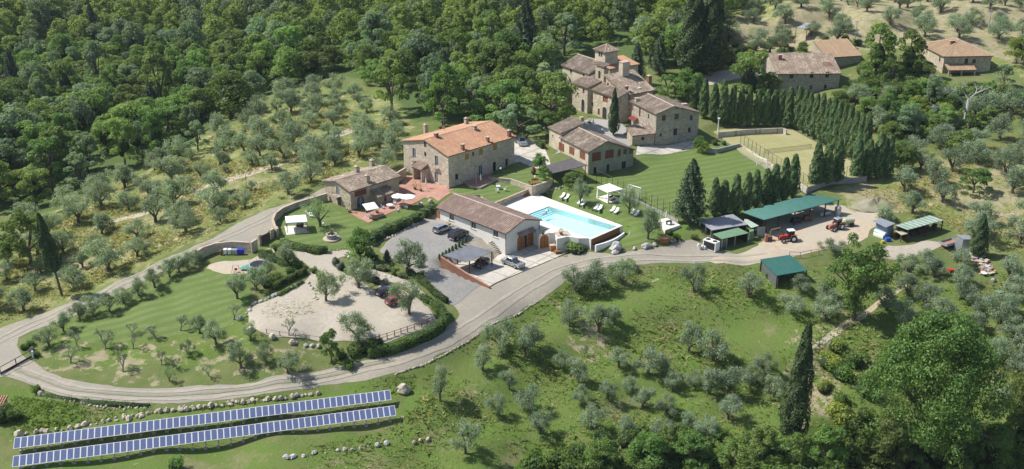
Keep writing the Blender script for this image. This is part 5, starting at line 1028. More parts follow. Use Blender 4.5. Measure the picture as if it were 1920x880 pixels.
# ------------------------------------------------------------------ vehicles
def paint(name, c, metal=.3): 
    m = mat(name, c, rough=.3, metal=metal, spec=.5); m.node_tree.nodes['Principled BSDF'].inputs['Coat Weight'].default_value = .5; return m
m_cg = mat('car_glass', (.015, .02, .025), rough=.08, spec=.8); m_lamp = mat('lamp_glass', (.6, .6, .58), rough=.2); m_tail = mat('tail_lamp', (.35, .02, .015), rough=.3)
def loft(mb, secs, m=0, cap=True):
    n = len(secs[0]); vs = [p for s in secs for p in s]; fs = []
    for k in range(len(secs)-1):
        for i in range(n): j = (i+1) % n; fs.append((k*n+i, (k+1)*n+i, (k+1)*n+j, k*n+j))
    if cap: fs += [tuple(range(n)), tuple(range((len(secs)-1)*n, len(secs)*n))[::-1]]
    mb.add(vs, fs, m)
CARS = {  # length, half width, stations of the lower body (x, top z), cabin (x front base, x front top, x rear top, x rear base), roof height
 'estate': (4.3, .86, ((-2.15, .72), (-2.1, .95), (-1.0, .98), (.9, .95), (1.9, .76), (2.12, .55)), (1.05, .35, -1.75, -2.1), 1.52),
 'hatch': (4.2, .88, ((-2.1, .7), (-2.05, .92), (-1.0, .98), (.85, .93), (1.85, .74), (2.08, .52)), (.98, .25, -1.45, -2.0), 1.45),
 'suv': (4.8, .95, ((-2.4, .8), (-2.35, 1.08), (-1.0, 1.12), (1.05, 1.1), (2.2, .98), (2.38, .7)), (1.15, .5, -1.95, -2.3), 1.85),
 'pickup': (5.1, .93, ((-2.55, .75), (-2.5, 1.02), (-1.0, 1.05), (1.25, 1.05), (2.35, .92), (2.52, .62)), (1.25, .6, -.5, -.75), 1.75)}
def car(kind, px, py, px2, py2, body, label, cat='car', z=None):
    p = at(px, py) if z is None else P(px, py, z); rz = at_h(px, py, px2, py2); L, hw, low, cab, rh = CARS[kind]
    g = math.atan2((float(H(p[0]+2*math.cos(rz), p[1]+2*math.sin(rz)))-float(H(p[0]-2*math.cos(rz), p[1]-2*math.sin(rz)))), 4) if z is None else 0
    T = empty('pickup_truck' if kind == 'pickup' else 'parked_car', tuple(p+[0, 0, .05]), label, cat, 'cars parked around the estate'); T.rotation_euler = (0, -g, rz)
    mb = MB(); sec = lambda x, zt, w_, zb=.3: [(x, -w_*.92, zb), (x, w_*.92, zb), (x, w_, zb+.18), (x, w_, zt-.12), (x, w_*.93, zt), (x, -w_*.93, zt), (x, -w_, zt-.12), (x, -w_, zb+.18)]
    if kind == 'pickup':
        lo2 = [q for q in low if q[0] >= -1.0]; loft(mb, [sec(-.75, 1.05, hw)]+[sec(x, zt, hw*(.9 if abs(x) > L*.46 else 1)) for x, zt in lo2[1:]])
        loft(mb, [sec(-2.5, .72, hw*.95, .35), sec(-.76, .72, hw, .35)])
        for s_ in (-1, 1): mb.obox((-2.5, s_*hw-.06 if s_ > 0 else -hw, .7), (1.74, 0, 0), (0, .06, 0), (0, 0, .36))
        mb.obox((-2.55, -hw, .45), (.06, 0, 0), (0, 2*hw, 0), (0, 0, .6))
    else: loft(mb, [sec(x, zt, hw*(.9 if abs(x) > L*.46 else 1)) for x, zt in low])
    mb.build('body', body, T)
    f0, f1, r1, r0 = cab; zb = 1.0 if kind != 'suv' else 1.1; zb = min(zb, dict(low)[-1.0])-.02; w0, w1 = hw*.9, hw*.74
    g_ = MB(); loft(g_, [[(x0, -w0, zb), (x0, w0, zb), (x1, w1, rh-.06), (x1, -w1, rh-.06)] for x0, x1 in ((r0, r1), ((r0+f0)/2, (r1+f1)/2), (f0, f1))]); g_.build('window_glass', m_cg, T)
    rf = MB(); rf.add([(r1-.05, -w1, rh-.06), (f1+.05, -w1, rh-.06), (f1+.05, w1, rh-.06), (r1-.05, w1, rh-.06), (r1+.1, -w1*.88, rh), (f1-.1, -w1*.88, rh), (f1-.1, w1*.88, rh), (r1+.1, w1*.88, rh)], [(4, 5, 6, 7), (0, 1, 5, 4), (1, 2, 6, 5), (2, 3, 7, 6), (3, 0, 4, 7)])
    for s_ in (-1, 1):
        for a, b in (((f0, zb), (f1, rh-.05)), ((r0, zb), (r1, rh-.05)), (((r0+f0)/2, zb), ((r1+f1)/2, rh-.05))): rf.tube((a[0], s_*(w0+.005), a[1]), (b[0], s_*(w1+.005), b[1]), .045, .045, 4)
    rf.build('roof', body, T)
    for i in (-1, 1):
        for x in (L*.31, -L*.30):
            t = MB(); r_ = .33 if kind in ('hatch', 'estate') else .39; t.tube((x, i*(hw-.2), r_), (x, i*(hw+.03), r_), r_, r_, 14); o = t.build('wheel', M_['rubber'], T)
            t = MB(); t.tube((x, i*(hw+.031), r_), (x, i*(hw+.045), r_), r_*.62, r_*.55, 10); t.build('rim', M_['metal'], o)
        t = MB(); t.box((L/2-.12, i*hw*.62, .62), (.14, .3, .14)); t.build('headlight', m_lamp, T)
        t = MB(); t.box((-L/2+.05, i*hw*.72, .66), (.1, .22, .26)); t.build('tail_light', m_tail, T)
        t = MB(); t.box((f0-.25, i*(hw+.08), zb), (.12, .2, .13)); t.build('mirror', body, T)
    for sx in (1, -1): t = MB(); t.box((sx*(L/2-.06), 0, .3), (.14, hw*1.7, .2)); t.build('bumper', M_['metal'] if kind in ('pickup', 'suv') else M_['rubber'], T)
    t = MB(); t.box((-L/2-.035, 0, .52), (.02, .5, .11)); t.build('number_plate', M_['white'], T)
    return T
silver = paint('silver_paint', (.42, .44, .46), .6); navy = paint('black_blue_paint', (.012, .015, .025), .2); violet = paint('dark_violet_paint', (.035, .03, .055), .4); red = paint('red_car_paint', (.30, .045, .03), .1); sgrey = paint('light_blue_grey_paint', (.40, .46, .52), .3); black = paint('black_paint', (.01, .01, .012), .1)
car('estate', 829.5, 434, 821, 437.5, silver, 'silver estate car parked against the white farm building wall').rotation_euler[2] += math.pi
car('suv', 859.5, 446, 871, 441, navy, 'glossy black off road car parked beside the silver estate')
car('hatch', 726, 551, 737, 547, violet, 'dark grey violet hatchback on the pale gravel car park')
car('hatch', 744, 568, 756, 564, red, 'small red car half hidden under the car park olive tree')
car('pickup', 961, 498, 951, 494, silver, 'silver pickup truck with open bed on the concrete yard', 'pickup truck')
car('hatch', 902, 499, 912, 490, black, 'dark car parked in the shade of the grey carport').rotation_euler[2] += math.pi
car('suv', 977, 271, 983, 276, silver, 'silver car parked between the orange roofed house and trees')
car('estate', 1687, 148, 1700, 146, sgrey, 'pale blue grey car parked under trees near the square house')
car('hatch', 1672, 144, 1678, 141, silver, 'silver car mostly hidden by trees near the square house')
# tractors
def tractor(px, py, px2, py2, colr, label, roofm):
    p = at(px, py); rz = at_h(px, py, px2, py2); T = empty('tractor', tuple(p), label, 'tractor', 'farm tractors', rz=rz)
    mb = MB(); mb.obox((.1, -.33, .75), (1.75, 0, -.12), (0, .66, 0), (0, 0, .62)); mb.box((1.75, 0, .55), (.35, .6, .6)); mb.build('bonnet', colr, T)
    mb = MB(); mb.box((.3, 0, .45), (2.6, .45, .32)); mb.build('chassis', M_['metal_dark'], T)
    mb = MB()
    for x, y in ((-1.1, -.6), (-1.1, .6), (.05, -.55), (.05, .55)): mb.tube((x, y, .9), (x*.95, y*.92, 2.3), .05, .05, 5)
    mb.build('cab_frame', M_['metal_dark'], T); mb = MB(); mb.box((-.52, 0, 2.3), (1.45, 1.3, .13), 0, 0, .9); mb.build('cab_roof', roofm, T)
    mb = MB(); mb.box((-.5, 0, 1.1), (1.05, 1.05, 1.18)); mb.build('cab_glass', m_cg, T); mb = MB(); mb.box((-.6, 0, .75), (1.1, 1.1, .35)); mb.build('cab_floor', colr, T)
    for i in (-1, 1):
        for x, r_, w_ in ((-.8, .75, .38), (1.35, .45, .26)):
            t = MB(); t.tube((x, i*(.72), r_), (x, i*(.72+w_), r_), r_, r_, 16); o = t.build('wheel', M_['rubber'], T); t = MB(); t.tube((x, i*(.72+w_), r_), (x, i*(.76+w_), r_), r_*.55, r_*.5, 12); t.build('rim', M_['white'], o)
        t = MB(); t.obox((-1.5, i*.93-.17, 1.5), (1.3, 0, 0), (0, .34, 0), (0, 0, .07)); t.build('mudguard', colr, T)
    mb = MB(); mb.tube((1.1, .2, 1.3), (1.1, .2, 2.1), .05, .05, 6); mb.build('exhaust', M_['metal_dark'], T)
redp = mat('red_tractor_paint', (.40, .04, .025), rough=.45); faded = mat('faded_red_paint', (.42, .18, .14), (.36, .12, .09), scale=4, rough=.6)
tractor(1477, 452, 1462, 454, redp, 'red tractor with white cab roof in front of the long green shed', M_['white'])
tractor(1566, 430, 1553, 434, faded, 'faded red tractor with pale cab roof near the right end of the green shed', M_['metal'])
p = at(1590, 424); T = empty('tank_trailer', tuple(p), 'pale green spray tank trailer behind the faded red tractor', 'tank trailer', rz=.25); mb = MB(); mb.tube((-1, 0, 1.15), (1, 0, 1.15), .62, .62, 14); mb.tube((1, 0, 1.15), (1.25, 0, 1.15), .62, .35, 14); mb.tube((-1.25, 0, 1.15), (-1, 0, 1.15), .35, .62, 14); mb.build('tank', mat('pale_green_tank', (.46, .48, .33), (.36, .40, .25), scale=2), T)
mb = MB(); mb.box((0, 0, .45), (2.6, .7, .1)); mb.tube((-1.2, 0, .5), (-2.2, 0, .45), .05, .05, 5); mb.build('frame', M_['metal_dark'], T)
for i in (-1, 1): t = MB(); t.tube((.5, i*.5, .42), (.5, i*.75, .42), .42, .42, 14); t.build('wheel', M_['rubber'], T)
p = at(1452, 450); T = empty('digger_arm', tuple(p), 'old backhoe with folded arm behind the red tractor', 'backhoe'); mb = MB(); mb.path([(-1, 0, .4), (-.8, 0, 2.2), (1.0, .2, 2.6), (1.9, .2, .9)], [.16, .14, .12, .1], 6); mb.build('arm', mat('khaki_paint', (.20, .20, .08), (.14, .13, .06), scale=4), T); mb = MB(); mb.box((-1.1, -.3, 0), (.9, 1.0, 1.0)); mb.build('body', M_['rust'], T); mb = MB(); mb.box((-2.0, -.9, 0), (.5, .5, 1.5), 0, .3, .7); mb.build('mixer_drum', faded, T)
p = at(1778, 463); T = empty('farm_trailer', tuple(p), 'flat grey sided farm trailer with reddish bed parked by the grey hut', 'trailer', rz=math.radians(30)); mb = MB(); mb.box((0, 0, .75), (3.6, 2.0, .1)); mb.build('bed', mat('reddish_bed', (.36, .2, .15), (.28, .15, .11), scale=3), T)
for nme, c, s_ in (('side_board', (0, -1.0, .75), (3.6, .06, .55)), ('side_board', (0, 1.0, .75), (3.6, .06, .55)), ('end_board', (-1.8, 0, .75), (.06, 2.06, .55)), ('end_board', (1.8, 0, .75), (.06, 2.06, .55))): mb = MB(); mb.box(c, s_); mb.build(nme, M_['metal'], T)
mb = MB(); mb.box((0, 0, .5), (3.4, .8, .22)); mb.tube((-1.6, 0, .6), (-2.8, 0, .4), .06, .06, 5); mb.build('chassis', redp, T)
for i in (-1, 1): t = MB(); t.tube((.5, i*.6, .4), (.5, i*.85, .4), .4, .4, 14); t.build('wheel', M_['rubber'], T)
# ------------------------------------------------------------------ carport and sheds
def shed(name, label, px, z, cat='shed'): p = P(*px, z); org = tuple(map(float, p)); return empty(name, org, label, cat), org
T, org = shed('carport', 'open carport with ribbed grey sheet roof on dark red posts', (880, 500), 0, 'carport')
ro, c = canopy_roof(T, org, [(830.5, 479), (880.7, 459.5), (923.5, 472), (875, 491)], [2.75, 3.0, 3.0, 2.75], M_['grey_sheet'], .1, ribs=0)
mb = MB(org)
for k in range(46): f = (k+.5)/46; a = c[0]+(c[3]-c[0])*f+[0, 0, .01]; b = c[1]+(c[2]-c[1])*f+[0, 0, .01]; s_ = (c[3]-c[0])/np.linalg.norm(c[3]-c[0])*.07; mb.add([a-s_, a+[0, 0, .045], a+s_, b+s_, b+[0, 0, .045], b-s_], [(0, 1, 4, 5), (1, 2, 3, 4)])
mb.build('roof_ribs', M_['grey_sheet'], ro)
m_dr = mat('dark_red_post', (.20, .035, .02)); M_['dark_red'] = m_dr
posts(T, org, [c[3]+(c[2]-c[3])*f+[.1, .5, -.1] for f in (.08, .5, .95)]+[c[0]+(c[1]-c[0])*f+[.2, -.3, -.1] for f in (.1, .5, .95)], .12, 'dark_red', zmin=0)
T, org = shed('machine_shed', 'long open farm shed with teal green sheet roof over machinery', (1480, 430), .8)
ro, c = canopy_roof(T, org, [(1433, 412.5), (1578.4, 374), (1520.5, 363.8), (1391, 397.7)], [4.2, 4.4, 4.6, 4.4], M_['green_sheet'], .12)
mb = MB(org)
for k in range(60): f = (k+.5)/60; a = c[0]+(c[1]-c[0])*f+[0, 0, .008]; b = c[3]+(c[2]-c[3])*f+[0, 0, .008]; s_ = (c[1]-c[0])/np.linalg.norm(c[1]-c[0])*.05; mb.add([a-s_, a+[0, 0, .04], a+s_, b+s_, b+[0, 0, .04], b-s_], [(0, 1, 4, 5), (1, 2, 3, 4)])
mb.build('roof_ribs', M_['green_sheet'], ro)
posts(T, org, [c[0]+(c[1]-c[0])*f+[-.1, .4, -.1] for f in (.03, .2, .4, .6, .8, .97)], .11, 'metal_dark'); posts(T, org, [c[3]+(c[2]-c[3])*f+[.1, -.3, -.1] for f in (.03, .25, .5, .75, .97)], .11, 'metal_dark')
mb = MB(org); a, b = c[3]+[.3, -.35, 0], c[3]+(c[2]-c[3])*.62+[0, -.35, 0]; mb.add([(a[0], a[1], .2), (b[0], b[1], .2), (b[0], b[1], 4.2), (a[0], a[1], 4.2)], [(0, 1, 2, 3)]); mb.add([(a[0], a[1]+.08, .2), (b[0], b[1]+.08, .2), (b[0], b[1]+.08, 4.2), (a[0], a[1]+.08, 4.2)], [(3, 2, 1, 0)]); mb.build('back_wall', M_['wood_dark'], T)
for (x, y, l, n_, m_, s_) in ((1492, 418, 'dark old harrow stored under the green shed', 'harrow', 'metal_dark', (2.2, 1.2, .9)), (1512, 414, 'rusty plough stored under the green shed', 'plough', 'rust', (1.8, 1.0, 1.0)), (1545, 404, 'grey metal trough stored at the right under the green shed', 'trough', 'metal', (3.0, 1.2, .7))):
    p = at(x, y); T = empty(n_, tuple(p), l, n_, rz=.4); mb = MB(); mb.box((0, 0, .2), s_, 0, 0, .8); mb.build('body', M_[m_], T)
    mb = MB()
    for k in range(6): mb.tube((-.9+k*.35, -.6, .3), (-.9+k*.35, -.9, 0), .05, .03, 5)
    mb.build('tines', M_['rust'], T)
p = at(1570, 404); T = empty('metal_tank', tuple(p), 'upright grey metal cabinet at the right end of the green shed', 'tank'); mb = MB(); mb.lathe((0, 0, 0), [(.7, 0), (.7, 1.8), (.3, 2.2)], 14); mb.build('body', M_['metal'], T)
T, org = shed('grey_shed', 'low shed with dark grey fibre roof below the big conifer', (1345, 455), .3)
ro, c = canopy_roof(T, org, [(1309.5, 413.8), (1335, 432), (1402.5, 421), (1374.5, 401.5)], [3.2, 3.0, 3.1, 3.3], M_['grey_sheet'], .12)
posts(T, org, [c[0]+[.3, -.2, -.1], c[1]+[0, .4, -.1], (c[0]+c[1])/2+[.2, 0, -.1], c[2]+[-.3, .3, -.1]], .14, 'metal')
mb = MB(org); a, b = c[3]+[-.3, -.3, 0], c[0]+[.6, 0, 0]; mb.add([(b[0], b[1], 0), (a[0], a[1], 0), (a[0], a[1], 3.1), (b[0], b[1], 3.1)], [(0, 1, 2, 3), (3, 2, 1, 0)]); a, b = c[2]+[-.3, -.1, 0], c[3]+[-.3, -.3, 0]; mb.add([(b[0], b[1], 0), (a[0], a[1], 0), (a[0], a[1], 3.0), (b[0], b[1], 3.1)], [(0, 1, 2, 3)]); mb.build('wall', M_['wood_dark'], T)
T, org = shed('small_green_shed', 'small shed with two dull green roof sheets and glass front', (1365, 470), .3)
ro, c = canopy_roof(T, org, [(1336.5, 438.8), (1353.5, 448.5), (1404, 437), (1384, 427)], [2.8, 2.6, 2.6, 2.8], M_['green_dull'], .1)
posts(T, org, [c[1]+[.1, .1, -.08], c[0]+[.2, -.1, -.08], c[2]+[-.1, .1, -.08], (c[1]+c[2])/2+[0, .1, -.08], c[1]+(c[2]-c[1])*.2+[0, .1, -.08]], .07, 'green_dull' if False else 'metal')
mb = MB(org); a, b = c[0]+[.1, -.05, 0], c[1]+[.05, .1, 0]; mb.add([(a[0], a[1], .1), (b[0], b[1], .1), (b[0], b[1], 2.5), (a[0], a[1], 2.7)], [(0, 1, 2, 3), (3, 2, 1, 0)]); mb.build('side_panel', M_['wood_dark'], T); mb = MB(org); b2 = c[1]+(c[2]-c[1])*.2; a = c[1]; mb.obox((a[0], a[1]+.1, .15), [b2[0]-a[0], b2[1]-a[1], 0], [0, .05, 0], [0, 0, 2.2]); mb.build('glass_door', M_['glass_blue'], T)
mb = MB(org); a, b = c[3]+[-.1, -.1, 0], c[2]+[-.1, 0, 0]; q = c[0]; mb.add([(a[0], a[1], .1), (b[0], b[1], .1), (b[0], b[1], 2.5), (a[0], a[1], 2.7)], [(0, 1, 2, 3), (3, 2, 1, 0)]); mb.add([(a[0], a[1], .1), (q[0], q[1], .1), (q[0], q[1], 2.7), (a[0], a[1], 2.7)], [(0, 1, 2, 3), (3, 2, 1, 0)]); mb.build('back_wall', M_['wood_dark'], T)
T, org = shed('pale_green_shed', 'narrow shed with pale green sheet roof between the grey shed and long green shed', (1410, 455), .4)
ro, c = canopy_roof(T, org, [(1403, 436), (1412, 424), (1390, 408), (1381, 412)][::-1] if False else [(1395, 415), (1409, 427.5), (1423, 423.5), (1396, 408)], [2.9, 2.8, 2.9, 3.0], mat('pale_green_sheet', (.30, .38, .30), (.36, .44, .36), scale=1.2), .08)
posts(T, org, [c[1]+[0, .1, -.05], c[2]+[-.1, .1, -.05]], .08); mb = MB(org); a, b = P(1404, 452, .5), P(1412, 450, .5); mb.obox([a[0], a[1], .3], [b[0]-a[0], b[1]-a[1], 0], [.2, 1.2, 0], [0, 0, 2.2]); mb.build('side_panel', M_['green_dull'], T)
p = at(1427, 444); T = empty('sheet_panel', tuple(p), 'grey metal sheet leaning upright beside the pale green shed', 'metal sheet'); mb = MB(); mb.obox((-.9, 0, 0), (1.7, .1, 0), (0, .06, 0), (0, .25, 2.0)); mb.build('sheet', M_['metal'], T)
T, org = shed('field_shed', 'isolated shed with teal green roof at the edge of the meadow', (1470, 525), -1.0)
ro, c = canopy_roof(T, org, [(1425, 486.5), (1457, 517), (1515, 507), (1481, 478)], [1.2, .7, .7, 1.2], M_['green_sheet'], .1, ribs=16)
posts(T, org, [q+(sum(c)/4-q)*.06-[0, 0, .1] for q in c], .1)
mb = MB(org); a, b = c[0]+[.35, -.2, 0], c[1]+[.35, .3, 0]; za = Hs(a[0], a[1])-.3; zb = Hs(b[0], b[1])-.3; mb.add([(a[0], a[1], za), (b[0], b[1], zb), (b[0], b[1], .4), (a[0], a[1], .9)], [(0, 1, 2, 3), (3, 2, 1, 0)]); mb.build('plank_wall', M_['metal'], T)
mb = MB(org); b, a = c[3]+[-.2, -.3, 0], c[0]+[.5, -.3, 0]; mb.add([(a[0], a[1], -3.5), (b[0], b[1], -3.5), (b[0], b[1], 1.0), (a[0], a[1], 1.0)], [(0, 1, 2, 3), (3, 2, 1, 0)]); mb.build('back_wall', M_['wood_dark'], T)
T, org = shed('blue_hut', 'small blue grey site hut with flat metal roof and stored drums', (1655, 445), .5, 'hut')
ro, c = canopy_roof(T, org, [(1636, 414), (1661.5, 426.5), (1679, 419), (1653, 409.5)], [3.3, 3.3, 3.4, 3.4], M_['metal'], .1)
mb = MB(org); q = [v+(sum(c)/4-v)*.12 for v in c]; q[0] = q[0]+(q[3]-q[0])*.3; q[1] = q[1]+(q[2]-q[1])*.3; mb.prism([tuple(v[:2]) for v in q], .2, 3.15); mb.build('wall', mat('blue_grey_panel', (.20, .25, .33), (.15, .19, .25), scale=1), T)
a, b = P(1641, 433, 1.2), P(1661, 441, 1.2); 
o = MB(); o.tube(a, b, .5, .5, 14); tag(o.build('drum_tank', mat('pale_blue_tank', (.42, .52, .50), rough=.4)), 'long pale blue cylinder tank in front of the blue hut', 'tank')
a, b = P(1637, 443, .6), P(1655, 449, .6); o = MB(); o.obox(a, b-a, [.3, .8, 0], [0, 0, .6]); tag(o.build('white_chest', M_['white']), 'white chest lying in front of the pale blue tank', 'chest')
p = at(1664, 452); o = MB(p); o.box(tuple(p), (1.2, .9, .5), 0, .3); o.box((p[0], p[1], p[2]+.5), (1.0, .7, .2), 0, .3); tag(o.build('blue_crate', mat('blue_plastic', (.03, .10, .42), rough=.4)), 'bright blue plastic crate by the blue hut', 'crate')
p = at(1655, 456); o = MB(p); o.box(tuple(p), (.6, .5, .5), 0, .3); tag(o.build('yellow_box', mat('yellow_plastic', (.5, .42, .03), rough=.4)), 'small yellow box in the grass below the blue hut', 'box')
T, org = shed('striped_shed', 'open shed with weathered green and white striped sheet roof', (1720, 440), .6)
mg = mat('green_white_sheet', (.16, .27, .21), (.42, .47, .42), scale=.8)
ro, c = canopy_roof(T, org, [(1680, 422.5), (1702.5, 431), (1770, 413), (1744, 403.8)], [3.4, 3.0, 3.1, 3.5], mg, .1, ribs=0)
mb = MB(org)
for k in range(26): f = (k+.5)/26; a = c[0]+(c[3]-c[0])*f+[0, 0, .01]; b = c[1]+(c[2]-c[1])*f+[0, 0, .01]; s_ = (c[3]-c[0])/np.linalg.norm(c[3]-c[0])*.11; mb.add([a-s_, a+[0, 0, .05], a+s_, b+s_, b+[0, 0, .05], b-s_], [(0, 1, 4, 5), (1, 2, 3, 4)], k % 3 == 0)
mb.build('roof_ribs', [M_['green_dull'], mat('pale_sheet', (.5, .53, .48))], ro)
posts(T, org, [q+(sum(c)/4-q)*.05-[0, 0, .1] for q in c]+[(c[1]+c[2])/2-[0, 0, .1]], .1, 'wood_dark'); mb = MB(org); b, a = c[3]+[-.3, -.3, 0], c[0]+[.3, -.3, 0]; mb.add([(a[0], a[1], 0), (b[0], b[1], 0), (b[0], b[1], 3.2), (a[0], a[1], 3.2)], [(0, 1, 2, 3), (3, 2, 1, 0)]); mb.build('back_wall', M_['wood_dark'], T)
for k in range(4): p = at(1712+k*13, 442-k*4); o = MB(p); o.box(tuple(p), (1.2, .8, .9+.2*(k % 2)), 0, .3*k); tag(o.build('stored_box', M_['wood_dark']), ['dark box stored at the left under the striped shed', 'second dark box from the left under the striped shed', 'third dark box from the left under the striped shed', 'dark box stored at the right under the striped shed'][k], 'box', 'boxes under the striped shed')
T, org = shed('lean_to', 'little lean-to with buff sheet roof between blue hut and striped shed', (1690, 450), .5)
ro, c = canopy_roof(T, org, [(1674, 430), (1690.5, 441), (1703, 438), (1684, 428)], [2.3, 2.1, 2.1, 2.3], mat('buff_sheet', (.44, .40, .28), (.36, .33, .24), scale=1.5), .08); posts(T, org, [q+(sum(c)/4-q)*.08-[0, 0, .05] for q in c], .08, 'wood')
T, org = shed('grey_hut', 'small grey metal hut beside the farm trailer and dark cypress', (1805, 468), .2, 'hut')
hp = [P(1793, 441, 3.0), P(1806, 450, 2.6), P(1820, 450, 2.6), P(1818, 442, 3.0)]; mb = MB(org); mb.prism([tuple(v[:2]) for v in hp], -.8, 2.5); mb.build('wall', M_['metal'], T)
mb = MB(org); mb.add([v+[0, 0, .1] for v in hp]+[v-[0, 0, .05] for v in hp], [(0, 1, 2, 3), (0, 4, 5, 1), (1, 5, 6, 2), (2, 6, 7, 3), (3, 7, 4, 0)]); mb.build('roof', M_['metal'], T)
T, org = shed('field_canopy', 'weathered grey lean-to roof among olives above the old stone house', (1512, 55), 17)
c0 = Pt(1515, 58); z_ = c0[2]+2.4; ro, c = canopy_roof(T, org, [(1493, 52), (1513, 53.5), (1532, 46), (1512, 43)], [z_]*4, M_['grey_sheet'], .1); posts(T, org, [q-[0, 0, .05] for q in c], .08, 'wood')
# AC unit, orange box
p = at(1333, 468); T = empty('cooling_unit', tuple(p), 'big white air conditioning unit with two roof fans beside the small green shed', 'cooling unit', rz=math.radians(-45)); mb = MB(); mb.box((0, 0, .1), (3.0, 1.5, 1.9)); mb.build('casing', M_['white'], T)
for i in (-.8, .8): mb = MB(); mb.lathe((i, 0, 2.004), [(.5, 0), (.5, .05), (.2, .02)], 14); mb.build('fan', M_['metal_dark'], T)
mb = MB(); mb.box((0, -.76, .3), (2.6, .03, 1.5)); mb.build('grille', M_['metal_dark'], T)
p = at(1245, 455); T = empty('orange_box', tuple(p), 'orange wooden bin with tiled lid at the end of the boulder wall', 'bin', rz=.15); mb = MB(); mb.box((0, 0, 0), (1.6, 1.1, 1.05)); mb.build('box', M_['wood_orange'], T); mb = MB(); mb.add([(-.95, -.7, 1.054), (.95, -.7, 1.054), (.95, .7, 1.054), (-.95, .7, 1.054), (-.95, 0, 1.4), (.95, 0, 1.4)], [(0, 1, 5, 4), (2, 3, 4, 5), (1, 2, 5), (3, 0, 4), (3, 2, 1, 0)]); mb.build('lid', M_['tile_new'], T, attr=True)
for x, y, l in ((1318, 466, 'loose pale pile of containers left of the white cooling unit'),):
    p = at(x, y); T = empty('container_pile', tuple(p), l, 'pile')
    for k in range(10): mb = MB(); mb.box((rnd.uniform(-1, 1), rnd.uniform(-.7, .7), 0), (.35, .35, rnd.uniform(.4, .9)), 0, k); mb.build('container', M_['white'] if k % 2 else M_['metal'], T)
p = at(1254, 421); T = empty('barbecue_table', tuple(p), 'dark table with chairs on the small white barbecue terrace', 'table', rz=.4); mb = MB(); mb.box((0, 0, .7), (1.3, .8, .06)); mb.build('tabletop', M_['metal_dark'], T)
for i in (-1, 1): mb = MB(); mb.box((i*.5, 0, 0), (.08, .5, .698)); mb.build('leg', M_['metal_dark'], T)
# ------------------------------------------------------------------ solar arrays
m_cell = mat('solar_cell', (.085, .11, .21), (.11, .135, .245), scale=2, rough=.18, spec=.7)
def solar(label, a0, a1, b0, n):       # left-bottom, right-bottom, left-top photo points on the tilted plane
    h0 = Pt(*a0)[2]+.95; h1 = Pt(*a1)[2]+.95; A, B = P(*a0, h0), P(*a1, h1); u = B-A; L = np.linalg.norm(u); u /= L; v = np.array([-u[1], u[0], 0]); v /= np.linalg.norm(v); tl = math.radians(30); up = v*math.cos(tl)+np.array([0, 0, math.sin(tl)])
    # panel height so that its top edge projects on the photographed top edge
    best = min(np.arange(1.0, 3.2, .02), key=lambda s_: abs(proj(*(A+up*s_))[1]-b0[1])); hgt = float(best); ctr = (A+B)/2; T = empty('solar_array', tuple(ctr), label, 'solar panels', 'rows of solar panels'); org = tuple(map(float, ctr)); w_ = L/n; nrm = np.cross(u, up)
    if nrm[2] < 0: nrm = -nrm
    R_ = Matrix((tuple(u), tuple(up), tuple(nrm))).transposed().to_4x4(); first = None
    for k in range(n):
        loc = A+u*(k*w_)-ctr
        if first is None:
            mb = MB(); mb.obox((.015, 0, 0), (w_-.03, 0, 0), (0, hgt, 0), (0, 0, .05)); f = mb.build('panel', M_['white'], T)
            mb = MB(); mb.obox((.075, .06, .052), (w_-.15, 0, 0), (0, hgt-.12, 0), (0, 0, .01)); g = mb.build('cells', m_cell, f); first = (f, g)
        else: f = first[0].copy(); COL.objects.link(f); f.parent = T; g = first[1].copy(); COL.objects.link(g); g.parent = f
        f.matrix_local = Matrix.Translation(Vector(loc)) @ R_
    for k in range(n//2):
        q = A+u*(k*2+1)*w_+up*hgt*.35; z = Hs(q[0], q[1]); mb = MB(org); mb.box((q[0], q[1]-.15, z-.1), (.5, .45, .4)); mb.tube((q[0], q[1], z), q, .04, .04, 5); mb.tube((q[0], q[1], z+.15), A+u*(k*2+1)*w_+up*hgt*.9-[0, 0, .3], .03, .03, 4); q2 = A+u*(k*2+1)*w_+up*hgt*.9; mb.tube((q2[0], q2[1], Hs(q2[0], q2[1])-.1), q2, .04, .04, 5); mb.build('support', M_['concrete_grey'], T)
solar('rear row of blue solar panels nearest the boulder line', (25, 842), (734, 750), (25, 821.5), 59)
solar('front row of blue solar panels lower on the slope', (23, 876.5), (743, 779.5), (23, 855.5), 60)
# ------------------------------------------------------------------ sports ground
def segline(name, pts, z, w_, m, off=.006):
    mb = MB()
    for i in range(len(pts)-1):
        a, b = P(*pts[i], z), P(*pts[i+1], z); d = (b-a)/np.linalg.norm(b-a); n = np.array([-d[1], d[0], 0])*w_/2; e = np.array([0, 0, off]); mb.add([a-n+e, b-n+e, b+n+e, a+n+e], [(0, 1, 2, 3)])
    return tag(mb.build(name, m), kind='structure')
cz = 4.2; ox, oy = 1370, 230; Z = lambda x, y: (ox+x/7.333, oy+y/7.333)
O_ = P(*Z(700, 172), cz)[:2]; e1 = P(*Z(150, 232), cz)[:2]-O_; e1 /= np.linalg.norm(e1); e2 = np.array([-e1[1], e1[0]]); e2 = e2 if (P(*Z(1130, 370), cz)[:2]-O_) @ e2 > 0 else -e2
def cl(a, b, i): 
    mb = MB(); p, q = O_+e1*a[0]+e2*a[1], O_+e1*b[0]+e2*b[1]; d = (q-p)/np.linalg.norm(q-p); n = np.array([-d[1], d[0]])*.06
    mb.add([(*(p-n), cz+.006+i*.0004), (*(q-n), cz+.006+i*.0004), (*(q+n), cz+.006+i*.0004), (*(p+n), cz+.006+i*.0004)], [(0, 1, 2, 3)]); return tag(mb.build('court_line', M_['line']), kind='structure')
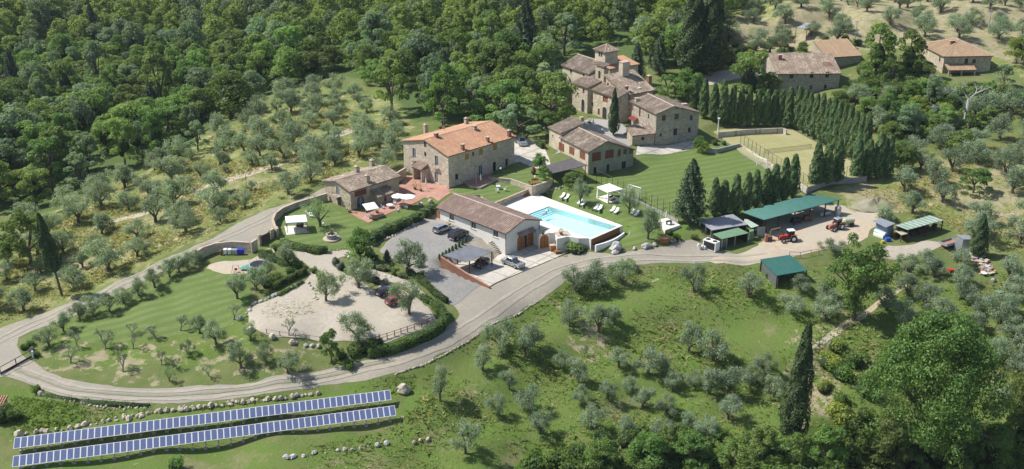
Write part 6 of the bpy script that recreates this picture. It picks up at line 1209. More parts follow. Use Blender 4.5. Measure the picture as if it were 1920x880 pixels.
for i, (a, b) in enumerate((((0, 0), (10.97, 0)), ((0, 0), (0, 23.77)), ((10.97, 0), (10.97, 23.77)), ((0, 23.77), (10.97, 23.77)), ((1.37, 0), (1.37, 23.77)), ((9.6, 0), (9.6, 23.77)), ((1.37, 5.48), (9.6, 5.48)), ((1.37, 18.29), (9.6, 18.29)), ((5.48, 5.48), (5.48, 18.29)))): cl(a, b, i)
def net(name, label, cat, a, b, h, posts_n, meshy=True, m='metal_dark', step=.35, org=None, rail=True, group=None, ph=None):
    a, b = np.array(a, float), np.array(b, float); c = (a+b)/2; org = tuple(map(float, c)); T = empty(name, org, label, cat, group); d = b-a
    for k in range(posts_n+1): q = a+d*k/posts_n; mb = MB(org); mb.tube(q-[0, 0, .1], q+[0, 0, h+.03], .045, .045, 5); mb.build('post', M_[m], T)
    if rail: mb = MB(org); mb.tube(a+[0, 0, h], b+[0, 0, h], .03, .03, 4); mb.build('top_rail', M_[m], T)
    if meshy:
        mb = MB(org); L = np.linalg.norm(d); n = max(1, int(L/step)); r_ = .009
        for k in range(1, n): q = a+d*k/n; mb.tube(q+[0, 0, .02], q+[0, 0, h], r_, r_, 3, 0, False)
        for k in range(1, int(h/step)+1): mb.tube(a+[0, 0, k*step], b+[0, 0, k*step], r_, r_, 3, 0, False)
        o = mb.build('wire_mesh', M_[m], T); o['kind'] = 'stuff'
    return T
nA, nB = O_+e2*11.885-e1*.9, O_+e2*11.885+e1*11.9
net('tennis_net', 'dark tennis net stretched across the yellowish court', 'tennis net', (*nA, cz), (*nB, cz), 1.0, 1, step=.12)
net('court_fence', 'wire mesh fence between tennis court and football lawn', 'fence', P(1388, 269, 4.6), P(1514, 352, 4.6), 2.6, 16, step=.5)
net('court_fence', 'dark rail fence at the near end of the tennis court', 'fence', P(1577, 335, 4.2), P(1596, 331.5, 4.2), 2.6, 2, step=1.1)
net('court_fence', 'low wire fence along the right edge of the tennis court', 'fence', P(1486, 243, 4.2), P(1608, 309, 4.2), 1.0, 12, step=.5)
net('field_fence', 'tall thin posts with wire netting between pool lawn and football field', 'fence', P(1118, 345, 3.2), P(1266, 411, 3.2), 3.2, 14, step=.8)
def goal(pts, z, h, label):
    a, b = Pt(*pts[0]), Pt(*pts[1]); c = (a+b)/2; org = tuple(map(float, c)); T = empty('football_goal', org, label, 'football goal', 'white football goals'); d = b-a; n = np.array([-d[1], d[0], 0])/np.linalg.norm(d)
    if proj(*(c+n))[0] < proj(*c)[0]: n = -n
    n = n*pts[2]
    for q in (a, b): mb = MB(org); mb.tube(q-[0, 0, .3], q+[0, 0, h], .1, .1, 6); mb.build('post', M_['white'], T); mb = MB(org); mb.tube(q+n*1.0, q+n*.5+[0, 0, h], .04, .04, 5); mb.build('back_stay', M_['white'], T)
    mb = MB(org); mb.tube(a+[0, 0, h], b+[0, 0, h], .1, .1, 6); mb.build('crossbar', M_['white'], T)
    mb = MB(org); L = np.linalg.norm(d); k = int(L/.22)
    for i in range(k+1): q = a+d*i/k; mb.tube(q+n*1.0, q+n*.5+[0, 0, h], .014, .014, 3, 0, False)
    for j in range(10): f = j/10; mb.tube(a+n*(1-.5*f)+[0, 0, h*f], b+n*(1-.5*f)+[0, 0, h*f], .014, .014, 3, 0, False)
    mb.build('net', M_['white'], T)
goal(((1419, 310.5), (1437, 316.5), 1), 3.3, 2.2, 'white football goal at the court end of the football lawn'); goal(((1178, 365.5), (1201, 372.5), -1), 3.0, 2.4, 'white football goal at the pool end of the football lawn')
def pole(name, px, py, h, label, m='metal', r=.14, cat='pole', head=None):
    p = at(px, py); T = empty(name, tuple(p), label, cat); mb = MB(); mb.tube((0, 0, 0), (0, 0, h), r, r*.7, 8); mb.build('shaft', M_[m], T)
    if head == 'lamp': mb = MB(); mb.box((0, -.2, h), (.5, .6, .3)); mb.build('floodlight', M_['white'], T)
    if head == 'wire': mb = MB(); mb.box((0, 0, h-.4), (1.2, .12, .12)); mb.build('crossarm', M_[m], T)
    return p+[0, 0, h]
pole('floodlight_pole', 1346, 247, 3.4, 'short white floodlight pole at the court corner', 'white', .16, 'lamp post', 'lamp')
t1 = pole('power_pole', 1464, 100, 5.5, 'thin dark power pole rising behind the old stone house roof', 'wood', .12, 'power pole', 'wire'); t2 = pole('power_pole', 1603, 76, 6, 'grey power pole between old stone house and olive terraces', 'metal', .12, 'power pole', 'wire')
t3 = pole('power_pole', 1853, 56, 7.2, 'tall pale braced power pole in the upper olive field', 'metal', .17, 'power pole', 'wire'); t0 = pole('power_pole', 1180, 60, 5.5, 'power pole hidden among trees behind the villa', 'wood', .12, 'power pole', 'wire')
o = MB(); o.tube(t3-[0, 0, .6], Pt(1824, 62), .05, .05, 5); tag(o.build('pole_brace', M_['metal']), 'slanting brace of the tall pale power pole', 'brace')
pole('post', 463, 358, 4.0, 'thin dark pole standing in the dry olive grove', 'metal_dark', .07, 'pole')
def wire(a, b, sag, label, dz=0):
    pts = [a+(b-a)*f+[0, 0, dz-sag*4*f*(1-f)] for f in np.linspace(0, 1, 12)]; mb = MB(); mb.path(pts, .03, 3); tag(mb.build('power_line', M_['metal']), label, 'power line')
wire(t2, t3, 1.0, 'upper power line crossing the olive terraces'); wire(t1, t2, .7, 'power line spanning above the old stone house'); wire(t0, t1, 1.2, 'power line running from the villa trees to the old house'); wire(t0, t1, 1.2, 'second lower power line from the villa trees to the old house', -.5)
# ------------------------------------------------------------------ car park fence, bins, play things
pts = [(698,645),(712,640),(740,631),(764,623),(790,614),(812,605)]
a_ = [at(*q) for q in pts]; c = sum(a_)/len(a_); org = tuple(map(float, c)); T = empty('wooden_fence', org, 'brown post and rail fence above the clipped hedge of the car park', 'fence'); k_ = 0
for i in range(len(a_)-1):
    for f in (0, .5): q = a_[i]+(a_[i+1]-a_[i])*f; mb = MB(org); mb.box((q[0], q[1], q[2]-.2), (.13, .13, 1.35)); mb.build('post', M_['wood'], T)
    for z in (.55, 1.05): mb = MB(org); mb.tube(a_[i]+[0, 0, z], a_[i+1]+[0, 0, z], .05, .05, 5); mb.build('rail', M_['wood'], T)
pts = [(500,626),(525,630),(555,634),(580,637),(600,640)]; a_ = [at(*q) for q in pts]; c = sum(a_)/len(a_); org = tuple(map(float, c)); T = empty('wooden_fence', org, 'low thin rail fence along the lower rim of the gravel car park', 'fence')
for q in a_: mb = MB(org); mb.box((q[0], q[1], q[2]-.2), (.1, .1, 1.1)); mb.build('post', M_['wood'], T)
for i in range(len(a_)-1): mb = MB(org); mb.tube(a_[i]+[0, 0, .8], a_[i+1]+[0, 0, .8], .035, .035, 4); mb.build('rail', M_['wood'], T)
pts = [(1480,482),(1500,483),(1520,479),(1535,477)]; a_ = [Pt(*q) for q in pts]; c = sum(a_)/len(a_); org = tuple(map(float, c)); T = empty('metal_fence', org, 'dark rusty rail fence right of the isolated green roofed shed', 'fence')
for q in a_: mb = MB(org); mb.tube(q-[0, 0, .2], q+[0, 0, 1.2], .05, .05, 5); mb.build('post', M_['rust'], T)
for i in range(len(a_)-1): mb = MB(org); mb.tube(a_[i]+[0, 0, 1.1], a_[i+1]+[0, 0, 1.1], .05, .05, 5); mb.build('rail', M_['rust'], T)
m_blue = mat('blue_bin', (.02, .035, .42), rough=.45)
for k, (x, y, m_, l) in enumerate(((423, 477, 'white', 'leftmost white wheelie bin against the curved wall'), (431, 477, 'white', 'second white wheelie bin against the curved wall'), (437.5, 477.5, 'metal', 'grey wheelie bin between white and blue bins'), (443, 477.5, 'metal', 'pale lidded wheelie bin just left of the blue bins'), (448.5, 477.5, None, 'left blue wheelie bin by the curved wall'), (455, 477.5, None, 'right blue wheelie bin nearest the gate'))):
    p = at(x, y); T = empty('wheelie_bin', tuple(p), l, 'bin', 'wheelie bins by the wall'); mm = m_blue if m_ is None else M_[m_]; mb = MB(); mb.box((0, 0, .08), (.5, .55, .95), 0, 0, 1.15); mb.build('body', mm, T); mb = MB(); mb.obox((-.32, -.36, 1.035), (.64, 0, 0), (0, .7, .06), (0, 0, .07)); mb.build('lid', mm, T)
    for i in (-.22, .22): mb = MB(); mb.tube((i-.03, .25, .1), (i+.03, .25, .1), .1, .1, 8); mb.build('wheel', M_['rubber'], T)
p = at(415, 478); T = empty('rubbish_bin', tuple(p), 'small brown bin left of the wheelie bins', 'bin'); mb = MB(); mb.lathe((0, 0, 0), [(.25, 0), (.32, .8), (.2, 1.0)], 10); mb.build('body', M_['rust'], T)
p = at(487, 503); T = empty('trampoline', tuple(p), 'round dark trampoline with pale rim half under the olive branches', 'trampoline'); mb = MB(); mb.lathe((0, 0, .78), [(1.7, 0), (1.7, .03)], 28); mb.build('mat', M_['metal_dark'], T)
mb = MB(); n = 28
for k in range(n): t0_, t1_ = 6.2832*k/n, 6.2832*(k+1)/n; mb.tube((1.85*math.cos(t0_), 1.85*math.sin(t0_), .8), (1.85*math.cos(t1_), 1.85*math.sin(t1_), .8), .11, .11, 5)
mb.build('rim', mat('pale_blue_pad', (.30, .38, .46)), T)
for k in range(6): t = 6.283*k/6; mb = MB(); mb.tube((1.75*math.cos(t), 1.75*math.sin(t), 0), (1.8*math.cos(t), 1.8*math.sin(t), .75), .04, .04, 5); mb.build('leg', M_['metal'], T); mb = MB(); mb.tube((1.85*math.cos(t), 1.85*math.sin(t), .8), (1.85*math.cos(t), 1.85*math.sin(t), 1.9), .03, .03, 5); mb.build('net_pole', M_['metal'], T)
p = at(465, 505); o = MB(p); q = [p+v for v in ([-1.6, -.5, .3], [1.4, -1.0, .25], [1.6, .8, .5], [-1.2, .9, .4])]; o.add(q+[(p+[.1, .1, .95])], [(0, 1, 4), (1, 2, 4), (2, 3, 4), (3, 0, 4)]); tag(o.build('green_tarpaulin', mat('teal_cloth', (.13, .30, .24))), 'crumpled teal green tarpaulin left of the trampoline', 'tarpaulin')
p = at(443, 511); T = empty('play_frame', tuple(p), 'small play frame with red seat on the orchard lawn edge', 'play frame')
for i in (-1, 1):
    for j in (-1, 1): mb = MB(); mb.tube((i*.8, j*.6, 0), (i*.5, 0, 1.5), .035, .035, 5); mb.build('leg', M_['metal'], T)
mb = MB(); mb.tube((-.55, 0, 1.5), (.55, 0, 1.5), .04, .04, 5); mb.build('crossbar', M_['metal'], T); mb = MB(); mb.box((0, 0, .5), (.5, .4, .35)); mb.build('seat', redp, T)
# rubbish heap and soil heap
p0 = at(1835, 498); T = empty('rubble_heap', tuple(p0), 'heap of broken tiles, sheets and rubble below the dark cypress', 'rubble heap'); org = tuple(map(float, p0))
ms = [M_['tile_new'], M_['rock_grey'], M_['frame_white'], M_['pave_red'], M_['rock'], mat('pale_blue_sheet', (.42, .50, .62))]
for k in range(150):
    f = rnd.random(); x, y = 1816+f*42+rnd.gauss(0, 5), 481+f*30+rnd.gauss(0, 4); q = Pt(x, y); mb = MB(org); s_ = rnd.uniform(.25, .8)
    if k % 4: mb.rock((q[0], q[1], q[2]+rnd.uniform(0, .5)), (s_, s_*.8, s_*.5), k)
    else: mb.box((q[0], q[1], q[2]+rnd.uniform(.1, .7)), (s_*1.6, s_*1.2, .08), 0, rnd.random()*3)
    mb.build('debris', [ms[rnd.choice([0, 1, 4, 4, 4, 3, 5, 0, 2] if k % 3 == 0 else [0, 1, 4, 4, 3])]], T, attr=True)
for (x, y, l, m_, s_) in ((1783, 509, 'rusty red farm implement lying in the grass', redp, (1.8, .9, .5)), (1818, 517, 'dumped pale appliance in the bushes below the rubble', M_['metal'], (1.0, .8, .6)), (1876, 548, 'pale green slatted pallet lying in the grass at right', M_['green_dull'], (2.4, 1.2, .25)), (1806, 470, 'blue barrel by the grey hut', mat('faded_blue', (.12, .2, .35)), (.6, .6, .9))):
    p = Pt(x, y); T = empty(l.split()[1]+'_item' if False else 'discarded_item', tuple(p), l, 'scrap', rz=.5)
    for k in range(3): mb = MB(); mb.box((k*s_[0]*.3-s_[0]*.3, 0, .05), (s_[0]*.28, s_[1], s_[2]*(1-.2*k)), 0, .1*k); mb.build('piece', m_, T)
M_['soil_heap'] = mat('soil_heap', (.33, .29, .23), (.24, .22, .15), scale=1.2, bump=.1, bscale=5, big=(.18, .19, .09), bigs=.25); p = at(1640, 384); mb = MB(); R = random.Random(5); n1, n2 = 22, 8; vs = [(0, 0, 1.9)]; fs = []
for j in range(1, n2+1):
    for i in range(n1): r_ = j/n2; t = 6.283*i/n1; vs.append((5.2*r_*math.cos(t)*(1+R.uniform(-.08, .08)), 3.6*r_*math.sin(t), 1.3*(1-r_)**1.1*(1+.5*math.sin(t*2+r_*4))+R.uniform(-.2, .2)-(.4 if j == n2 else 0)))
for i in range(n1): fs.append((0, 1+i, 1+(i+1) % n1))
for j in range(n2-1):
    for i in range(n1): a = 1+j*n1; fs.append((a+i, a+n1+i, a+n1+(i+1) % n1, a+(i+1) % n1))
mb.add(vs, fs); o = mb.build('gravel_heap', M_['gravel'], smooth=True); o.location = tuple(p+[0, 0, -.1]); o.data.materials[0] = M_['soil_heap']; tag(o, 'grey gravel heap on the bare ground right of the green shed', 'gravel heap')
# ------------------------------------------------------------------ boulders and dry stone edges
def rocks(name, label, pts, size, m, seed, cat='boulder wall', jit=.25, dens=1.0, asc=None):
    ps = [np.array(at(*q)) for q in pts]; c = sum(ps)/len(ps); org = tuple(map(float, c)); T = empty(name, org, label, cat); R = random.Random(seed); proto = []
    for i in range(len(ps)-1):
        d = ps[i+1]-ps[i]; L = np.linalg.norm(d); k = max(1, int(L/(size*.95)*dens))
        for j in range(k):
            q = ps[i]+d*(j+.5)/k+[R.uniform(-jit, jit), R.uniform(-jit, jit), 0]; q[2] = Hs(q[0], q[1]); s_ = size*.8*R.uniform(.55, 1.45)
            if len(proto) < 6: mb = MB(); mb.rock((0, 0, 0), (1.15, .9, .7), seed*10+len(proto)); o = mb.build('stone', M_[m], T); proto.append(o)
            else: o = R.choice(proto).copy(); COL.objects.link(o); o.parent = T
            o.location = tuple(q-c-[0, 0, .05*s_]); o.rotation_euler = (0, 0, R.random()*6.3); o.scale = (s_*R.uniform(.8, 1.3), s_, s_*R.uniform(.6, 1.05))
rocks('boulder_wall', 'long line of pale boulders just above the rear solar panels', [(30,825),(60,812),(110,808),(150,800),(210,790),(260,782),(320,772),(380,764),(440,757),(500,752),(560,744),(600,738)], 1.0, 'rock', 3, dens=1.15)
rocks('boulder_wall', 'second tier of boulders behind the solar panel boulder line', [(215,783),(280,775),(350,764),(420,756),(470,752)], .8, 'rock', 4)
rocks('boulder_wall', 'broken line of boulders in the meadow below the solar panels', [(528,862),(560,857),(600,850),(640,846),(700,838),(735,833)], 1.0, 'rock_grey', 5, dens=.8); rocks('boulder_wall', 'three boulders at the right end of the meadow boulder line', [(768,834),(808,822)], 1.0, 'rock', 6, dens=.9)
rocks('boulder_wall', 'row of large pale boulders retaining the pool lawn above the road', [(1145,476),(1165,472),(1180,471),(1200,467),(1222,461),(1236,458)], 1.7, 'rock_grey', 7, dens=1.1)
rocks('boulder_wall', 'grey boulders edging the left rim of the gravel car park', [(462,592),(468,580),(478,571),(500,562),(530,549),(552,540),(575,528)], .95, 'rock_grey', 8, dens=1.2)
rocks('boulder_wall', 'boulders edging the lower rim of the gravel car park', [(548,640),(565,646),(590,650),(605,655)], 1.1, 'rock_grey', 9); rocks('boulder_wall', 'pale stones edging the shrub strip in the car park', [(578,530),(586,545),(592,558),(596,565)], .7, 'rock', 10)
rocks('stone_edging', 'small pale stones edging the front of the well lawn', [(603,466),(615,469),(630,470),(645,468)], .45, 'rock', 11, 'stone edging', .08); rocks('stone_edging', 'pale stones under the long hedge beside the parking', [(690,475),(700,462),(730,447),(760,432),(790,418),(805,405)], .7, 'rock', 12, 'stone edging', .15)
rocks('stone_edging', 'white rockery stones around the bed between car park and parking', [(672,508),(690,512),(712,518),(735,520)], .7, 'rock_grey', 13, 'stone edging', .5, 1.5); rocks('stone_edging', 'stones lining the drive edge at the lower left flower strip', [(75,738),(90,744),(130,752),(180,762),(240,767),(285,765)], .5, 'rock', 14, 'stone edging', .2)
rocks('stone_edging', 'pale stone kerb along the outer edge of the bend', [(740,702),(797,684),(830,668),(860,650),(900,626),(950,598),(990,577),(1015,563)], .42, 'rock', 15, 'stone edging', .05, 1.1); rocks('stone_edging', 'stones along the top of the pool lawn by the pathway', [(1018,365),(1030,360),(1045,354),(1060,349)], .5, 'rock', 16, 'stone edging', .3, 1.6)
rocks('stone_edging', 'rockery of white stones left of the timber edged steps', [(1258,455),(1270,452),(1285,452)], .6, 'rock', 17, 'stone edging', .3, 1.5); rocks('stone_edging', 'stepping stones curving down from the right pool corner', [(1182,432),(1181,438),(1178,445)], .5, 'rock', 18, 'stone edging', .1)
for i, (x, y, s_, m_, l) in enumerate(((757, 736, 1.9, 'rock', 'single big tawny boulder right of the rear solar panels'), (451, 600, 1.0, 'rock_grey', 'uppermost grey cylindrical boulder on the grass left of the car park'), (471, 622, 1.25, 'rock_grey', 'large grey boulder at the lower left corner of the car park'), (511, 634, 1.1, 'rock', 'squat boulder on the lower rim of the car park'), (548, 645, 1.1, 'rock', 'boulder beside the low rail fence end'), (77, 741, 1.0, 'rock', 'pale flat boulder at the start of the drive flower strip'), (1862, 528, .9, 'rock_grey', 'small pale boulder below the rubble heap'), (36, 818, 1.3, 'rock', 'rounded tawny boulder at the left end of the rear solar row'), (1155, 470, 2.2, 'rock_grey', 'large white boulder at the left end of the road boulder row'))):
    p = at(x, y); mb = MB(); mb.rock((0, 0, 0), (1.3, 1.0, .85), 50+i, n=8); o = mb.build('boulder', M_[m_]); o.location = tuple(p-[0, 0, .1]); o.scale = (s_,)*3; tag(o, l, 'boulder')
# ------------------------------------------------------------------ vegetation
def leaf_mesh(name, C, Nn, size, aspect, rr, m, core=None, seed=0, vert=0.0):
    """C centres, Nn preferred normals; many small leaf quads"""
    R = np.random.RandomState(seed); n = len(C); nr = Nn+R.normal(0, .55, (n, 3)); nr /= np.linalg.norm(nr, axis=1)[:, None]
    t = R.normal(0, 1, (n, 3)); t[:, 2] += vert; t -= (t*nr).sum(1)[:, None]*nr; t /= np.linalg.norm(t, axis=1)[:, None]+1e-9; b = np.cross(nr, t)
    s = size*R.uniform(.6, 1.3, n)[:, None]; T_, B_ = t*s, b*s*aspect
    V = np.stack([C-T_, C+B_*.9-T_*.1, C+T_, C-B_*.9+T_*.1], 1).reshape(-1, 3)
    F = np.arange(4*n).reshape(-1, 4); me = bpy.data.meshes.new(name)
    cv = [] if core is None else core.v; cf = [] if core is None else core.f
    allv = np.concatenate([V, np.array(cv)]) if len(cv) else V
    loops = [F.ravel()]+[np.array(f)+4*n for f in cf]; starts = list(range(0, 4*n, 4)); k = 4*n
    for f in cf: starts.append(k); k += len(f)
    me.vertices.add(len(allv)); me.vertices.foreach_set('co', allv.astype(np.float32).ravel()); L = np.concatenate(loops).astype(np.int32)
    me.loops.add(len(L)); me.loops.foreach_set('vertex_index', L); me.polygons.add(len(starts)); me.polygons.foreach_set('loop_start', np.array(starts, np.int32))
    me.materials.append(m)
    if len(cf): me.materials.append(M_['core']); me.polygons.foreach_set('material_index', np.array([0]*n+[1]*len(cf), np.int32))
    a = me.attributes.new('rnd', 'FLOAT', 'FACE'); a.data.foreach_set('value', np.concatenate([rr, np.zeros(len(cf))]).astype(np.float32)); me.update(calc_edges=True); return me
def cloud(lobes, n, seed, shell=.35, zb=-.35):
    R = np.random.RandomState(seed); wts = np.array([l[1][0]*l[1][1]*l[1][2] for l in lobes])**.67; wts /= wts.sum(); k = R.choice(len(lobes), n, p=wts)
    d = R.normal(0, 1, (n, 3)); d /= np.linalg.norm(d, axis=1)[:, None]; f = d[:, 2] < zb; d[f, 2] *= -1
    c = np.array([l[0] for l in lobes])[k]; r = np.array([l[1] for l in lobes])[k]; q = 1-shell*R.random(n)**1.5
    lr = R.random(len(lobes))[k]; return c+d*r*q[:, None], d, np.clip(.55*lr+.45*R.random(n), 0, 1)
def limbs(mb, base, h0, tips, r0, n=6):
    top = np.array([base[0], base[1], h0]); mb.path([base, (base[0]+.05, base[1], h0*.5), top], [r0, r0*.8, r0*.7], n)
    for t in tips:
        t = np.array(t); mid = top+(t-top)*.5+np.array([rnd.uniform(-.15, .15), rnd.uniform(-.15, .15), .1]); mb.path([top-[0, 0, .1], mid, t], [r0*.55, r0*.35, r0*.12], max(4, n-1))
PROTO = {}
def make_proto(kind, i):
    R = random.Random(hash_(kind)+i*17); sd = hash_(kind) % 1000+i; mb = MB()
    if kind in ('olive', 'young'):          # unit: height 4, width 4.4
        nl = R.randint(8, 14); lb = []
        for k in range(nl): a = 6.283*k/nl*R.choice([1, 1.9])+R.uniform(-.5, .5); q = R.uniform(.5, 1.7); lb.append(((q*math.cos(a), q*math.sin(a), R.uniform(1.3, 2.9)), (R.uniform(.5, .85), R.uniform(.5, .85), R.uniform(.6, 1.0))))
        lb.append(((R.uniform(-.3, .3), R.uniform(-.3, .3), 3.3), (.85, .85, .65))); lb = [((l[0][0]*1.12+(i % 3-1)*.25, l[0][1], l[0][2]), l[1]) for l in lb]; C, D, r = cloud(lb, 3000 if kind == 'olive' else 1400, sd, .9, -.7); C = C+np.random.RandomState(sd+5).normal(0, .13, C.shape)
        cm = leaf_mesh('crown', C, D, .115 if kind == 'olive' else .11, .5, r, M_['leaf_olive' if kind == 'olive' else 'leaf_olive_young'], seed=sd, vert=.6); limbs(mb, (0, 0, -.3), .8, [l[0] for l in lb[::2]], .24)
    elif kind in ('wood', 'greyw', 'bright', 'yellow'):                    # unit: height 9, width 8
        lb = []; nl = R.randint(17, 24)
        for k in range(nl):
            a = R.uniform(0, 6.283); ph = R.uniform(.05, 1.0); q = math.cos(ph*1.35)*R.uniform(2.2, 3.0); lb.append(((q*math.cos(a), q*math.sin(a), 3.6+3.7*math.sin(ph*1.4)*R.uniform(.8, 1.1)), (R.uniform(.9, 1.6), R.uniform(.9, 1.6), R.uniform(.8, 1.3))))
        for k in range(7): a = 6.283*k/7; lb.append(((2.5*math.cos(a), 2.5*math.sin(a), R.uniform(2.0, 3.2)), (1.3, 1.3, 1.0)))
        vx, vz, vr = ((1, 1, 1), (.72, 1.28, .85), (1.15, .85, .8), (.9, 1.1, .7))[i % 4]; lb = [((c[0]*vx+R.uniform(-.5, .5), c[1]*vx+R.uniform(-.5, .5), c[2]*vz+R.uniform(-.4, .4)), tuple(q*vr*R.uniform(.75, 1.15) for q in r_)) for c, r_ in lb]
        C, D, r = cloud(lb, 3600, sd, .3); cb = MB(); cb.lathe((0, 0, 2.4), [(.8, 0), (1.2, 1.0), (1.3, 2.2), (.8, 3.4), (.2, 4.2)], 9)
        cm = leaf_mesh('crown', C, D, .23, .62, r, M_[{'wood': 'leaf_wood', 'greyw': 'leaf_grey', 'bright': 'leaf_bright', 'yellow': 'leaf_yellow'}[kind]], cb if i % 4 < 2 else None, sd); limbs(mb, (0, 0, -.5), 2.4, [l[0] for l in lb[:6]], .3)
    elif kind == 'giant':                   # unit: height 9, width 9, fine leaves
        lb = []
        for k in range(140):
            a = R.uniform(0, 6.283); ph = R.uniform(.0, 1.0); q = math.cos(ph*1.4)*R.uniform(3.0, 4.1); lb.append(((q*math.cos(a), q*math.sin(a), 1.9+5.9*math.sin(ph*1.45)*R.uniform(.85, 1.08)), (R.uniform(.5, 1.05), R.uniform(.5, 1.05), R.uniform(.45, .8))))
        lb += [((R.uniform(-2, 2), R.uniform(-2, 2), R.uniform(2, 6)), (1.4, 1.4, 1.2)) for _ in range(16)]; C, D, r = cloud(lb, 48000, sd, .55, -.8); cb = MB(); cb.lathe((0, 0, 1.2), [(.8, 0), (2.0, 1.4), (2.1, 3.0), (1.4, 4.6), (.2, 5.4)], 9)
        cm = leaf_mesh('crown', C, D, .085, .6, r, M_['leaf_oak'], None, sd); limbs(mb, (0, 0, -.4), 2.0, [l[0] for l in lb[:12]], .32)
    elif kind == 'open':                    # tall loose walnut, unit height 9 width 8
        lb = [((R.uniform(-3.2, 3.2), R.uniform(-3, 3), R.uniform(3.2, 8.2)), (R.uniform(.5, 1.0), R.uniform(.5, 1.0), R.uniform(.4, .8))) for _ in range(34)]; lb = [l for l in lb if math.hypot(l[0][0], l[0][1]) < 3.7-abs(l[0][2]-5.5)*.5]
        lb += [((R.uniform(-.5, .5), R.uniform(-.5, .5), z), (1.2, 1.2, .9)) for z in (1.0, 1.8, 2.6, 3.4)]+[((R.uniform(-2.6, 2.6), R.uniform(-2.2, 2.2), R.uniform(3, 6.5)), (.9, .9, .7)) for _ in range(14)]; C, D, r = cloud(lb, 12000, sd, .7); cm = leaf_mesh('crown', C, D, .13, .6, r, M_['leaf_oak'], None, sd); limbs(mb, (0, 0, -.4), 2.6, [l[0] for l in lb[:14]], .28)
    elif kind in ('cypress', 'rowcyp', 'lonecyp'):     # unit: height 10, width 2
        n = 4200 if kind == 'rowcyp' else 11000; Rn = np.random.RandomState(sd); z = Rn.random(n)**.85*9.6; z0 = 3.0 if kind == 'lonecyp' else .5
        z = z0+z*(10-z0)/10; t = (z-z0)/(10-z0); prof = np.minimum(1, (t/.10)**.5)*np.clip(1-np.maximum(0, t-.3)/.7, 0, 1)**(.72 if kind != 'rowcyp' else .48); a = Rn.random(n)*6.283
        lump = 1+.16*np.sin(a*3+z*1.3+i)+.12*np.sin(a*5-z*2.7)+Rn.normal(0, .06, n); q = prof*lump; C = np.stack([q*np.cos(a), q*np.sin(a), z], -1); D = np.stack([np.cos(a), np.sin(a), .45+0*a], -1)
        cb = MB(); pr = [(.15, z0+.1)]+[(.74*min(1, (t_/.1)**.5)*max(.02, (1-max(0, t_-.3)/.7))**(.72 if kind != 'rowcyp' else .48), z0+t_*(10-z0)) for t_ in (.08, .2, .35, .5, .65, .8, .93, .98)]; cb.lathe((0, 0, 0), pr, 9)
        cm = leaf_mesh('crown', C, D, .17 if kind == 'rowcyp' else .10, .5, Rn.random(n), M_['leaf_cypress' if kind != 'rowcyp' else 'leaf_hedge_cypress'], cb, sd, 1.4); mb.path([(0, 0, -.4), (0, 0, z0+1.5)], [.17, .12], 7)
    elif kind == 'conifer':                 # unit: height 10, width 5.4
        n = 5600; Rn = np.random.RandomState(sd); z = 1.0+Rn.random(n)**1.25*9.2; t = (z-1)/9.2; a = Rn.random(n)*6.283; lay = .82+.3*np.abs(np.sin(z*2.6+np.sin(a*2+i)*1.2)); br = 1+.28*np.sin(a*7+z*1.7+i)+Rn.normal(0, .1, n)
        q = 2.5*np.minimum(1, (t/.12)**.6)*(1-t)**.62*lay*br*(1-.35*Rn.random(n)**3); C = np.stack([q*np.cos(a), q*np.sin(a), z-q*.12], -1); D = np.stack([np.cos(a)*.7, np.sin(a)*.7, .6+0*a], -1)
        cb = MB(); cb.lathe((0, 0, 0), [(.3, 1.0), (1.5, 1.8), (1.55, 3.5), (1.15, 6), (.6, 8), (.05, 9.6)], 9); cm = leaf_mesh('crown', C, D, .23, .5, Rn.random(n), M_['leaf_conifer'], cb, sd, .3); mb.path([(0, 0, -.4), (0, 0, 3)], [.28, .2], 7)
    elif kind == 'bare':                    # pruned olive, unit height 3
        tips = []
        def br(p, d, L, r, k):
            q = p+d*L; mb.tube(p, q, r, r*.65, 5, 0, False)
            if k == 0: tips.append(q); return
            for _ in range(R.choice([2, 3, 3])): nd = d+np.array([R.uniform(-1.0, 1.0), R.uniform(-1.0, 1.0), R.uniform(-.4, .6)]); nd /= np.linalg.norm(nd); br(q, nd, L*R.uniform(.6, .85), r*.6, k-1)
        br(np.array([0, 0, -.2]), np.array([.25, .05, .9]), .75, .12, 5); C = np.repeat(np.array(tips), 4, 0)+np.random.RandomState(sd).normal(0, .09, (len(tips)*4, 3)); cm = leaf_mesh('crown', C, np.ones_like(C)*.5, .075, .4, np.random.RandomState(sd).random(len(C)), M_['leaf_olive'], None, sd)
    elif kind == 'dead':
        tips = []
        def br(p, d, L, r, k):
            q = p+d*L; mb.tube(p, q, r, r*.7, 5, 0, False)
            if k == 0: return
            for _ in range(R.choice([2, 2, 3])): nd = d+np.array([R.uniform(-.75, .75), R.uniform(-.7, .7), R.uniform(-.1, .35)]); nd /= np.linalg.norm(nd); br(q, nd, L*R.uniform(.6, .85), r*.6, k-1)
        br(np.array([0, 0, -.3]), np.array([.03, 0, 1.0]), 3.4, .3, 5); cm = None
    elif kind in ('shrub', 'shrubw', 'shrubb', 'shruby', 'shrubd'):      # unit: height 1.6 width 2.2
        lb = [((R.uniform(-.65, .65), R.uniform(-.65, .65), R.uniform(.5, 1.0)), (R.uniform(.35, .6),)*3) for _ in range(8)]; C, D, r = cloud(lb, 900, sd, .4, -.6); cb = MB(); cb.lathe((0, 0, 0), [(.5, .05), (.75, .5), (.55, 1.0), (.1, 1.25)], 8)
        cm = leaf_mesh('foliage', C, D, .10, .6, r, M_[{'shrub': 'leaf_hedge', 'shrubw': 'leaf_white', 'shrubb': 'leaf_blue', 'shruby': 'leaf_yellow', 'shrubd': 'leaf_wood'}[kind]], cb, sd); mb.path([(0, 0, -.2), (0, 0, .6)], [.06, .04], 5)
    elif kind == 'vine':
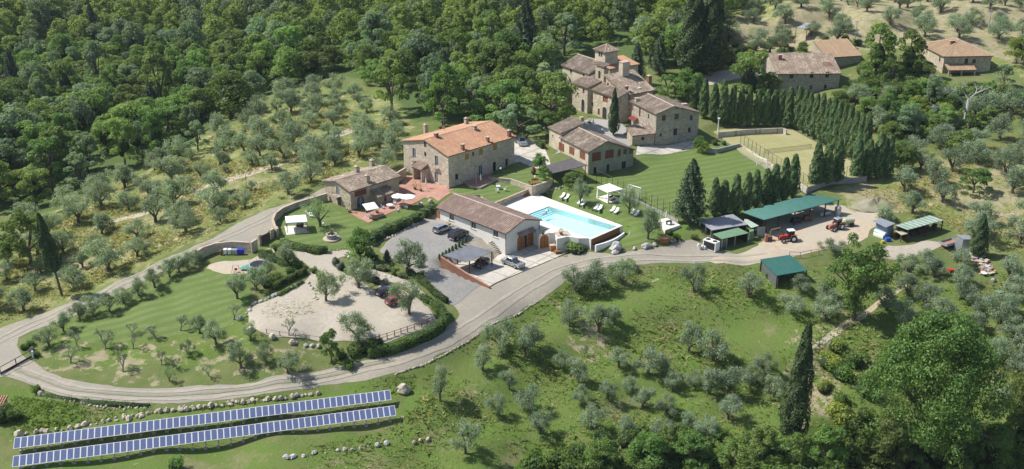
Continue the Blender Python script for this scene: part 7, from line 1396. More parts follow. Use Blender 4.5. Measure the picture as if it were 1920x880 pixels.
        lb = [((0, 0, 1.0), (.5, .5, .5)), ((.2, 0, .6), (.45, .4, .4))]; C, D, r = cloud(lb, 350, sd, .5, -1); cm = leaf_mesh('foliage', C, D, .09, .7, r, M_['leaf_bright'], None, sd); mb.path([(0, 0, -.2), (0, 0, .9)], [.06, .05], 5)
    tm = mb.build('trunk', M_['bark'] if kind not in ('bare', 'dead') else M_['twig'] if kind == 'bare' else M_['bark_pale']); me = tm.data; bpy.data.objects.remove(tm); return me, cm
def hash_(s): return sum(ord(c)*(i+3) for i, c in enumerate(s))
UNIT = {'olive': (4.0, 4.2), 'young': (4.0, 4.2), 'wood': (8.4, 7.6), 'greyw': (8.4, 7.6), 'bright': (8.4, 7.6), 'yellow': (8.4, 7.6), 'giant': (8.4, 8.6), 'open': (9, 7.2), 'cypress': (10, 2.1), 'rowcyp': (10, 2.1), 'lonecyp': (10, 2.1), 'conifer': (10.2, 5.6), 'bare': (2.7, 3.2), 'dead': (11, 8), 'vine': (1.5, 1.1)}
NV = {'olive': 10, 'young': 3, 'wood': 8, 'greyw': 4, 'bright': 4, 'yellow': 1, 'giant': 1, 'open': 1, 'cypress': 3, 'rowcyp': 4, 'lonecyp': 1, 'conifer': 3, 'bare': 5, 'dead': 2, 'vine': 2}
WORD = {'olive': 'olive_tree', 'young': 'olive_tree', 'wood': 'broadleaf_tree', 'greyw': 'broadleaf_tree', 'bright': 'broadleaf_tree', 'yellow': 'broadleaf_tree', 'giant': 'oak_tree', 'open': 'walnut_tree', 'cypress': 'cypress_tree', 'rowcyp': 'cypress_tree', 'lonecyp': 'cypress_tree', 'conifer': 'conifer_tree', 'bare': 'pruned_olive_tree', 'dead': 'dead_tree', 'vine': 'vine'}
TREES = []
def put(kind, pos, sx, sz, label=None, group=None, cat=None, rz=None, tilt=0):
    u = UNIT.get(kind, (1.6, 2.2)); nv = NV.get(kind, 2); v = rnd.randrange(nv)
    if (kind, v) not in PROTO: PROTO[(kind, v)] = make_proto(kind, v)
    tm, cm = PROTO[(kind, v)]; T = bpy.data.objects.new(WORD.get(kind, 'shrub'), None); COL.objects.link(T); T.location = tuple(map(float, pos)); T.rotation_euler = (0, tilt, rnd.random()*6.283 if rz is None else rz); T.scale = (sx, sx, sz); T.empty_display_size = .3
    for me, nm in ((tm, 'trunk' if kind not in ('shrub', 'shrubw', 'shrubb', 'shruby', 'shrubd', 'vine') else 'stem'), (cm, 'crown' if kind in UNIT and kind != 'vine' else 'foliage')):
        if me is not None: o = bpy.data.objects.new(nm, me); COL.objects.link(o); o.parent = T
    tag(T, label, cat or ('shrub' if kind not in UNIT else 'vine' if kind == 'vine' else 'tree'), group); TREES.append((T, kind, proj(*[float(q) for q in pos]), group)); return T
def tree(kind, px, py, top=None, wpx=None, label=None, group=None, h=None, rz=None, tilt=0, w=None):
    p = at(px, py); dep = (p[1]-CAMY)*math.cos(PITCH)+(CAMZ-p[2])*math.sin(PITCH); s = FP/dep; u = UNIT.get(kind, (1.6, 2.2)); h = h or (zfrom(p[0], p[1], top)-p[2]); w = w or (wpx/s if wpx else h*u[1]/u[0]); return put(kind, p-[0, 0, .1], w/u[1], h/u[0], label, group, rz=rz, tilt=tilt)
# -- single, easily told trees
tree('lonecyp', 117, 556, 394, 31, 'tall dark cypress with a long bare trunk in the dry grove at far left', tilt=math.radians(-6), rz=0)
tree('cypress', 1482, 832, 598, 50, 'tallest narrow cypress standing alone in the lower meadow', tilt=math.radians(2), rz=0)
tree('cypress', 1832, 482, 398, 30, 'dark cypress beside the small grey hut at right'); tree('cypress', 1150, 254, 162, 20, 'slim dark cypress in the villa courtyard')
tree('conifer', 1293, 418, 298, 66, 'big dark conifer beside the timber steps and grey shed'); tree('conifer', 985, 140, -2, 62, 'tall black green conifer behind the orange roofed house'); tree('conifer', 1193, 160, 80, 36, 'young spruce just right of the villa tower'); tree('conifer', 1236, 140, 66, 36, 'second spruce to the right behind the villa')
tree('cypress', 1296, 140, -40, 56, 'left of two giant dark cypresses right of the villa'); tree('cypress', 1330, 142, -50, 50, 'right of two giant dark cypresses right of the villa')
tree('conifer', 178, 85, 6, 30, 'dark pointed conifer rising from the upper left woods'); tree('giant', 1738, 845, 592, 262, 'huge round crowned oak dominating the lower right corner')
tree('open', 1600, 600, 430, 122, 'tall loose walnut tree between green field shed and oak'); tree('dead', 843, 150, 62, 64, 'bleached dead tree with bare branches in the woods above the big house', rz=1); tree('dead', 1808, 240, 132, 100, 'pale leafless tree in front of the square house')
tree('young', 600, 425, 366, 62, 'round weeping olive tree on the lawn right of the cream gazebo'); tree('olive', 1088, 385, 330, 44, 'thick trunked olive tree behind the pool sun loungers')
tree('olive', 1180, 400, 352, 44, 'bushy olive tree beside the white pool pavilion'); tree('olive', 1215, 448, 385, 52, 'spreading olive tree left of the white barbecue terrace')
tree('wood', 676, 492, 430, 58, 'dense dark round tree at the end of the well lawn'); tree('olive', 765, 512, 447, 76, 'large olive tree between car park bed and grey parking'); tree('olive', 672, 540, 480, 66, 'olive tree in the bed left of the dark hatchback')
tree('olive', 768, 590, 522, 62, 'olive tree shading the small red car'); tree('olive', 612, 565, 505, 54, 'olive tree on the strip dividing the gravel car park'); tree('olive', 672, 640, 580, 70, 'feathery olive tree at the lower rim of the car park')
tree('wood', 622, 680, 622, 46, 'small dense tree with pale trunk beside the drive hedge'); tree('bare', 541, 630, 588, 40, 'bare pruned tree on the lower gravel car park'); tree('bright', 1312, 285, 255, 30, 'yellow green round bush on the raised lawn below the grey farmhouse'); tree('yellow', 1318, 288, 262, 22, 'small yellowish bush below the grey farmhouse corner')
tree('bright', 1012, 318, 287, 30, 'bright green tree beside the amphora and dark canopy'); tree('bright', 1022, 338, 312, 30, 'bright green bush at the corner of the bench lawn'); tree('wood', 1075, 352, 322, 44, 'dark ivy like bush below the dark patio canopy')
tree('shrubd', 1082, 472, None, 52, 'low dark green shrub beside the pool corner slab steps', h=2.3)
tree('greyw', 372, 285, 232, 52, 'purplish grey leafless looking tree at the grove edge'); tree('wood', 735, 212, 112, 92, 'dark green broad tree behind the dry grove near the big house'); tree('bright', 60, 500, 378, 100, 'bright green broad tree behind the lone dark cypress')
for i, (x, y, t, w_, k, l) in enumerate(((1400, 200, 108, 92, 'wood', 'broad green tree left of the old stone house front'), (1440, 195, 135, 56, 'wood', 'green tree touching the left end of the old stone house'), (1290, 190, 128, 66, 'bright', 'bright green tree behind the grey stone farmhouse roof'), (1252, 180, 130, 50, 'wood', 'green tree between villa and grey farmhouse'), (1640, 152, 60, 80, 'bright', 'bright leafy tree right of the old stone house'), (1700, 145, 70, 70, 'bright', 'leafy tree above the parked pale cars'), (1668, 160, 100, 50, 'wood', 'green tree between the two leafy trees by the pale cars'),
    (1735, 150, 115, 40, 'wood', 'small tree at the left corner of the square house'), (1720, 218, 178, 46, 'yellow', 'yellow green tree in the thicket below the square house'), (1745, 205, 150, 40, 'greyw', 'grey brown twiggy shrub below the square house'), (1665, 245, 178, 66, 'wood', 'dark green tree right of the cypress avenue top'), (1625, 225, 180, 50, 'wood', 'green tree directly behind the cypress avenue'), (1700, 262, 205, 60, 'greyw', 'grey green tree below the yellow green tree'), (1770, 240, 190, 60, 'wood', 'green bush tree left of the pale leafless tree'),
    (1835, 200, 165, 44, 'wood', 'dark bush right of the square house porch'), (1905, 120, 68, 50, 'yellow', 'yellow green tree at the right edge beyond the square house'), (1880, 165, 125, 50, 'greyw', 'grey green tree right of the square house'), (1850, 235, 200, 44, 'bright', 'bright bush on the grass right of the leafless tree'), (1800, 290, 245, 70, 'bright', 'green tree in the grove below the leafless tree'), (1690, 320, 265, 60, 'bright', 'green tree at the right end of the cypress avenue'))):
    tree(k, x, y, t, w_, l)
# -- cypress rows
def row(pts, label, group, w_=23, kind='rowcyp'):
    n = len(pts)
    for i, (x, y, t) in enumerate(pts):
        o_ = ['leftmost', 'second', 'third', 'fourth', 'fifth', 'sixth', 'seventh', 'eighth', 'ninth', 'tenth', 'eleventh', 'twelfth', 'thirteenth', 'fourteenth'][i]; o_ = o_+' from the left' if i and i < n-1 else (o_ if not i else 'rightmost'); tree(kind, x+rnd.uniform(-1, 1), y, t-3+rnd.uniform(-7, 4), w_*.92*rnd.uniform(.88, 1.1), label.format(o_), group, tilt=math.radians(rnd.uniform(-1, 1.5)))
row([(1337,405,335),(1356,403,337),(1377,403,330),(1397,398,324),(1416,390,320),(1433,384,314),(1449,381,311),(1469,377,298),(1486,371,293)], 'clipped cypress, {} in the row behind the farm sheds', 'row of cypresses behind the farm sheds', 24)
row([(1527,352,269),(1546,348,271),(1566,344,264)], 'clipped cypress, {} of three at the near court corner', 'three cypresses at the near corner of the court', 25)
row([(1605,339,261),(1624,337,258),(1642,335,248),(1661,333,254)], 'clipped cypress, {} of four right of the court rail', 'four cypresses right of the court rail', 25)
row([(1494+10.4*k, 243+5.6*k, 243+5.6*k-80-k*1.2) for k in range(13)], 'clipped cypress, {} in the long avenue along the far court side', 'cypress avenue along the far side of the court', 20)
row([(1301,204,150),(1318,222,150),(1337,228,153),(1354,232,155),(1371,235,158),(1387,236,160),(1403,238,162),(1419,238,165),(1434,238,165),(1449,237,168),(1463,237,168),(1477,240,166)], 'dark cypress, {} in the row behind the pale court wall', 'cypress row behind the pale court wall', 20)
for i, (x, y) in enumerate(((1330, 106), (1422, 112), (1448, 112), (1391, 118))): tree('cypress', x+20, y, y-24, 8, ['small cypress left of the old house power pole', 'tiny cypress near the old house road', 'small cypress beside the old house power pole', 'tiny cypress above the old house road bend'][i])
# -- small clipped cones along the parking above the carport
for k in range(9): q = at(824+k*6.1, 487-k*3.9); put('rowcyp', q, .28, .12, ['leftmost', 'second', 'third', 'fourth', 'fifth', 'sixth', 'seventh', 'eighth', 'rightmost'][k]+' small clipped cone shrub along the carport parking edge', 'small clipped cones above the carport', 'shrub')
q = at(726, 490); put('conifer', q, .3, .24, 'dark tiered topiary cone in the bed above the car park', None, 'topiary')
# -- hand placed olives of the lower meadow and orchard
OL = [(940,662,60,62),(985,668,44,48),(1002,650,40,44),(1068,612,44,46),(1122,622,50,48),(1150,608,40,34),(825,752,38,62),(872,850,54,58),(935,778,36,40),(993,772,52,50),(1085,718,44,44),(1160,690,44,36),(1215,700,54,46),(1242,706,34,34),(1292,660,48,54),(1335,676,60,54),(1330,738,54,44),(1368,738,56,50),(1365,786,48,44),(1300,725,34,30),(1432,700,36,36),(1205,765,40,36),(1140,748,36,34),(1250,780,40,34),(1090,760,34,36),(1115,542,64,52),(1165,534,46,46),(1080,545,50,44),(1300,548,46,50),(1402,556,48,44),(1482,586,50,34),(1548,604,56,44),(1660,582,50,44),(1700,612,52,44),(1012,812,44,40),(1108,805,44,44),(1172,818,40,36),(1232,828,46,38),(1290,812,44,36),(1330,818,46,34),(1450,745,40,40),(1410,720,36,34),(955,730,32,34),(1050,690,30,34),(905,695,44,44),(1260,735,34,34),(1180,735,30,28),(1545,560,44,30),(1500,545,40,28),(1700,555,50,40),(1735,570,46,38),(1765,600,50,40),(1800,560,50,40),(1750,520,46,36),(1700,510,40,34),(1840,590,44,36),(1900,640,50,44),(1870,680,50,44),(1910,710,50,44),(1890,590,44,38),(1885,760,48,40),(1830,620,44,34),(1560,470,40,22),(1710,400,46,40),(1655,415,40,26)]
for x, y, w_, h_ in OL: tree('olive', x, y, y-h_*1.08, w_*1.2)
OR = [(92,650,'olive',54,44),(150,600,'olive',46,40),(205,585,'olive',50,44),(260,555,'olive',48,42),(318,520,'olive',48,40),(352,505,'olive',44,38),(120,622,'olive',50,44),(175,592,'olive',50,44),(232,570,'olive',46,40),(290,540,'olive',50,44),(336,512,'olive',44,40),(368,495,'olive',40,34),(375,625,'olive',44,40),(470,640,'young',40,44),(445,560,'olive',58,56),(480,545,'olive',60,54),(500,520,'olive',36,40),(405,645,'olive',52,54),(452,690,'olive',58,56),(540,700,'olive',58,50),(498,680,'olive',40,44),(318,715,'young',34,34),(540,500,'olive',54,54),(352,665,'olive',30,34),(625,535,'young',20,24)]
for x, y, k, w_, h_ in OR: tree(k, x, y, y-h_*.88, w_*.92)
for x, y, w_, h_ in [(a, b, c*1.35, d*1.2) for a, b, c, d in ((132,682,40,36),(198,655,44,38),(145,648,30,32),(248,655,34,38),(230,698,36,42),(292,636,36,30),(338,620,34,34),(302,685,28,32),(392,705,26,26),(330,690,24,22),(438,600,34,36),(250,628,26,24))]: tree('bare', x, y, y-h_, w_)
tree('bare', 1095, 668, 640, 24, 'twisted dark bare olive stump in the upper meadow')
# -- scattered groves
def inview(g): return [(x, y) for x, y in g if (lambda q: -25 < q[0] < 1945 and -20 < q[1] < 915)(proj(x, y, float(H(x, y))))]
def region(pts, n_min, seed, avoid, maxn=400, jit=None):
    poly = pxpoly(pts); a = np.array(poly); R = random.Random(seed); (x0, y0), (x1, y1) = a.min(0), a.max(0); out = []; cand = []
    for _ in range(int((x1-x0)*(y1-y0)/(n_min**2)*9)): cand.append((R.uniform(x0, x1), R.uniform(y0, y1)))
    ins = inpoly(np.array([c[0] for c in cand]), np.array([c[1] for c in cand]), poly); grid = {}
    for (x, y), k in zip(cand, ins):
        if not k: continue
        gi, gj = int(x//n_min), int(y//n_min)
        if any((x-p[0])**2+(y-p[1])**2 < n_min**2 for di in (-1, 0, 1) for dj in (-1, 0, 1) for p in grid.get((gi+di, gj+dj), [])): continue
        if any((x-p[0])**2+(y-p[1])**2 < p[2]**2 for p in avoid): continue
        grid.setdefault((gi, gj), []).append((x, y)); out.append((x, y))
    return out
def used(r): return [(t[0].location.x, t[0].location.y, r) for t in TREES]
gt = [(*at(x, y)[:2], 2.6) for x, y in ((640,258),(560,296),(520,310),(470,326),(440,338),(400,346),(370,360),(330,375),(300,392),(260,405),(225,418),(600,275))]
g1 = region([(-40,560),(20,440),(110,400),(190,352),(250,340),(330,292),(440,240),(470,215),(560,180),(640,165),(700,200),(745,235),(752,290),(740,318),(640,322),(600,335),(548,368),(480,392),(400,430),(360,445),(300,470),(230,505),(140,548),(60,585),(-40,615)], 6.3, 21, used(3.9)+gt)
n_ol = 0
for x, y in inview(g1): s = rnd.uniform(.75, 1.35)*(1 if rnd.random() > .15 else .65); put('olive', (x, y, float(H(x, y))-.1), s*1.5, s*1.3); n_ol += 1
g2 = region([(1350,75),(1420,10),(1500,-30),(1960,-30),(1960,120),(1900,110),(1870,80),(1720,75),(1640,60),(1560,85),(1470,95),(1400,115)], 7.8, 22, used(5))
for x, y in inview(g2): s = rnd.uniform(1.0, 1.4); put('olive', (x, y, float(H(x, y))-.1), s*1.45, s*1.25)
g3 = region([(1672,330),(1690,280),(1760,270),(1850,240),(1960,200),(1960,470),(1850,475),(1790,425),(1720,385),(1680,372)], 6.8, 23, used(4.2))
for x, y in inview(g3): s = rnd.uniform(1.0, 1.4); k = 'olive' if rnd.random() < .85 else 'wood'; q = 1 if k == 'olive' else .5; put(k, (x, y, float(H(x, y))-.1), s*1.45*q, s*1.25*q)
g4 = region([(1620,470),(1800,500),(1960,490),(1960,800),(1880,740),(1860,620),(1780,570),(1640,500)], 5.5, 24, used(3.6)+[(*at(x, y)[:2], 3.0) for x, y in ((1835,498),(1850,510),(1820,490),(1876,548),(1818,517),(1783,509))])
for x, y in inview(g4): s = rnd.uniform(.6, 1.2); put(rnd.choice(['olive', 'olive', 'shrubd', 'shrub']), (x, y, float(H(x, y))-.1), s*1.4, s*1.25)
# -- the woods
FOREST = [(-150,430),(0,398),(110,385),(185,345),(240,330),(330,280),(440,225),(455,190),(560,160),(640,135),(690,150),(750,175),(775,222),(830,248),(930,243),(965,262),(1030,262),(1034,225),(1024,135),(1100,85),(1170,82),(1215,120),(1260,135),(1350,130),(1345,60),(1385,15),(1420,-70),(-150,-90)]
gf = region(FOREST, 7.3, 31, used(5.0)); cl_ = [at(775, 170), at(785, 195)]; gf = [g for g in gf if all(math.hypot(g[0]-c[0], g[1]-c[1]) > 6 for c in cl_)]
gf = [(x, y, *proj(x, y, float(H(x, y)))) for x, y in gf]; gf = [g for g in gf if -70 < g[2] < 1990 and -110 < g[3] < 900]; gf.sort(key=lambda g: -g[3]); print('forest', len(gf), 'olives', n_ol, len(g2), len(g3), len(g4))
far = []
NF = 262
for i, (x, y, a, b) in enumerate(gf):
    s = rnd.uniform(1.0, 1.75)*(1.08 if b > 60 else 1.2); r = rnd.random()
    k = 'greyw' if r < .2 else 'bright' if r < .32 else 'conifer' if r > .97 else 'yellow' if r > .96 else 'wood'
    if i < NF: put(k, (x, y, float(H(x, y))-.3), s*(1 if k != 'conifer' else .8)*rnd.uniform(.85, 1.2), s*(1.05 if k != 'conifer' else .9)*rnd.uniform(.72, 1.1), group='trees of the wood', tilt=rnd.gauss(0, .06))
    else: far.append((x, y, float(H(x, y))-.3, s, k))
if far:
    groups = {}
    for x, y, z, s, k in far: groups.setdefault('wood' if k in ('conifer', 'yellow', 'bright') else k, []).append((x, y, z, s))
    for k, L_ in groups.items():
        Vs = []; Rr = []; base = [np.array([v.co[:] for v in PROTO[(k, q)][1].vertices]) for q in range(2)]; nq = [3600, 3600]
        for i, (x, y, z, s) in enumerate(L_):
            b_ = base[i % 2][:4*3600].reshape(3600, 4, 3)[(i*7) % 2::2]; ctr = b_.mean(1, keepdims=True); b_ = ctr+(b_-ctr)*1.35; a = rnd.random()*6.28; ca, sa = math.cos(a), math.sin(a); q = b_.copy(); q[..., 0], q[..., 1] = b_[..., 0]*ca-b_[..., 1]*sa, b_[..., 0]*sa+b_[..., 1]*ca
            Vs.append((q*s+np.array([x, y, z])).reshape(-1, 3)); Rr.append(np.clip(np.random.RandomState(i).random(len(q))*.6+rnd.random()*.4, 0, 1))
        V = np.concatenate(Vs).astype(np.float32); n = len(V)//4; me = bpy.data.meshes.new('far_wood'); me.vertices.add(len(V)); me.vertices.foreach_set('co', V.ravel()); me.loops.add(4*n); me.loops.foreach_set('vertex_index', np.arange(4*n, dtype=np.int32)); me.polygons.add(n); me.polygons.foreach_set('loop_start', np.arange(0, 4*n, 4, dtype=np.int32)); me.materials.append(M_['leaf_wood' if k == 'wood' else 'leaf_grey'])
        a = me.attributes.new('rnd', 'FLOAT', 'FACE'); a.data.foreach_set('value', np.concatenate(Rr).astype(np.float32)); me.update(calc_edges=True); o = bpy.data.objects.new('far_wood', me); COL.objects.link(o); tag(o, 'distant '+('green' if k == 'wood' else 'grey green')+' treetops of the wood merging along the upper edge', 'woodland', None, 'stuff')
# -- thickets
g5 = region([(1000,885),(1080,850),(1200,815),(1330,820),(1420,820),(1470,845),(1520,842),(1560,800),(1640,840),(1780,870),(1900,890),(1900,960),(980,960)], 2.7, 41, used(1.6))
for x, y in g5: s = rnd.uniform(1.2, 2.5); put(rnd.choice(['shrubd', 'shrubd', 'shrub', 'shrub']), (x, y, float(H(x, y))-.2), s*1.1, s*1.1)
for x, y, t, w_ in ((1215,880,815,90),(1290,885,815,95),(1370,880,820,80),(1430,885,815,80),(1545,885,800,90),(1600,880,780,80),(1660,895,800,100),(1850,890,800,90),(1910,860,770,80),(1130,895,835,80),(1905,790,700,60),(1700,885,810,90),(1780,880,800,90),(1660,860,770,70),(1245,870,810,70),(1490,890,825,60)): tree(rnd.choice(['wood', 'bright', 'wood']), x, y, t, w_)
g9 = region([(1590,190),(1610,140),(1720,120),(1735,165),(1700,185)], 3.2, 45, used(1.5))
for x, y in g9: s = rnd.uniform(1.3, 2.4); put(rnd.choice(['shrub', 'shrubd']), (x, y, float(H(x, y))-.2), s*1.3, s)
g6 = region([(1340,130),(1360,90),(1440,80),(1560,75),(1640,70),(1620,90),(1480,110),(1440,125)], 4.0, 42, used(2.5))
for x, y in g6: s = rnd.uniform(1.0, 1.8); put(rnd.choice(['shrub', 'shrubd', 'shruby']), (x, y, float(H(x, y))-.2), s*1.2, s)
g7 = region([(1560,215),(1600,180),(1640,175),(1760,170),(1900,165),(1960,200),(1850,240),(1760,270),(1680,285),(1640,250)], 3.4, 43, used(2.4))
for x, y in g7: s = rnd.uniform(1.0, 2.0); k = rnd.choice(['shrub', 'shrubd', 'shruby', 'shrubb', 'shrubd', 'wood', 'bright', 'olive']); q = 1.4 if k in ('shrub', 'shrubd', 'shruby', 'shrubb') else .95 if k == 'olive' else .42; put(k, (x, y, float(H(x, y))-.2), s*1.2*q, s*q)
g8 = region([(1540,660),(1600,640),(1640,700),(1620,800),(1560,790),(1530,700)], 3.4, 44, used(2.0))
for x, y in g8: s = rnd.uniform(1.1, 2.4); put(rnd.choice(['shruby', 'shruby', 'shrub']), (x, y, float(H(x, y))-.2), s*1.2, s)
for x, y, k, s in ((530,478,'shrubw',1.2),(545,485,'shrubw',1.0),(520,470,'shrub',1.2),(505,478,'shrub',1.0),(555,492,'shrubw',.9),(600,520,'shrub',1.0),(590,512,'shrub',.9),(604,532,'shrub',1.0),(630,496,'shrubb',1.1),(640,505,'shrubb',1.1),(652,512,'shrub',1.0),(690,525,'shrubb',1.2),(705,530,'shrubb',1.1),(720,535,'shrubb',1.0),(700,502,'shrubw',1.0),(712,506,'shrubw',.9),(724,508,'shrubw',.9),(740,515,'shrub',1.1),(752,520,'shrubw',1.0),(700,490,'shrub',1.3),(690,485,'shrub',1.2),(745,490,'shrubd',1.2),(785,500,'shrubd',1.1),(790,520,'shrub',.9),(800,535,'shrubd',.9),(60,660,'shrubb',.8),(68,668,'shrub',.8),(45,655,'shrub',.9),(58,648,'shrub',.9),(5,790,'shrubd',2.0),(28,785,'shrubd',1.6),(70,735,'shrub',1.0),(330,880,'shrubd',1.6),(1300,448,'shrub',.9),(1268,448,'shrub',1.0),(1255,440,'shrubd',.9),(1180,500,'shruby',1.3),(655,690,'shrub',1.2),(640,672,'shrub',1.2),(700,655,'shrubd',1.4),(680,660,'shrubd',1.4),(660,660,'shrubd',1.4),(1440,520,'shrub',.8),(1340,272,'shrubd',1.0),(1358,272,'shrub',.8),(470,520,'shrub',1.0),(455,525,'shrub',.8),(520,530,'shrubd',1.4),(500,538,'shrubd',1.4),(545,515,'shrub',1.2),(560,505,'shrub',1.2)):
    tree(k, x, y, h=s*1.5, w=s*2.0)
# -- hedges
def hedge(pts, h, w_, label, kind='leaf_hedge', seed=1, dens=150, lump=.12, flowers=False):
    ps = [np.array(at(*q)) for q in pts]; c = sum(ps)/len(ps); T = empty('hedge', tuple(c), label, 'hedge'); R = np.random.RandomState(seed); C = []; D = []; cb = MB()
    for i in range(len(ps)-1):
        a, b = ps[i], ps[i+1]; d = b-a; L = np.linalg.norm(d[:2]); u = d/L; n = np.array([-u[1], u[0], 0]); k = int(L*dens*(h+w_)/2.2)
        f = R.random(k)*1.04-.02; t = R.random(k)*(2*h+w_); side = np.where(t < h, -1, np.where(t > h+w_, 1, 0)); zz = np.where(side == -1, t, np.where(side == 1, t-h-w_, h)); oo = np.where(side == 0, t-h-w_/2, side*w_/2)
        bl = lump*np.sin(f*L*1.7+zz)+R.normal(0, .05, k); p = a+d*f[:, None]+n*(oo+side*bl)[:, None]; p[:, 2] += zz+np.where(side == 0, bl, 0); C.append(p-c); D.append(n*side[:, None]+np.array([0, 0, 1])*np.where(side == 0, 1, .15)[:, None])
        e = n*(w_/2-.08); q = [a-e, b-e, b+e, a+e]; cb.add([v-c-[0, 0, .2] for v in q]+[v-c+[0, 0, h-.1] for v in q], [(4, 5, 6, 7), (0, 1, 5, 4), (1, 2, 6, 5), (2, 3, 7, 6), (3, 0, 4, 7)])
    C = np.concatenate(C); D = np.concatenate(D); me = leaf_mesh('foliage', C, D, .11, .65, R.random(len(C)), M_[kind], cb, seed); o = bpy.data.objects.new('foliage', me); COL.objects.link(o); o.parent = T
    if flowers: k = R.random(len(C)) < .3; me = leaf_mesh('blossom', C[k]*1.0+D[k]*.08, D[k], .09, .8, R.random(k.sum()), M_['leaf_white'], None, seed+1); o = bpy.data.objects.new('blossom', me); COL.objects.link(o); o.parent = T; o['kind'] = 'stuff'
hedge([(690,668),(730,664),(765,652),(800,636),(826,620),(834,606),(828,590),(815,578)], 1.7, 1.5, 'long clipped hedge curving along the car park bend above the drive', seed=2, lump=.08)
hedge([(655,668),(690,655),(718,650)], 1.4, 1.6, 'darker bushy hedge end left of the clipped bend hedge', 'leaf_wood', 3, lump=.3); hedge([(530,460),(555,468),(585,473),(614,474)], 1.3, 1.4, 'dark clipped hedge below the well lawn', 'leaf_wood', 4, lump=.15, flowers=False)
hedge([(690,462),(705,448),(730,436),(760,424),(788,412)], 1.6, 1.8, 'long flowering hedge between well lawn and parking', 'leaf_hedge', 5, lump=.3, flowers=True); hedge([(795,410),(806,402),(815,396)], 1.8, 1.8, 'short white flowering hedge beside the white farm building', 'leaf_hedge', 6, lump=.25, flowers=True)
hedge([(766,512),(790,530),(815,552),(838,568)], .9, 1.1, 'low clipped hedge strip between footpath and grey parking', 'leaf_hedge', 7, lump=.15); hedge([(790,560),(812,572),(822,585)], 1.0, 1.2, 'small hedge piece linking the footpath to the bend hedge', 'leaf_wood', 8)
hedge([(512,545),(535,532),(556,522),(574,513)], 1.3, .9, 'bright green vine hedge on posts left of the car park', 'leaf_bright', 9, lump=.15); hedge([(522,556),(545,543),(568,530)], .5, .8, 'low dark hedge under the bright vine hedge', 'leaf_wood', 10)
hedge([(488,480),(505,487),(525,494),(548,502)], 1.0, 1.1, 'flowering shrub hedge between trampoline and entrance path', 'leaf_hedge', 11, lump=.3, flowers=True)
hedge([(1008,272),(1018,280)], 1.5, 1.0, 'short green hedge at the left corner of the cream building', 'leaf_bright', 12)
for x0, y0, x1, y1, l in ((85,742,280,762,'low flower strip along the outer edge of the drive'),): hedge([(x0,y0),(150,753),(x1,y1)], .35, .9, l, 'leaf_hedge', 13, 60, .2)
# -- grass tufts (nobody could count them)
def tufts(name, label, pts, n, h, m, seed, excl=()):
    poly = pxpoly(pts); a = np.array(poly); (x0, y0), (x1, y1) = a.min(0), a.max(0); R = np.random.RandomState(seed); X = R.uniform(x0, x1, n*3); Y = R.uniform(y0, y1, n*3); k = inpoly(X, Y, poly)
    f = np.sin(X*.21+2*np.sin(Y*.13))+np.cos(Y*.31+1.5*np.sin(X*.17))+R.normal(0, .7, len(X)); k &= f > -.5
    for e in excl: k &= ~inpoly(X, Y, e)
    X, Y = X[k][:n], Y[k][:n]; Z = H(X, Y); n = len(X); hh = h*R.uniform(.4, 1.4, n)*(1+.3*np.clip(f[k][:n], 0, 2)); V = []; 
    for j in range(3):
        t = R.uniform(0, 6.283, n); w_ = hh*.35; c = np.stack([X+R.normal(0, .12, n), Y+R.normal(0, .12, n), Z-.03], -1); d = np.stack([np.cos(t), np.sin(t), 0*t], -1); l = np.stack([R.normal(0, .8, n), R.normal(0, .8, n), np.ones(n)*.8], -1)
        V.append(np.stack([c-d*w_[:, None], c+d*w_[:, None], c+l*hh[:, None]], 1))
    V = np.concatenate(V).reshape(-1, 3).astype(np.float32); m_ = len(V)//3; me = bpy.data.meshes.new(name); me.vertices.add(len(V)); me.vertices.foreach_set('co', V.ravel()); me.loops.add(3*m_); me.loops.foreach_set('vertex_index', np.arange(3*m_, dtype=np.int32)); me.polygons.add(m_); me.polygons.foreach_set('loop_start', np.arange(0, 3*m_, 3, dtype=np.int32)); me.materials.append(m)
    a = me.attributes.new('rnd', 'FLOAT', 'FACE'); a.data.foreach_set('value', R.random(m_).astype(np.float32)); me.update(calc_edges=True); o = bpy.data.objects.new(name, me); COL.objects.link(o); tag(o, label, 'grass', None, 'stuff')
mg1 = leafmat('meadow_blade', (.11, .18, .035), (.20, .27, .065), 0, .45); mg2 = leafmat('dry_blade', (.44, .38, .19), (.28, .29, .11), 0, .4); mg4 = leafmat('grove_blade', (.17, .19, .07), (.26, .26, .11), 0, .4); mg3 = leafmat('deep_meadow_blade', (.10, .165, .035), (.17, .235, .06), 0, .45)
LOW = [(800,690),(870,655),(925,618),(1000,578),(1050,545),(1085,522),(1200,502),(1300,499),(1430,496),(1500,495),(1620,470),(1960,520),(1960,960),(560,960),(560,840),(740,800),(780,760)]
tufts('meadow_grass', 'long bright grass of the lower meadow', LOW, 20000, .2, mg1, 51); tufts('meadow_grass', 'deep green tussocks of the lower meadow', LOW, 3500, .36, mg3, 52)
tufts('meadow_grass', 'dry straw coloured grass flecked through the lower meadow', LOW, 6000, .3, mg2, 53)
tufts('dry_grass', 'dry straw grass of the olive grove on the left', [(-60,620),(60,430),(190,360),(330,300),(450,235),(600,190),(740,230),(745,310),(600,345),(540,368),(470,398),(390,440),(330,465),(200,525),(60,592)], 12000, .34, mg2, 54); tufts('grove_grass', 'greener grass patches of the olive grove on the left', [(-60,620),(60,430),(190,360),(330,300),(450,235),(600,190),(740,230),(745,310),(600,345),(540,368),(470,398),(390,440),(330,465),(200,525),(60,592)], 7000, .36, mg4, 55)
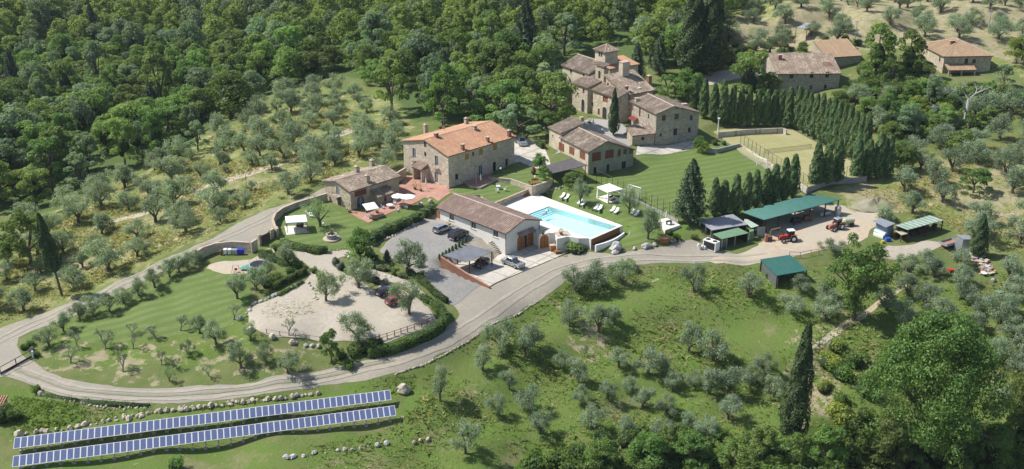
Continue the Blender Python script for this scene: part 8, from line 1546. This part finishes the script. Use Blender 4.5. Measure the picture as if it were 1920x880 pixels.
tufts('dry_grass', 'dry grass of the olive ground at the right', [(1600,360),(1690,300),(1960,220),(1960,480),(1840,470),(1790,430),(1680,400)], 5000, .32, mg2, 56); tufts('bank_grass', 'green grass on the strip between drive and solar panels', [(20,740),(90,752),(300,770),(480,755),(700,712),(780,700),(770,740),(600,738),(380,762),(200,790),(20,815)], 3500, .26, mg1, 57)
tufts('gravel_weeds', 'thin weeds growing through the left part of the gravel car park', [(490,585),(505,568),(545,560),(590,566),(585,590),(548,596),(500,598)], 420, .2, mg4, 58)
# ------------------------------------------------------------------ labels for every tree that has none yet
LM = [('the round stone well', 622, 446), ('the cream garden gazebo', 555, 425), ('the small stone cottage', 675, 360), ('the orange roofed stone house', 860, 290), ('the blue wheelie bins', 450, 470), ('the trampoline', 487, 500), ('the entrance bar gate', 30, 690), ('the lone trunked cypress', 110, 480), ('the thin grove pole', 463, 340),
      ('the bend of the upper road', 380, 455), ('the car park', 560, 600), ('the big tawny boulder', 757, 730), ('the solar rows', 400, 800), ('the meadow boulder line', 640, 850), ('the bleached dead tree', 843, 110), ('the villa', 1140, 150), ('the tall black conifer', 985, 80), ('the giant twin cypresses', 1313, 60), ('the pointed wood conifer', 178, 50),
      ('the purplish grey tree', 372, 260), ('the field shed', 1470, 500), ('the lone meadow cypress', 1490, 720), ('the huge oak', 1740, 720), ('the walnut tree', 1600, 520), ('the rubble heap', 1835, 498), ('the small grey hut', 1806, 455), ('the striped shed', 1720, 420), ('the square house', 1800, 110), ('the old stone house', 1510, 130), ('the tall power pole', 1855, 40), ('the pale leafless tree', 1812, 190),
      ('the gravel heap', 1640, 385), ('the twisted bare stump', 1095, 655), ('the hairpin road bend', 860, 640), ('the road boulder row', 1190, 465), ('the cooling unit', 1333, 462), ('the cypress avenue', 1560, 250), ('the grey lean-to roof', 1512, 50), ('the footpath', 1600, 610), ('the tiled hut', 5, 770), ('the small red car', 740, 565), ('the tennis court', 1460, 280), ('the bottom right corner', 1900, 870), ('the bottom edge centre', 960, 870), ('the top left corner', 10, 10), ('the top edge centre', 700, 5)]
desc = {'olive': 'grey green olive tree', 'young': 'slender olive tree', 'wood': 'green broadleaf tree', 'greyw': 'grey green broadleaf tree', 'bright': 'bright green broadleaf tree', 'yellow': 'yellow green tree', 'conifer': 'dark conifer', 'bare': 'bare pruned olive tree', 'shrub': 'green shrub', 'shrubw': 'white flowering shrub', 'shrubb': 'blue grey shrub', 'shruby': 'yellow green shrub', 'shrubd': 'dark green shrub'}
gname = {'olive': 'olive trees of the groves', 'young': 'olive trees of the groves', 'bare': 'bare pruned olive trees', 'shrub': 'green shrubs', 'shrubw': 'white flowering shrubs', 'shrubb': 'blue grey shrubs', 'shruby': 'yellow green shrubs', 'shrubd': 'dark green shrubs', 'wood': 'trees of the wood', 'greyw': 'trees of the wood', 'bright': 'trees of the wood', 'yellow': 'trees of the wood', 'conifer': 'trees of the wood'}
ordw = ['nearest', 'second nearest', 'third nearest', 'fourth nearest', 'fifth nearest', 'sixth nearest', 'seventh nearest', 'eighth nearest', 'ninth nearest', 'tenth nearest', 'eleventh nearest', 'twelfth nearest'] + ['%dth nearest' % k for k in range(13, 60)]
bins = {}
for T, k, (px, py), g in TREES:
    if 'label' in T.keys(): continue
    nm_, lx, ly = min(LM, key=lambda l: (l[1]-px)**2+(l[2]-py)**2); dx, dy = px-lx, py-ly
    rel = ('right of' if dx > 0 else 'left of') if abs(dx) > abs(dy) else ('below' if dy > 0 else 'above'); bins.setdefault((desc[k], rel, nm_), []).append((math.hypot(dx, dy), T, k))
for (d_, rel, nm_), L_ in bins.items():
    L_.sort(key=lambda q: q[0])
    for i, (dist, T, k) in enumerate(L_): T['label'] = f'{d_} {rel} {nm_}, {ordw[i]} to it'; T['group'] = gname[k]

for x, y, t, w_, l in ((905, 150, 60, 50, 'grey leafless twiggy tree in the woods above the villa side'), (735, 70, 25, 46, 'bare grey tree among the upper central woods'), (755, 85, 35, 40, 'second bare grey tree among the upper central woods'), (820, 190, 110, 50, 'leaning bare tree left of the bleached dead tree')): tree('dead', x, y, t, w_, l)

# ------------------------------------------------------------------ haze: one closed box of even, very thin air round the scene
zlo = float(HG.min())-1.0; mb = MB(); ex = 40
mb.add([(GX[0]-ex, GY[0]-ex, zlo), (GX[-1]+ex, GY[0]-ex, zlo), (GX[-1]+ex, GY[-1]+ex, zlo), (GX[0]-ex, GY[-1]+ex, zlo), (GX[0]-ex, GY[0]-ex, 90), (GX[-1]+ex, GY[0]-ex, 90), (GX[-1]+ex, GY[-1]+ex, 90), (GX[0]-ex, GY[-1]+ex, 90)], [(3, 2, 1, 0), (4, 5, 6, 7), (0, 1, 5, 4), (1, 2, 6, 5), (2, 3, 7, 6), (3, 0, 4, 7)])
mh = bpy.data.materials.new('haze'); mh.use_nodes = True; N = mh.node_tree.nodes; N.remove(N['Principled BSDF']); pv = N.new('ShaderNodeVolumePrincipled'); pv.inputs['Color'].default_value = (.78, .87, 1, 1); pv.inputs['Density'].default_value = .00006; mh.node_tree.links.new(pv.outputs[0], N['Material Output'].inputs['Volume'])
o = mb.build('haze', mh); tag(o, kind='stuff')
